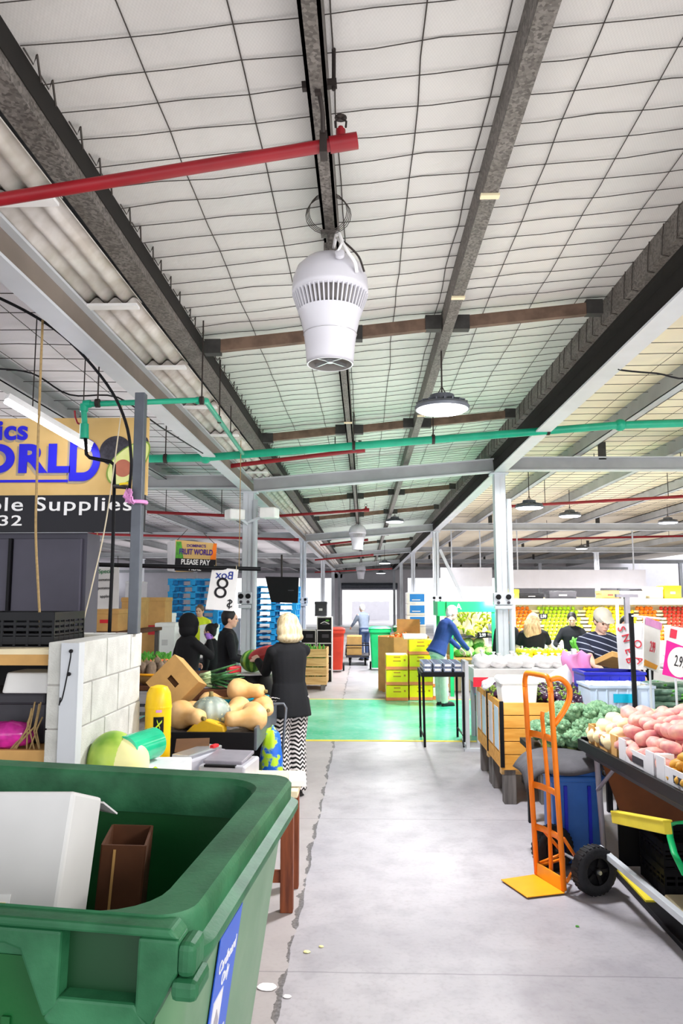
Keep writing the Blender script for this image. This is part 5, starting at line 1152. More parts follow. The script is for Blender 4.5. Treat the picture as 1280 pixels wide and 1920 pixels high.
for k in range(4):
    z0 = .1+k*(zt-.1)/4
    for yy in (Y, Y+.78): mb.b2((a.x-.2, yy, z0), (b.x, yy+.02, z0+(zt-.1)/4-.02))
    for xx in (a.x-.2, b.x-.02): mb.b2((xx, Y+.02, z0), (xx+.02, Y+.78, z0+(zt-.1)/4-.02))
mb.b2((a.x-.18, Y+.02, .1), (b.x-.02, Y+.78, .13)); mb.build('slats', 'wood_x', t)
for x in (a.x-.15, b.x-.07):
    for y in (Y+.05, Y+.7): MB().b2((x-.04, y-.04, 0), (x+.04, y+.04, .1)).build('foot', 'wood_grey', t)
for i in range(3): leafy('leafy_greens', ('leafy greens at the left of the pale timber crate', 'leafy greens in the middle of the pale timber crate', 'leafy greens at the right of the pale timber crate')[i], (a.x-.08+.14*i, Y+.3, .131), .14, zt-.06)
def wheelie(label, x, y, w, d, h, mat, lidmat=None, full=True, name='wheelie_bin'):
    t = thing(name, label, 'bin', (x, y, 0)); c = V((x, y, 0))
    R_ = lambda a, b, z: [c+V(p) for p in rr(a, b, .05, z, 5)]
    MB().rings([R_(w*.4, d*.4, .06), R_(w*.48, d*.48, h*.93), R_(w*.53, d*.53, h*.93), R_(w*.53, d*.53, h)]).build('bin_body', mat, t, smooth=2)
    MB().rings([R_(w*.52, d*.52, h+.002), R_(w*.54, d*.54, h+.02), R_(w*.4, d*.4, h+.06)]).build('lid', lidmat or mat, t, smooth=2)
    for s in (-1, 1): MB().lathe([(.05, -.02), (.09, -.02), (.09, .02), (.05, .02)], c+V((s*w*.45, d*.36, .09)), 16, rot=E_(0, 90, 0)).build('wheel', 'black', t, smooth=2)
    MB().tube([c+V((-w*.4, d*.5, h-.03)), c+V((-w*.4, d*.66, h-.01)), c+V((w*.4, d*.66, h-.01)), c+V((w*.4, d*.5, h-.03))], .014, 8).build('handle', mat, t); return t
p = flo(628, 1257); wheelie('rust red wheelie bin beside the black produce boxes', -.72, 17.5, .5, .55, .95, 'bin_red')
wheelie('narrow bright red bin standing in front of the rust red bin', -.86, 16.2, .28, .3, .72, 'red_pink', 'carton_white')
x = at(708, 1240, 17.6).x; wheelie('green wheelie bin right of the far trolley, nearer the aisle', .36, 18.0, .5, .55, .95, 'frame_green')
wheelie('green wheelie bin right of the far trolley, beside the orange bin', .95, 17.6, .56, .55, 1.0, 'bin_green')
# flat trolley near the doorway
Y = 19.0; a, b = at(648, 1240, Y), at(692, 1240, Y); t = thing('flat_trolley', 'black flat trolley with rails in front of the bright doorway', 'trolley', ((a.x+b.x)/2, Y+.5, 0))
MB().b2((a.x, Y, .2), (b.x, Y+1.0, .25)).build('platform', 'dark_grey', t)
for x in (a.x+.1, b.x-.1):
    for y in (Y+.12, Y+.88): MB().lathe([(.03, -.02), (.09, -.02), (.09, .02), (.03, .02)], (x, y, .09), 14, rot=E_(0, 90, 0)).b2((x-.03, y-.03, .1), (x+.03, y+.03, .2)).build('wheel', 'black', t)
MB().tube([(a.x, Y+.05, .25), (a.x, Y+.05, .5), (b.x, Y+.05, .5), (b.x, Y+.05, .25)], .015, 8).tube([(a.x, Y+.95, .25), (a.x, Y+.95, .5), (b.x, Y+.95, .5), (b.x, Y+.95, .25)], .015, 8).build('rail', 'black', t)
tag(MB().b2((a.x+.02, Y+.12, .252), (a.x+.4, Y+.85, .72)).build('carton', 'kraft', bevel=.01), 'kraft carton on the far flat trolley', 'box')
# octagonal carton of oranges
Y = 14.2; cx = .72; r = .5; t = thing('bulk_carton', 'waist high octagonal carton filled with oranges behind the yellow crates', 'box', (cx, Y, 0)); zt = .98
mb = MB(); poly = [(cx+r*math.cos(PI/8+k*PI/4), Y+r*math.sin(PI/8+k*PI/4)) for k in range(8)]
for (x0_, y0_), (x1_, y1_) in zip(poly, poly[1:]+poly[:1]): mb.bar((x0_, y0_, zt/2), (x1_, y1_, zt/2), .012, zt)
mb.b2((cx-.4, Y-.4, .0), (cx+.4, Y+.4, .05)); mb.build('carton_wall', 'kraft', t)
MB().bar((cx-.2, Y+.47, zt), (cx+.3, Y+.47, zt+.28), .01, .02).b2((cx-.1, Y+.46, zt), (cx+.35, Y+.475, zt+.3)).build('raised_flap', 'kraft', t)
tag(MB().lathe([(.4, 0), (.42, .78), (.02, .79)], (cx, Y, .06), 16).build('filler', 'kraft_dark'), 'packing filler under the oranges in the octagonal carton', 'packing')
o = ball('orange', 'orange in the heap in the octagonal carton', 'orange', 'orange_fruit', .042, 'oranges in the octagonal carton', 'leaf')
sp = [(cx+q*math.cos(a), Y+q*math.sin(a), .89+.14*(1-q/.42)) for q, n in ((.03, 1), (.13, 8), (.23, 15), (.33, 22), (.41, 27)) for a in [2*PI*k/n for k in range(n)]]
heap(o, sp)
# yellow crates
def ycrate(label, x, y, z, w=.36, d=.5, h=.245):
    t = thing('fruit_carton', label, 'box', (x, y, z), 0, None); c = V((x, y, z))
    MB().box(c+V((0, 0, h*.5)), (w, d, h-.004)).build('box_body', 'crate_yellow', t, bevel=.006)
    MB().box(c+V((0, 0, .03)), (w+.004, d+.004, .05)).build('box_band', 'band_orange', t); MB().box(c+V((0, -d/2-.001, h*.6)), (w*.35, .004, .018)).box(c+V((0, -d/2-.001, h*.85)), (w*.3, .004, .02)).build('hand_hole', 'amber', t)
    MB().box(c+V((w*.35, -d/2-.001, h*.65)), (.03, .004, .03)).build('box_print', 'amber', t); return t
xa, xb = .345, .72
for i, lb in enumerate(('bottom yellow carton of the front stack by the green floor', 'middle yellow carton of the front stack by the green floor', 'top yellow carton of the front stack, with a white band below')): ycrate(lb, (xa+xb)/2, 12.85, .005+.25*i)
for i, lb in enumerate(('lowest yellow carton of the taller second stack', 'second yellow carton from the floor in the taller stack', 'third yellow carton from the floor in the taller stack', 'uppermost yellow carton of the taller second stack')): ycrate(lb, .93, 12.9, .005+.248*i, .38)
for i, lb in enumerate(('lowest orange and white carton behind the black stand', 'middle orange and white carton behind the black stand', 'top orange and white carton behind the black stand')): 
    t = ycrate(lb, 1.27, 13.0, .005+.2*i, .26, .4, .195); t.children[0].data.materials[0] = M['band_orange']; t.children[1].data.materials[0] = M['white']
carton('white carton on top of the taller yellow stack', 757, 800, 1190, 1214, 12.75, 'white', .4, z0=1.0)
# blue fruit boxes
Y = 15.0; a, b = at(763, 1185, Y).x, at(798, 1185, Y).x
for k in range(8):
    w = b-a; z = .225*k; hi = k >= 5
    lb = ('white box with a blue panel at the bottom of the three in view', 'white box with a blue panel in the middle of the three in view', 'white box with a blue panel on the very top')[k-5] if hi else 'plain white box low in the stack behind the yellow cartons'
    t = thing('fruit_box', lb, 'box', ((a+b)/2, Y+.25, z), 0, None if hi else 'plain white boxes behind the yellow cartons'); c = V(((a+b)/2, Y+.25, z))
    MB().box(c+V((0, 0, .11)), (w, .5, .218)).build('box_body', 'white', t, bevel=.005)
    if hi: MB().box(c+V((.02, -.251, .115)), (w*.78, .004, .15)).build('blue_panel', 'box_blue', t); MB().box(c+V((.0, -.2535, .075)), (w*.45, .003, .016)).build('box_print', 'white', t)
# more things filling the left hall behind
random.seed(41)
for i, (px, py0, py1, Y, mat, lb) in enumerate(((180, 1150, 1180, 13, 'kraft', 'far kraft carton left of the specials board'), (435, 1160, 1210, 19, 'foam', 'far white foam box between the pallet stacks'), (250, 1090, 1130, 20, 'white', 'far white box behind the pale post'))):
    carton(lb, px-16, px+16, py0, py1, Y, mat, .5, z0=0)
# ================================================================== RIGHT SIDE
# ---- orange sack truck
A, B = V((1.045, 4.84, 0)), V((1.15, 4.56, 0)); ux = (B-A).normalized(); uy = V((ux.y, -ux.x, 0))  # uy: to the plate side
if uy.x > 0: uy = -uy
O = (A+B)/2; hw = (B-A).length/2
t = thing('sack_truck', 'orange steel sack truck with black tyres standing in the aisle', 'hand truck', O, math.atan2(ux.y, ux.x))
def S(x, y, z): return O + ux*x + uy*y + V((0, 0, z if z < .31 else .31+(z-.31)*.968))     # x across (+ near), y toward the toe plate
lean = lambda z: .042*z
mb = MB()
for s in (-1, 1):
    mb.tube([S(s*hw*.92, lean(z), z) for z in (.02, .4, .8, 1.1)] + ([S(s*hw*.92, lean(1.2), 1.2)]), .0165, 12)
mb.tube(sm([S(-hw*.92, lean(1.17), 1.17), S(-hw*.9, lean(1.2), 1.21), S(-hw*.78, lean(1.24), 1.25), S(-hw*.55, lean(1.26), 1.262), S(hw*.55, lean(1.26), 1.262), S(hw*.78, lean(1.24), 1.25), S(hw*.9, lean(1.2), 1.21), S(hw*.92, lean(1.17), 1.17)]), .0165, 12)
mb.build('upright_frame', 'orange', t, smooth=True)
mb = MB().tube(sm([S(hw*.92, lean(1.24), 1.245), S(hw*1.0, lean(1.2)-.06, 1.25), S(hw*1.02, lean(1.2)-.115, 1.2), S(hw*1.02, lean(1.1)-.115, 1.13), S(hw*.98, lean(1)-.07, 1.05), S(hw*.92, lean(.97)-.005, .97)]), .0165, 12); mb.build('loop_handle', 'orange', t, smooth=True)
for z in (.88, .56, .3):
    MB().tube([S(-hw*.92, lean(z), z), S(-hw*.4, lean(z)-.022, z), S(hw*.4, lean(z)-.022, z), S(hw*.92, lean(z), z)], [(.006, .02)]*4, 8).build('crossbar', 'orange', t, smooth=True)
MB().tube([S(0, lean(.02)-.01, .04), S(0, lean(.6)-.03, .6), S(0, lean(1)-.02, 1.0), S(0, lean(.88)-.02, 1.03)], .013, 10).build('centre_bar', 'orange', t, smooth=True)
MB().tube([S(-hw*.9, 0, .06), S(0, -.1, .14), S(hw*.9, 0, .06)], .01, 8).tube([S(-hw*.8, -.02, .3), S(-hw*.5, -.15, .14)], .01, 8).tube([S(hw*.8, -.02, .3), S(hw*.5, -.15, .14)], .01, 8).tube([S(-hw*.9, -.02, .08), S(-hw*.5, -.15, .14)], .01, 8).tube([S(hw*.9, -.02, .06), S(hw*.5, -.15, .14)], .01, 8).build('axle_brace', 'orange', t, smooth=True)
pl = MB(); P4 = [S(-hw*1.0, .01, .008), S(hw*1.06, .01, .008), S(hw*.95, .25, .008), S(-hw*.95, .25, .008)]
pl.add(P4 + [p+V((0, 0, .006)) for p in P4], [(3, 2, 1, 0), (4, 5, 6, 7), (0, 1, 5, 4), (1, 2, 6, 5), (2, 3, 7, 6), (3, 0, 4, 7)]).bar(S(-hw, .005, .05), S(hw, .005, .05), .008, .08); pl.build('toe_plate', 'orange_plate', t, bevel=.004)
ax = MB().tube([S(-hw-.09, -.16, .135), S(hw+.09, -.16, .135)], .01, 10); ax.build('axle', 'chrome', t)
rq = ux.to_track_quat('Z', 'Y').to_matrix()
for s in (-1, 1):
    c = S(s*(hw+.055), -.16, .135)
    w = MB().lathe([(.075, -.04), (.1, -.047), (.125, -.042), (.134, -.025), (.135, 0), (.134, .025), (.125, .042), (.1, .047), (.075, .04)], c, 36, rot=rq, caps=False)
    ty = w.build('tyre', 'tyre', t, smooth=True)
    tr = MB()
    for k in range(30):
        a = 2*PI*k/30; d = rq @ V((math.cos(a), math.sin(a), 0)); tr.bar(c+d*.132+ux*-.03, c+d*.132+ux*.03, .014, .01, up=d)
    tr.build('tread', 'tyre', ty)
    hb = MB().lathe([(.022, -.045), (.025, -.02), (.075, -.015), (.077, .015), (.025, .02), (.022, .045)], c, 28, rot=rq)
    for k in range(5):
        a = 2*PI*k/5; d = rq @ V((math.cos(a), math.sin(a), 0)); hb.bar(c+d*.02+ux*s*.02, c+d*.075+ux*s*.02, .02, .02, up=ux)
    hb.build('wheel_hub', 'black', ty, smooth=2); MB().lathe([(.014, .0), (.012, .012)], c+ux*s*.045, 12, rot=rq if s > 0 else rq @ E_(180, 0, 0)).build('hub_cap', 'chrome', ty, smooth=2)

# ---- black sloping potato stall
XR0, XR1 = 1.40, 1.58     # aisle side edge: x at y = 5.0 and at y = 2.4
def xe(y): return XR0 + (XR1-XR0)*(5.0-y)/2.6
ZT = .78
t = thing('potato_stall', 'black steel market stall along the right edge piled with potato boxes', 'stall', (2.0, 3.9, 0))
vs = [(xe(5.0), 5.0), (xe(2.2), 2.2), (3.2, 2.2), (3.2, 5.0)]
MB().prism(vs, .03, Matrix.Translation((0, 0, ZT-.03))).build('table_deck', 'black', t)
MB().bar((xe(5.02)-.012, 5.02, ZT-.02), (xe(2.2)-.012, 2.2, ZT-.01), .025, .065).bar((xe(5.02), 5.02, ZT-.01), (3.2, 5.02, ZT-.01), .025, .065).build('edge_rail', 'black_gloss', t, bevel=.004)
MB().bar((xe(5.0)+.02, 4.97, ZT-.075), (xe(2.2)+.02, 2.2, ZT-.075), .02, .02).build('under_rail', 'dark_grey', t)
for y in (4.9, 2.5): MB().tube([(xe(y)+.08, y, 0), (xe(y)+.05, y, ZT-.05)], .018, 10).tube([(xe(y)+.05, y-.0, .5), (xe(y)+.08, y-.28, ZT-.08)], .012, 8).build('leg', 'scale_pan', t, smooth=2)
for y in (4.9, 2.5): MB().tube([(3.1, y, 0), (3.1, y, ZT-.05)], .018, 10).build('leg', 'scale_pan', t, smooth=2)
MB().add([(1.47, 4.93, ZT-.04), (1.62, 4.93, .3), (3.1, 4.93, .12), (3.1, 4.93, ZT-.04)], [(0, 1, 2, 3)]).build('end_panel', 'ply', t, solid=.012)
MB().b2((1.6, 4.97, .02), (3.1, 4.99, .6)).build('back_skirt', 'black', t)
# base runner with yellow strip and steel rail
p0, p1 = flo(1150, 1640), flo(1285, 1790); d = (p1-p0).normalized(); p2 = p1 + d*.9
t = thing('stall_runner', 'low black plinth with a worn yellow strip and a steel rail below the potato stall', 'plinth', (p0+p1)/2)
MB().bar(p0+V((.05, 0, .016)), p2+V((.05, 0, .016)), .1, .03).build('plinth', 'black', t, bevel=.004)
MB().bar(p0+V((.055, 0, .036)), p0+d*.5+V((.055, 0, .036)), .085, .012).build('yellow_strip', 'yellow_board', t)
q0, q1 = at(1122, 1590, 4.72), at(1280, 1722, 3.65); dd = (q1-q0); q1 = q0+dd*1.5
MB().bar(q0, q1, .035, .035).build('steel_rail', 'light_steel', t, bevel=.003)
for f in (.06, 1.42): MB().tube([q0+dd*f, q0+dd*f-V((0, 0, (q0+dd*f).z-.02))], .012, 8).build('rail_post', 'dark_grey', t)
# crates under the stall
vented_crate((1.84, 3.75, .001), (.42, .62, .24), 'black_gloss', 'black slotted crate on the floor under the potato stall', R(-4), rows=5)
vented_crate((1.84, 3.75, .242), (.42, .62, .22), 'black_gloss', 'black slotted crate stacked on another below the potato stall', R(-3), rows=5)
vented_crate((2.2, 4.7, .001), (1.0, .38, .16), 'black', 'long flat black crate on the floor at the back under the stall', 0, rows=3); vented_crate((2.2, 4.7, .163), (1.0, .38, .14), 'black', 'long flat black crate on top of another at the back under the stall', 0, rows=3)
c = V((1.62, 3.3, .45))
tag(MB().tube([at(1254, 1548, 3.95), at(1256, 1570, 3.92), at(1264, 1600, 3.86), at(1284, 1640, 3.7)], [(.016, .008)]*4, 10).tube([at(1254, 1548, 3.95), at(1266, 1543, 3.85), at(1290, 1541, 3.7)], [(.012, .008)]*3, 10).build('green_strap', 'frame_green', smooth=True), 'green plastic strap hooked on the black crate below the potatoes', 'strap')
a, b = at(1152, 1532, 4.3), at(1252, 1552, 3.75)
tag(MB().bar(a, b, .04, .06).bar(a+V((.0, .0, .03)), b+V((0, 0, .03)), .05, .01).build('yellow_plank', 'yellow_board', bevel=.004), 'yellow painted plank wedged under the potato stall', 'plank')
tag(MB().b2((1.68, 4.1, .001), (2.1, 4.48, .04)).build('paper_bundle', 'cream', bevel=.01), 'pale flattened cartons on the floor under the potato stall', 'box')
# potato trays
def tray(name, label, c, d, mat, rz, h=.11, group=None):
    t = thing(name, label, 'box', c, rz, group); g = L(t); x, y = d; rot = zrot(rz); mb = MB()
    mb.box(g(0, 0, .004), (x, y, .008), rot)
    for s in (-1, 1):
        mb.box(g(s*x/2, 0, h*.36), (.007, y, h*.72), rot); mb.box(g(0, s*y/2, h*.36), (x, .007, h*.72), rot)
        for q in (-1, 1):
            mb.box(g(s*x/2, q*(y/2-.045), h/2), (.0085, .09, h), rot); mb.box(g(q*(x/2-.045), s*y/2, h/2), (.09, .0085, h), rot)
    mb.build('tray_wall', mat, t)
    MB().box(g(-x/2-.005, -.03, h*.35), (.003, y*.3, h*.3), rot).build('tray_print', 'dark_grey', t); return t
sl = math.atan2(XR0-XR1, 2.6); rzT = -math.atan((XR0-XR1)/2.6)
for y, mat, lb in ((4.72, 'kraft', 'kraft tray of white potatoes at the far end of the stall edge'), (4.25, 'carton_white', 'pale tray at the stall edge under the pink potatoes'), (3.78, 'carton_white', 'pale tray of yellow finger potatoes on the stall edge'), (3.3, 'carton_white', 'nearest pale tray on the stall edge, nearly empty')):
    tray('potato_tray', lb, (xe(y)+.22, y, ZT+.001), (.4, .44), mat, rzT, .12)
tray('potato_tray', 'inner tray of pink potatoes behind the edge trays', (xe(4.25)+.66, 4.25, ZT+.001), (.4, .44), 'carton_white', rzT, .12)
random.seed(51)
def potato(name, label, mat, group, r):
    o = MB().ell((0, 0, 0), r, seg=16, rings=10, fn=lambda u: 1+.1*noise.noise(u*1.7)).build(name, mat, smooth=True); o['label'] = label; o['category'] = 'potato'; o['group'] = group; return o
pk = potato('potato', 'pink skinned potato in the big heap on the black stall', 'pink_potato', 'pink potatoes on the stall', (.075, .046, .044))
sp = []
for l in range(3):
    z = ZT+.05+l*.06; m = l*.055
    y = 3.98+m
    while y < 4.78-m*.6:
        x = xe(y)+.07+m*1.1
        while x < xe(y)+.86-m*.3: sp.append((x+random.uniform(-.012, .012), y+random.uniform(-.012, .012), z+random.uniform(-.012, .012)+.07*max(0, min(1, (x-1.4)/.5)))); x += .098
        y += .086
sp = [p for p in sp if p[0] < .47*p[1]+.06]
heap(pk, sp, sc=(.78, 1.1))
for o in list(COL.objects):
    if o.name.startswith('potato') and o.get('group') == 'pink potatoes on the stall': o.rotation_euler = (random.uniform(-.35, .35), random.uniform(-.4, .4), random.uniform(-.9, 2.6))
wp = potato('potato', 'pale washed potato at the left of the heap beside the broccoli', 'white_potato', 'pale potatoes on the stall', (.06, .048, .046)); sp = []
for l in range(3):
    for i in range(8-2*l):
        for j in range(5-l): sp.append((1.46+.05*l+.1*i+random.uniform(-.015, .015), 4.6+.02*l+.088*j+random.uniform(-.012, .012), ZT+.06+.05*l+.04*min(1, i/4)+random.uniform(-.01, .01)))
heap(wp, [p for p in sp if p[0] < .47*p[1]+.06])
kp = potato('potato', 'small yellow finger potato in the pale tray on the stall edge', 'kipfler', 'yellow finger potatoes', (.055, .031, .03)); sp = []
for l in range(3):
    for i in range(7-l):
        for j in range(7-l): sp.append((xe(3.8)+.06+.03*l+.08*i+random.uniform(-.01, .01), 3.6+.02*l+.06*j+random.uniform(-.01, .01), ZT+.04+.045*l+.03*i/4))
heap(kp, [p for p in sp if p[0] < .47*p[1]+.06])
tag(MB().tube([(xe(3.3)+.1, 3.2, ZT+.03), (xe(3.3)+.2, 3.35, ZT+.05), (xe(3.3)+.3, 3.3, ZT+.04)], .012, 6).ell((xe(3.3)+.2, 3.3, ZT+.02), (.14, .15, .012)).build('packing_straw', 'core'), 'dark straw packing in the nearest tray', 'packing')
# broccoli shelf
t = thing('broccoli_stand', 'stand behind the sack truck carrying the broccoli', 'stall', (1.6, 5.6, 0))
MB().b2((1.2, 5.3, .58), (3.2, 6.0, .62)).build('table_deck', 'black', t)
for x in (1.26, 3.1):
    for y in (5.35, 5.95): MB().b2((x-.02, y-.02, 0), (x+.02, y+.02, .58)).build('leg', 'black', t)
random.seed(61)
def broccoli():
    o = thing('broccoli', 'head of broccoli in the heap behind the orange sack truck', 'broccoli', (0, 0, 0), 0, 'broccoli behind the sack truck')
    mb = MB(); mb.ell((0, 0, .0), (.07, .07, .05), seg=14, rings=9)
    for k in range(26):
        a = k*2.4; q = math.sqrt((k+.5)/26); mb.ell((.072*q*math.cos(a), .072*q*math.sin(a), .05*(1-q*q*.9)), .023, seg=8, rings=6, fn=lambda u: 1+.15*noise.noise(u*4+V((k, 0, 0))))
    mb.build('florets', 'broc', o, smooth=True); MB().tube([(0, 0, -.1), (0, 0, -.02)], [.024, .035], 10).build('stalk', 'broc_stem', o, smooth=True); return o
bp = broccoli(); sp = []
for l in range(3):
    for i in range(5-l):
        for j in range(4-l): sp.append((1.3+.07*l+.14*i+random.uniform(-.02, .02), 5.36+.06*l+.15*j+random.uniform(-.02, .02), .72+.075*l))
for i in range(6): sp.append((2.0+.14*i, 5.45+random.uniform(-.02, .03), .76+random.uniform(0, .05))); sp.append((2.0+.14*i, 5.6, .82))
for i, p in enumerate(sp):
    o = bp if i == 0 else dup(bp); o.location = p; o.rotation_euler = (random.uniform(.1, .6), random.uniform(-.4, .2), random.uniform(0, 6)); s = random.uniform(.9, 1.15); o.scale = (s, s, s)
# tarp over the blue tub
t = thing('blue_bin', 'upright blue plastic bin behind the orange sack truck', 'bin', (1.36, 5.12, 0)); mb = MB().b2((1.2, 5.0, .02), (1.52, 5.26, .6)).b2((1.18, 4.98, .52), (1.54, 5.28, .56)); mb.build('bin_body', 'blue_plastic', t, bevel=.012)
MB().b2((1.27, 4.985, .04), (1.29, 5.0, .5)).b2((1.42, 4.985, .04), (1.44, 5.0, .5)).build('rib', 'crate_blue', t)
def tarpf(u, v):
    x = 1.02+.56*u; y = 4.93+.42*v; e = max(0, (.2-u)/.2); f = max(0, (.3-v)/.3)
    return (x, y, .675 - .06*e*e*1.6 - .07*f*f + .012*math.sin(u*9+v*4) - .05*(1-u)*.6)
tag(MB().grid(tarpf, 26, 16).build('tarp', 'tarp', smooth=True, solid=.012), 'dark grey rubber mat draped over the blue bin behind the sack truck', 'mat')
# ---- timber crates with aubergines
X0, X1, Ya, Yb = 1.13, 1.87, 6.42, 7.75; Zb, Zt = .3, .83
def pinecrate(label, x0, x1, y0, y1, posters):
    t = thing('timber_bin', label, 'crate', ((x0+x1)/2, (y0+y1)/2, 0)); mb = MB(); n = 5; h = (Zt-Zb)/n
    for k in range(n):
        z0, z1 = Zb+k*h, Zb+(k+1)*h-.006
        mb.b2((x0, y0, z0), (x1, y0+.022, z1)).b2((x0, y1-.022, z0), (x1, y1, z1)).b2((x0, y0+.022, z0), (x0+.022, y1-.022, z1)).b2((x1-.022, y0+.022, z0), (x1, y1-.022, z1))
    mb.b2((x0, y0, Zb-.02), (x1, y1, Zb)); mb.build('boards', 'pine', t, bevel=.002)
    for x in (x0+.008, x1-.008): MB().b2((x-.016, y0-.006, Zb), (x+.016, y0+.012, Zt+.005)).build('corner_strip', 'black', t)
    for x in (x0+.07, (x0+x1)/2, x1-.07):
        for y in (y0+.07, y1-.07): MB().b2((x-.05, y-.05, 0), (x+.05, y+.05, Zb-.02)).build('foot', 'wood_grey', t, bevel=.004)
    MB().b2((x0, y0+.02, .24), (x1, y0+.1, .281)).build('bearer', 'wood_x', t)
    if posters:
        for k in range(2):
            yy = y0+.1+k*.3; MB().b2((x0-.004, yy, Zb+.12), (x0-.001, yy+.2, Zt-.06)).build('poster', 'carton_white' if k else 'crate_pale', t, label='pale printed sheet')
    return t
pinecrate('orange pine bin of aubergines behind the sack truck, with a white foam box on it', X0, X1, Ya, 7.08, True); pinecrate('second orange pine bin, behind the first, under the white stall cloth', X0, X1, 7.1, Yb, True)
tag(MB().b2((X0+.03, Ya+.03, Zb+.01), (X1-.03, 7.05, Zt-.03)).build('packing', 'core'), 'dark packing filling the front pine bin', 'packing')
tag(MB().b2((X0+.03, 7.13, Zb+.01), (X1-.03, Yb-.03, Zt-.02)).build('packing', 'core'), 'dark packing filling the second pine bin', 'packing')
random.seed(71)
o = thing('aubergine', 'small glossy dark aubergine in the heap on the pine bin', 'aubergine', (0, 0, 0), 0, 'aubergines on the pine bin')
MB().ell((0, 0, 0), (.027, .027, .04), seg=12, rings=9, fn=lambda u: 1-.18*u.z).build('fruit_skin', 'aub', o, smooth=True); MB().ell((0, 0, .032), (.018, .018, .01), seg=8, rings=5).tube([(0, 0, .035), (.006, 0, .062)], [.006, .004], 6).build('calyx', 'calyx', o, smooth=True)
sp = []
for l in range(2):
    for i in range(12):
        for j in range(11): sp.append((X0+.04+.03*l+.064*i+random.uniform(-.012, .012), Ya+.05+.03*l+.055*j+random.uniform(-.012, .012), Zt-.005+.035*l+.05*max(0, j/11-.1)))
sp = [p for p in sp if not (p[0] < X0+.37 and p[1] < Ya+.36)]
for i, p in enumerate(sp):
    q = o if i == 0 else dup(o); q.location = p; q.rotation_euler = (random.uniform(.3, 2.2), random.uniform(-.6, .6), random.uniform(0, 6.28))
c = V((X0+.17, Ya+.17, Zt-.028)); t = thing('foam_box', 'white foam box with a lid on the corner of the pine bin', 'box', c); zt = at(955, 1270, 6.5).z - c.z
MB().rings([[c+V(p) for p in rr(.14, .13, .02, 0)], [c+V(p) for p in rr(.155, .145, .02, zt-.05)]]).build('box_body', 'foam', t); MB().rings([[c+V(p) for p in rr(.165, .155, .02, zt-.05)], [c+V(p) for p in rr(.165, .155, .02, zt-.02)], [c+V(p) for p in rr(.15, .14, .02, zt)]]).build('box_lid', 'foam', t, bevel=.005)
random.seed(72)
for i, (x, y, lb) in enumerate(((1.22, 7.2, 'white plastic bag on the second pine bin, left'), (1.42, 7.35, 'white plastic bag on the second pine bin, middle'), (1.7, 7.3, 'white plastic bag on the second pine bin, right'))):
    tag(MB().ell((x, y, Zt+.045), (.12, .11, .07), seg=22, rings=14, fn=lambda u: 1+.25*noise.noise(u*2.6+V((i*3, 0, 0)))).build('plastic_bag', 'plastic_bag', smooth=True), lb, 'bag')
# red price card and coloured boxes left of the pine bins
t, fm, w, h = board('price_card', 'small red price card behind the pine bins', [at(887, 1270, 7.55), at(915, 1270, 7.55), at(915, 1288, 7.55), at(887, 1288, 7.55)], .006, 'price_red')
q = at(900, 1286, 7.565); MB().bar(q, (q.x, q.y, Zt-.03), .01, .01).build('stem', 'white', t)
# ---- black stand with punnets
P0 = V((.67, 8.8, 0)); SW, SD, SZ = .46, .62, .84
t = thing('punnet_stand', 'tall black steel stand in the aisle holding a tray of punnets', 'stand', (P0.x+SW/2, P0.y+SD/2, 0))
for x in (P0.x, P0.x+SW):
    for y in (P0.y, P0.y+SD): MB().tube([(x + (.012 if x == P0.x else -.0), y, 0), (x, y, SZ)], .014, 8).build('leg', 'black', t)
MB().b2((P0.x-.02, P0.y-.02, SZ-.05), (P0.x+SW+.02, P0.y+SD+.02, SZ)).build('top_frame', 'black', t, bevel=.004)
MB().tube([(P0.x, P0.y, .12), (P0.x, P0.y+SD, .12)], .01, 8).tube([(P0.x+SW, P0.y, .12), (P0.x+SW, P0.y+SD, .12)], .01, 8).build('side_rail', 'black', t)
for i in range(4):
    for j in range(4):
        for k in range(2):
            c = V((P0.x+.055+i*.117, P0.y+.08+j*.15, SZ+.001+.052*k)); lab = 'clear punnet of dark berries on the black stand'
            if i+j+k == 0:
                pn = thing('punnet', lab, 'punnet', c, 0, 'berry punnets on the black stand'); MB().rings([[c+V(p) for p in rr(.045, .06, .01, 0, 4)], [c+V(p) for p in rr(.053, .07, .01, .048, 4)]]).build('tub', 'punnet', pn, bevel=.003)
                MB().box(c+V((0, -.066, .026)), (.07, .006, .024)).build('label', 'white', pn); MB().box(c+V((0, 0, .049)), (.06, .08, .003)).build('berries', 'berry', pn)
            else: dup(pn, c)
# ---- white stall behind, with bags
t = table('white_stall', 'long white stall counter behind the pine bins heaped with white produce bags', 1.28, 3.9, 9.0, 9.6, .86, 'white', 'white_steel', 'stall', .16, .07)
random.seed(73)
for i in range(26):
    x = 1.42+.18*(i % 13)+random.uniform(-.03, .03); y = 9.14+.22*(i//13)
    if abs(x-1.81) < .2 and False: continue
    c = V((x, y, .925)); lb = 'knotted white bag of garlic heaped on the white stall'
    if i == 0:
        bg = MB().ell((0, 0, 0), (.11, .1, .075), seg=18, rings=12, fn=lambda u: 1+.2*noise.noise(u*2.6)).build('produce_bag', 'plastic_bag', smooth=True); bg['label'] = lb; bg['category'] = 'bag'; bg['group'] = 'white bags on the white stall'; bg.location = c
        MB().lathe([(.03, .06), (.012, .085), (.03, .11)], (0, 0, 0), 10).build('knot', 'plastic_bag', bg, smooth=True)
    else: q = dup(bg, c, random.uniform(0, 6)); s = random.uniform(.85, 1.2); q.scale = (s, s, s)
t = thing('steel_trestle', 'pale steel post frame with a long base rail beside the black stand', 'frame', (1.24, 8.6, 0)); x = at(876, 1340, 8.6).x
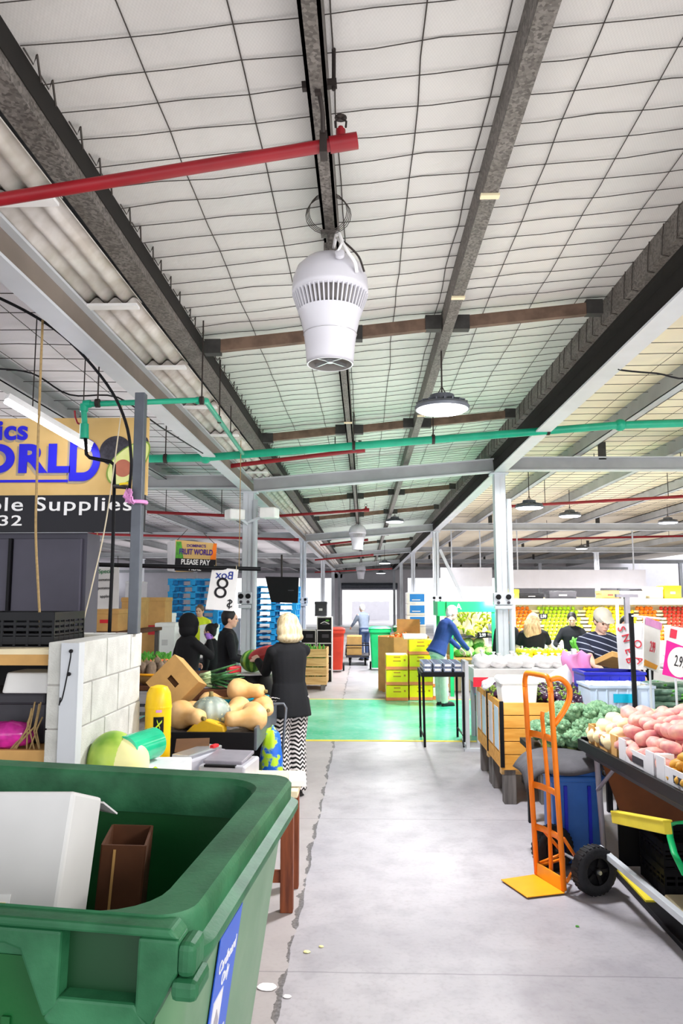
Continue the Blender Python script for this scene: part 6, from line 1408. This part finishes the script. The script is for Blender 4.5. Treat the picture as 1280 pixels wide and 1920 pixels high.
MB().b2((x-.02, 8.58, 0), (x+.02, 8.62, .98)).build('post', 'white_steel', t); MB().b2((x-.02, 8.9, 0), (x+.02, 8.94, .98)).build('post', 'white_steel', t); MB().b2((x-.04, 8.56, 0), (x+.15, 8.64, .03)).b2((x-.02, 8.6, .02), (x+.02, 8.94, .06)).build('base_rail', 'white_steel', t)
MB().b2((x-.02, 8.6, .94), (x+.02, 8.94, .98)).build('top_rail', 'white_steel', t)
for i, (z, m_, lb) in enumerate(((.3, 'kraft_dark', 'dark brown carton low under the white stall'), (.0, 'wood_grey', 'grey timber box on the floor under the white stall'), (.52, 'pink_bag', 'pink carton under the white stall'))):
    tag(MB().b2((1.36, 9.1, z+.001), (1.75, 9.5, z+(.2 if i == 0 else .299 if i == 1 else .07))).build('carton', m_, bevel=.006), lb, 'box')
tag(MB().b2((1.36, 9.1, .502), (1.75, 9.5, .519)).build('flat_carton', 'liner_cyan'), 'flat cyan carton under the pink carton', 'box')
# ---- green framed chiller with bananas and cabbages
Y = 13.2; a = at(842, 1128, Y); b = at(922, 1128, Y); x0, x1, zt = a.x, b.x+.05, a.z
t = thing('banana_display', 'green framed produce display with a white letter on its header', 'display', ((x0+x1)/2, Y+.4, 0))
[MB().b2(lo, hi).build('post', 'frame_green', t) for lo, hi in (((x0, Y, 0), (x0+.06, Y+.06, zt)), ((x0-.15, Y+.8, 0), (x0-.09, Y+.86, zt)), ((x1-.06, Y, 0), (x1, Y+.06, zt)))]; MB().b2((x0-.05, Y-.02, zt-.18), (x1, Y+.04, zt)).b2((x0-.2, Y+.02, zt-.25), (x0-.02, Y+.9, zt)).build('header', 'frame_green', t)
text('letters', 'A', .14, frame((x0+.16, Y-.024, zt-.09), (1, 0, 0), (0, 0, 1)), 'white', t, bold=.02)
MB().b2((x0+.06, Y+.05, 1.0), (x1-.06, Y+.7, 1.03)).build('upper_shelf', 'dark_grey', t); MB().b2((x0, Y+.0, .62), (x1, Y+.8, .66)).build('lower_shelf', 'kraft', t); MB().b2((x0, Y+.8, 0), (x1, Y+.82, zt)).build('back_panel', 'cream', t)
t, fm, w, h = board('price_card', 'black price card reading 2.99 in the green framed display', [at(895, 1186, Y-.05), at(914, 1185, Y-.05), at(914, 1196, Y-.05), at(895, 1197, Y-.05)], .006, 'black'); text('letters', '2.99', h*.8, fm, 'white', t, sx=.8, bold=.02); q = fm @ V((0, -h/2, -.006)); MB().bar(q, (q.x, Y+.06, 1.03), .01, .01).build('stem', 'dark_grey', t)
random.seed(81)
o = MB().tube([(0, 0, 0), (.05, 0, .035), (.11, 0, .045), (.17, 0, .03), (.2, 0, .005)], [.008, .018, .02, .017, .007], 8).build('banana', 'banana', smooth=True); o['label'] = 'greenish yellow banana in the green framed display'; o['category'] = 'banana'; o['group'] = 'bananas in the green display'
MB().tube([(0, 0, 0), (-.02, 0, -.012)], [.006, .005], 6).build('stub', 'leaf', o)
for i in range(60):
    q = o if i == 0 else dup(o); q.location = (x0+.12+random.uniform(0, .62), Y+.12+.5*((i//6)/10), 1.035+.05*(i//6)*.95); q.rotation_euler = (random.uniform(-.2, .2), random.uniform(-.5, .1), random.uniform(-2.2, -.9))
o = thing('cabbage', 'pale green cabbage on the lower shelf of the green framed display', 'cabbage', (0, 0, 0), 0, 'cabbages in the green display')
MB().ell((0, 0, 0), (.1, .1, .092), seg=20, rings=14, fn=lambda u: 1+.05*math.sin(8*math.atan2(u.y, u.x)+3*u.z)).build('head', 'cabbage', o, smooth=True); MB().ell((.02, -.01, -.03), (.11, .105, .07), seg=14, rings=9, fn=lambda u: 1+.12*noise.noise(u*3)).build('outer_leaf', 'leaf', o, smooth=True)
for i in range(11):
    q = o if i == 0 else dup(o); q.location = (x0+.15+.19*(i % 4)+.09*(i//4 % 2), Y+.12+.17*(i//4 if i < 8 else 0.5), .75+(.15 if i >= 8 else 0)); q.rotation_euler = (random.uniform(-.6, .6), random.uniform(-.6, .6), i)
# ---- big fruit wall
Y = 13.6; X0f, X1f = at(946, 1140, Y).x, 8.2
t = thing('fruit_display', 'long stepped fruit display across the back of the right hall', 'display', ((X0f+X1f)/2, Y+.5, 0))
MB().b2((X0f, Y-.04, .0), (X1f, Y+.02, .9)).build('front_panel', 'white', t)
steps = 9
for k in range(steps): MB().b2((X0f, Y+.08*k, .9+.065*k), (X1f, Y+.08*(k+1)+.01, .94+.065*k)).build('step_shelf', 'cream', t)
MB().b2((X0f, Y+.84, 0), (X1f, Y+.88, 1.7)).build('back_panel', 'cream', t)
zc_ = at(1000, 1130, Y).z; MB().b2((X0f-.1, Y-.25, zc_-.03), (X1f, Y-.2, zc_+.07)).build('canopy_rail', 'cream', t); MB().b2((X0f-.1, Y-.2, zc_+.05), (X1f, Y+.9, zc_+.07)).build('canopy_top', 'white', t)
for i in range(4): MB().b2((X0f+.1+i*1.8, Y-.24, 0), (X0f+.14+i*1.8, Y-.2, zc_)).build('post', 'white_steel', t)
random.seed(91)
segs = [('orange', 'orange_fruit', 'orange on the stepped display left of the black price card', 'oranges on the stepped display', X0f+.02, X0f+.62), ('apple', 'green_apple', 'green apple on the stepped display beside the oranges', 'green apples on the stepped display', X0f+.72, X0f+1.5), ('lemon', 'lemon', 'lemon on the stepped display behind the stall man', 'lemons on the stepped display', X0f+1.58, X0f+2.5), ('mango', 'orange_fruit', 'orange mango on the stepped display by the right edge', 'mangoes on the stepped display', X0f+2.56, X0f+2.95), ('apple', 'red_fruit', 'red apple on the stepped display at the far right', 'red apples on the stepped display', X0f+3.0, X0f+3.9)]
for nm, mt, lb, gr, xa_, xb_ in segs:
    r = .038; o = ball(nm, lb, nm if nm != 'mango' else 'mango', mt, r, gr, 'stem', 1.25 if nm in ('lemon', 'mango') else 1); first = True
    for k in range(steps):
        n = int((xb_-xa_)/(2.1*r))
        for j in range(1):
            for i in range(n):
                q = o if first else dup(o); first = False; q.location = (xa_+r+i*2.1*r+(k % 2)*r*.9+random.uniform(-.006, .006), Y+.08*k+.04, .94+.065*k+r*.95); q.rotation_euler = (random.uniform(-.8, .8), random.uniform(-.8, .8), random.uniform(0, 6))
t, fm, w, h = board('price_card', 'black price card over the oranges and green apples', [at(1010, 1151, Y-.1), at(1026, 1151, Y-.1), at(1026, 1161, Y-.1), at(1010, 1161, Y-.1)], .006, 'black'); text('letters', '1.99', h*.8, fm, 'white', t, sx=.8, bold=.02)
MB().tube([fm @ V((0, h/2, -.01)), fm @ V((0, zc_+.06-(fm @ V((0, 0, 0))).z, -.01))], .004, 5).build('hanger', 'wire', t)
# goods on top of the canopy
for i, (px0, px1, py0, m_, lb) in enumerate(((975, 1018, 1112, 'black', 'flat black crate on the canopy over the fruit display, left'), (1030, 1080, 1108, 'dark_grey', 'dark grey crate on the canopy over the fruit display'), (1128, 1160, 1107, 'kraft', 'kraft carton on the canopy over the fruit display'), (1165, 1210, 1108, 'carton_grey', 'grey carton on the canopy over the fruit display'), (1218, 1242, 1100, 'cream', 'cream carton on the canopy near the right edge'), (1246, 1276, 1098, 'crate_yellow', 'yellow carton on the canopy at the right edge'))):
    carton(lb, px0, px1, py0, 1125, Y, m_, .35, z0=zc_+.071)
carton('tall yellow carton just right of the right column', 948, 972, 1105, 1140, 13.3, 'crate_yellow', .3, z0=zc_+.071)
# low fruit table in front of it
t = table('fruit_table', 'low fruit table with lemons in front of the shoppers', 2.0, 5.2, 10.1, 10.75, .86, 'white', 'white_steel', 'table', .12)
o = ball('lemon', 'bright yellow lemon in the heap behind the white stall', 'lemon', 'lemon', .045, 'lemons behind the white stall', 'leaf', 1.2)
heap(o, pile_spots(2.05, 2.75, 10.15, 10.6, .86, .045, layers=2))
o = ball('tomato', 'small red tomato in the heap beside the leafy greens', 'tomato', 'red_fruit', .032, 'tomatoes by the leafy greens', 'leaf'); heap(o, pile_spots(2.85, 3.1, 10.15, 10.6, .86, .034, layers=2))
o = ball('pear', 'pale yellow pear in the heap in front of the leafy greens', 'pear', 'white_potato', .038, 'pears by the leafy greens', 'stem'); heap(o, pile_spots(3.12, 3.75, 10.15, 10.6, .86, .04, layers=3))
for i in range(9):
    leafy('lettuce', 'green leafy lettuce heaped behind the pears', (3.05+.2*(i % 5), 10.85+.2*(i//5), .9), .14, .24, 'leaf', 18, 'greens', 'lettuces behind the pears')
table('lettuce_table', 'white table under the lettuces behind the pears', 2.9, 4.1, 10.76, 11.4, .898, 'white', 'white_steel')
# white fascia panels over the far stalls
for px0, px1, py0, py1, Y, lb in ((950, 1210, 1068, 1103, 19.9, 'long white fascia panel high over the right stalls'), (826, 922, 1064, 1100, 19.9, 'grey white fascia panel left of the right column')):
    p, q = at(px0, py1, Y), at(px1, py0, Y); t = thing('fascia_panel', lb, 'panel', ((p.x+q.x)/2, Y, p.z)); MB().b2((p.x, Y, p.z), (q.x, Y+.05, q.z)).build('panel', 'panel_white', t)
    for x in (p.x+.3, q.x-.3): MB().b2((x-.015, Y+.01, q.z), (x+.015, Y+.04, 3.9)).build('hanger', 'white_steel', t)
# ---- zucchini stall and the crates at its left
ZF = .79
t = thing('zucchini_stall', 'black fronted stall behind the potatoes carrying zucchini and crates', 'stall', (2.9, 6.5, 0)); x0 = 1.9
MB().b2((x0, 6.2, ZF-.03), (4.2, 7.0, ZF)).build('table_deck', 'dark_grey', t); MB().b2((x0, 6.18, .3), (4.2, 6.2, ZF+.02)).build('front_panel', 'dark_grey', t)
for x in (x0+.05, 4.1):
    for y in (6.25, 6.95): MB().b2((x-.02, y-.02, 0), (x+.02, y+.02, ZF-.03)).build('leg', 'black', t)
for px0, px1, lb in ((1148, 1190, 'red price ticket on the black stall front below the pale crate'), (1238, 1285, 'red price ticket on the black stall front below the zucchini')):
    t, fm, w, h = board('price_ticket', lb, [at(px0, 1328, 6.178), at(px1, 1328, 6.178), at(px1, 1345, 6.178), at(px0, 1345, 6.178)], .004, 'price_red'); MB().prism([(-w*.47, h*.3), (w*.47, h*.3), (w*.47, h*.42), (-w*.47, h*.42)], .001, fm).build('white_edge', 'white', t)
def solidcrate(label, c, d, mat, liner, rz=0, name='crate'):
    t = thing(name, label, 'crate', c, rz); g = L(t); x, y, z = d; rot = zrot(rz); mb = MB().box(g(0, 0, .006), (x, y, .012), rot)
    for s in (-1, 1): mb.box(g(s*x/2, 0, z/2), (.012, y+.012, z), rot).box(g(0, s*y/2, z/2), (x, .012, z), rot).box(g(s*x/2, 0, z-.012), (.035, y+.03, .024), rot).box(g(0, s*y/2, z-.012), (x+.03, .035, .024), rot)
    for k in range(6): mb.box(g(-x/2+x*(k+.5)/6, -y/2-.008, z*.45), (.012, .01, z*.8), rot)
    mb.build('crate_wall', mat, t, bevel=.003)
    if liner: MB().box(g(0, 0, z*.72), (x-.03, y-.03, .02), rot).build('liner', liner, t); MB().box(g(0, -y/2-.014, z*.5), (x*.3, .004, z*.35), rot).build('crate_label', liner, t)
    return t
c = V((at(1150, 1300, 6.35).x+.03, 6.4, ZF+.001)); solidcrate('pale blue crate with cyan liner holding white mushrooms', c, (.5, .34, .2), 'crate_pale', 'liner_cyan')
c2 = V((at(1140, 1290, 6.8).x, 6.78, ZF+.001)); solidcrate('dark blue crate behind the pale crate, in front of the stall man', c2, (.5, .34, .27), 'crate_blue', None)
random.seed(95)
o = thing('mushroom', 'white mushroom in the pale blue crate', 'mushroom', (0, 0, 0), 0, 'mushrooms in the pale crate'); MB().ell((0, 0, .01), (.026, .026, .018), seg=12, rings=8).build('cap', 'cauli', o, smooth=True); MB().lathe([(.01, -.02), (.011, .004)], (0, 0, 0), 8).build('stem', 'cauli', o)
for i in range(60):
    q = o if i == 0 else dup(o); q.location = (c.x-.19+.042*(i % 10)+random.uniform(-.01, .01), c.y-.12+.045*(i//10)+random.uniform(-.01, .01), c.z+.17+random.uniform(0, .015)); q.rotation_euler = (random.uniform(-.5, .5), random.uniform(-.5, .5), 0)
t = thing('open_carton', 'tan open carton held over the blue crate by the stall man', 'box', (c2.x+.08, 6.85, ZF+.27)); rq2 = E_(-22, 12, 20)
cc = V((c2.x+.1, 6.84, ZF+.345)); MB().box(cc, (.3, .24, .05), rq2).build('box_body', 'kraft', t, bevel=.004); MB().box(cc+V((.0, -.0, .03)), (.27, .21, .004), rq2).build('box_inside', 'cream', t)
o = thing('zucchini', 'long dark green zucchini in the heap behind the potatoes', 'zucchini', (0, 0, 0), 0, 'zucchini behind the potatoes')
MB().tube([(-.11, 0, 0), (-.09, 0, .0), (0, 0, .004), (.08, 0, 0), (.105, 0, 0)], [.012, .022, .026, .022, .012], 10).build('fruit_skin', 'zuc', o, smooth=True); MB().tube([(.1, 0, 0), (.125, 0, .004)], [.01, .009], 8).build('stalk', 'leaf', o)
x0z = at(1205, 1300, 6.3).x
for i in range(60):
    l = i//24; q = o if i == 0 else dup(o); q.location = (x0z+.1+.1*(i % 8)+random.uniform(-.03, .03), 6.28+.14*((i//8) % 3)+random.uniform(-.03, .03), ZF+.035+.05*l+.12*((i//8) % 3)/3+random.uniform(0, .01)); q.rotation_euler = (0, random.uniform(-.25, .25), random.uniform(-.9, -.1))
o = MB().tube([(-.08, 0, 0), (-.03, .01, .004), (.03, .01, .0), (.08, 0, .004)], [.003, .006, .006, .003], 6).build('green_bean', 'green_apple', smooth=True); o['label'] = 'pale green bean in the heap behind the zucchini'; o['category'] = 'bean'; o['group'] = 'beans behind the zucchini'
for i in range(70):
    q = o if i == 0 else dup(o); q.location = (x0z-.08+random.uniform(0, .8), 6.72+random.uniform(0, .24), ZF+.1+random.uniform(0, .05)); q.rotation_euler = (0, random.uniform(-.2, .2), random.uniform(0, 6))
tag(MB().b2((x0z-.15, 6.68, ZF+.001), (x0z+.8, 6.98, ZF+.1)).build('bean_box', 'kraft'), 'kraft box under the beans behind the zucchini', 'box')
# magenta-pink plastic sheet bag
pY = 7.05; c = V((at(1083, 1255, pY).x, pY, 0)); random.seed(99)
t = thing('pink_bag', 'pink plastic bag hanging on the stall left of the blue crate', 'bag', (c.x, c.y, at(1083, 1290, pY).z)); zt, zb = at(1083, 1218, pY).z, at(1083, 1292, pY).z
def bagf(u, v): return (c.x-.12+.25*u+.03*math.sin(v*6), c.y-.06+.03*math.sin(u*9+v*3)+.1*abs(u-.5)*2*.5, zb+(zt-zb)*v*(1-.12*abs(math.sin(u*5))))
MB().grid(bagf, 22, 18).build('bag_front', 'pink_bag', t, smooth=True, solid=.004)
MB().grid(lambda u, v: (c.x-.3+.3*u, c.y+.02+.05*math.sin(u*7), zb-.02+(zt-zb)*.95*v*(.3+.7*u)), 16, 14).build('bag_side', 'plastic_bag', t, smooth=True, solid=.004)
t = thing('bag_post', 'white post carrying the pink plastic bag', 'post', (c.x, c.y+.12, 0)); MB().b2((c.x-.02, c.y+.1, 0), (c.x+.02, c.y+.14, zt)).build('post', 'white_steel', t)
# poles and signs
p = at(1192, 1330, 6.1); q = at(1185, 1150, 6.1); t = thing('sign_pole', 'slim black pole in front of the snow pea board', 'pole', (p.x, 6.1, 0)); MB().bar((p.x, 6.12, 0), (p.x, 6.12, q.z), .03, .03).build('pole', 'black', t)
MB().tube([(p.x, 6.12, q.z-.02), at(1240, 1160, 5.75)], .008, 8).build('wire_arm', 'white_steel', t)
p = at(1180, 1240, 7.05); t = thing('stall_post', 'grey steel post behind the snow pea board', 'post', (p.x, 7.05, 0)); MB().bar((p.x, 7.06, 0), (p.x, 7.06, at(1180, 1117, 7.05).z), .045, .045).build('post', 'scale_pan', t); MB().box((p.x, 7.06, at(1180, 1117, 7.05).z), (.2, .05, .03)).build('cap_plate', 'scale_pan', t)
Y = 6.2
t, fm, w, h = board('snow_pea_board', 'white hand lettered board with red writing behind the black pole', [at(1154, 1170, Y), at(1209, 1168, Y), at(1212, 1256, Y), at(1160, 1254, Y)], .005, 'carton_white')
for s, x, y in (('S', -.35, .38), ('N', -.2, .18), ('O', .2, .05), ('B', -.1, -.3), ('E', -.12, -.1), ('A', .25, -.3)): text('letters', s, h*.24, fm @ Matrix.Translation((w*x, h*y, .002)) @ Matrix.Rotation(R(-75), 4, 'Z'), 'ink_red', t)
q = fm @ V((.02, -h*.4, -.012)); MB().bar(q, (q.x, q.y, ZF-.01), .012, .012).build('stem', 'white_steel', t)
t, fm, w, h = board('price_sign', 'slim white 2.99 price sign with a pink top edge, angled behind the magenta one', [at(1207, 1158, 5.6), at(1238, 1166, 5.85), at(1236, 1262, 5.85), at(1206, 1250, 5.6)], .006, 'white')
MB().prism([(-w/2, h*.35), (w/2, h*.35), (w/2, h*.5), (-w/2, h*.5)], .002, fm).build('pink_header', 'ribbon', t); text('letters', '2.99', h*.3, fm @ Matrix.Translation((0, -.02, .003)), 'red_pink', t, sx=.55); MB().prism([(-w*.45, -h*.45), (w*.3, -h*.47), (w*.4, -h*.38), (-w*.4, -h*.33)], .002, fm).build('fruit_picture', 'orange_plate', t)
q = fm @ V((0, -h/2, -.008)); MB().bar(q, (q.x, q.y, .62), .012, .012).build('stem', 'white_steel', t)
t, fm, w, h = board('price_sign', 'white and magenta 2.99 price sign at the right edge of the photo', [at(1246, 1172, 5.38), at(1300, 1180, 5.48), at(1300, 1284, 5.48), at(1248, 1264, 5.38)], .006, 'white')
MB().prism([(-w/2, -h*.48), (w/2, -h*.48), (w/2, h*.12), (-w/2, h*.18)], .002, fm).build('magenta_field', 'magenta', t); mb = MB(); mb.prism([(w*.02+w*.42*math.cos(a*PI/16), -h*.17+h*.29*math.sin(a*PI/16)) for a in range(32)], .002, fm @ Matrix.Translation((0, 0, .002))); mb.build('price_disc', 'white', t)
text('letters', '2.99', h*.3, fm @ Matrix.Translation((w*.02, -h*.17, .006)), 'ink_black', t, sx=.55); MB().prism([(-w*.42, h*.25), (-w*.2, h*.25), (-w*.2, h*.42), (-w*.42, h*.42)], .002, fm).build('fruit_picture', 'red_pink', t)
q = fm @ V((0, -h/2, -.008)); MB().bar(q, (q.x, q.y, .62), .012, .012).build('stem', 'white_steel', t)
# scraps on the floor
random.seed(77)
for px, py, r, lb, m_ in ((500, 1852, .035, 'white paper scrap on the floor beside the bin', 'white'), (538, 1870, .015, 'small white scrap beside the larger paper scrap', 'white'), (575, 1786, .014, 'pale leaf scrap on the aisle floor by the crack', 'gourd_flesh'), (602, 1776, .01, 'tiny pale leaf scrap right of the crack', 'gourd_flesh'), (1082, 1738, .008, 'tiny green scrap in front of the sack truck', 'leaf')):
    p = flo(px, py); tag(MB().ell((p.x, p.y, .004), (r*1.3, r, .004), seg=12, rings=6, fn=lambda u: 1+.3*noise.noise(u*3)).build('litter', m_), lb, 'litter')
# ================================================================== LIGHT
w = bpy.data.worlds.new('daylight'); SC.world = w; w.use_nodes = True; bgn = w.node_tree.nodes['Background']
bgn.inputs[0].default_value = (.93, .96, 1, 1); bgn.inputs[1].default_value = 1.5
def area(name, loc, tgt, sx, sy, e, col=(1, 1, 1)):
    ld = bpy.data.lights.new(name, 'AREA'); ld.shape = 'RECTANGLE'; ld.size = sx; ld.size_y = sy; ld.energy = e; ld.color = col
    o = bpy.data.objects.new(name, ld); COL.objects.link(o); o.location = loc; o.rotation_euler = (V(tgt)-V(loc)).to_track_quat('-Z', 'Y').to_euler(); return o
area('entrance_daylight', (5.5, -3.2, 3.2), (0, 5, .6), 4, 2, 160, (1, .98, .95))
area('side_lamp', (3.9, 1.5, 3.55), (-.6, 2.2, .6), 1.0, 1.0, 95, (1, .99, .97))
for i, (x, y, e) in enumerate(((.3, 3.4, 60), (.3, 8, 60), (.2, 14.5, 70), (.2, 24, 90), (.2, 36, 90), (6, 6, 160), (6, 15, 200), (8, 27, 200), (-5, 7, 120), (-6, 15, 160), (-6, 28, 200))):
    area('ceiling_fill', (x, y, 2.15), (x, y+.001, 9), 2.2 if abs(x) < 1 else 7, 4 if y < 10 else 7, e*.42, (1, .985, .96))  # unseen area lights added in mid-air to brighten the ceiling
area('display_fill', (4.6, 13.1, 1.62), (4.6, 13.9, 1.1), 5, .15, 60, (1, .97, .9))  # unseen strip of light added to brighten the fruit display
area('stall_fill', (3.2, 9.0, 3.0), (3.2, 9.6, 0), 3, 1.2, 60)  # unseen area light added over the right stalls, no fixture
SC.view_settings.view_transform = 'Standard'; SC.view_settings.look = 'None'; SC.view_settings.exposure = .56; SC.view_settings.gamma = 1
SC.cycles.use_denoising = True; SC.cycles.use_adaptive_sampling = True; SC.cycles.adaptive_threshold = .025; SC.cycles.max_bounces = 7; SC.cycles.diffuse_bounces = 4; SC.cycles.sample_clamp_indirect = 6
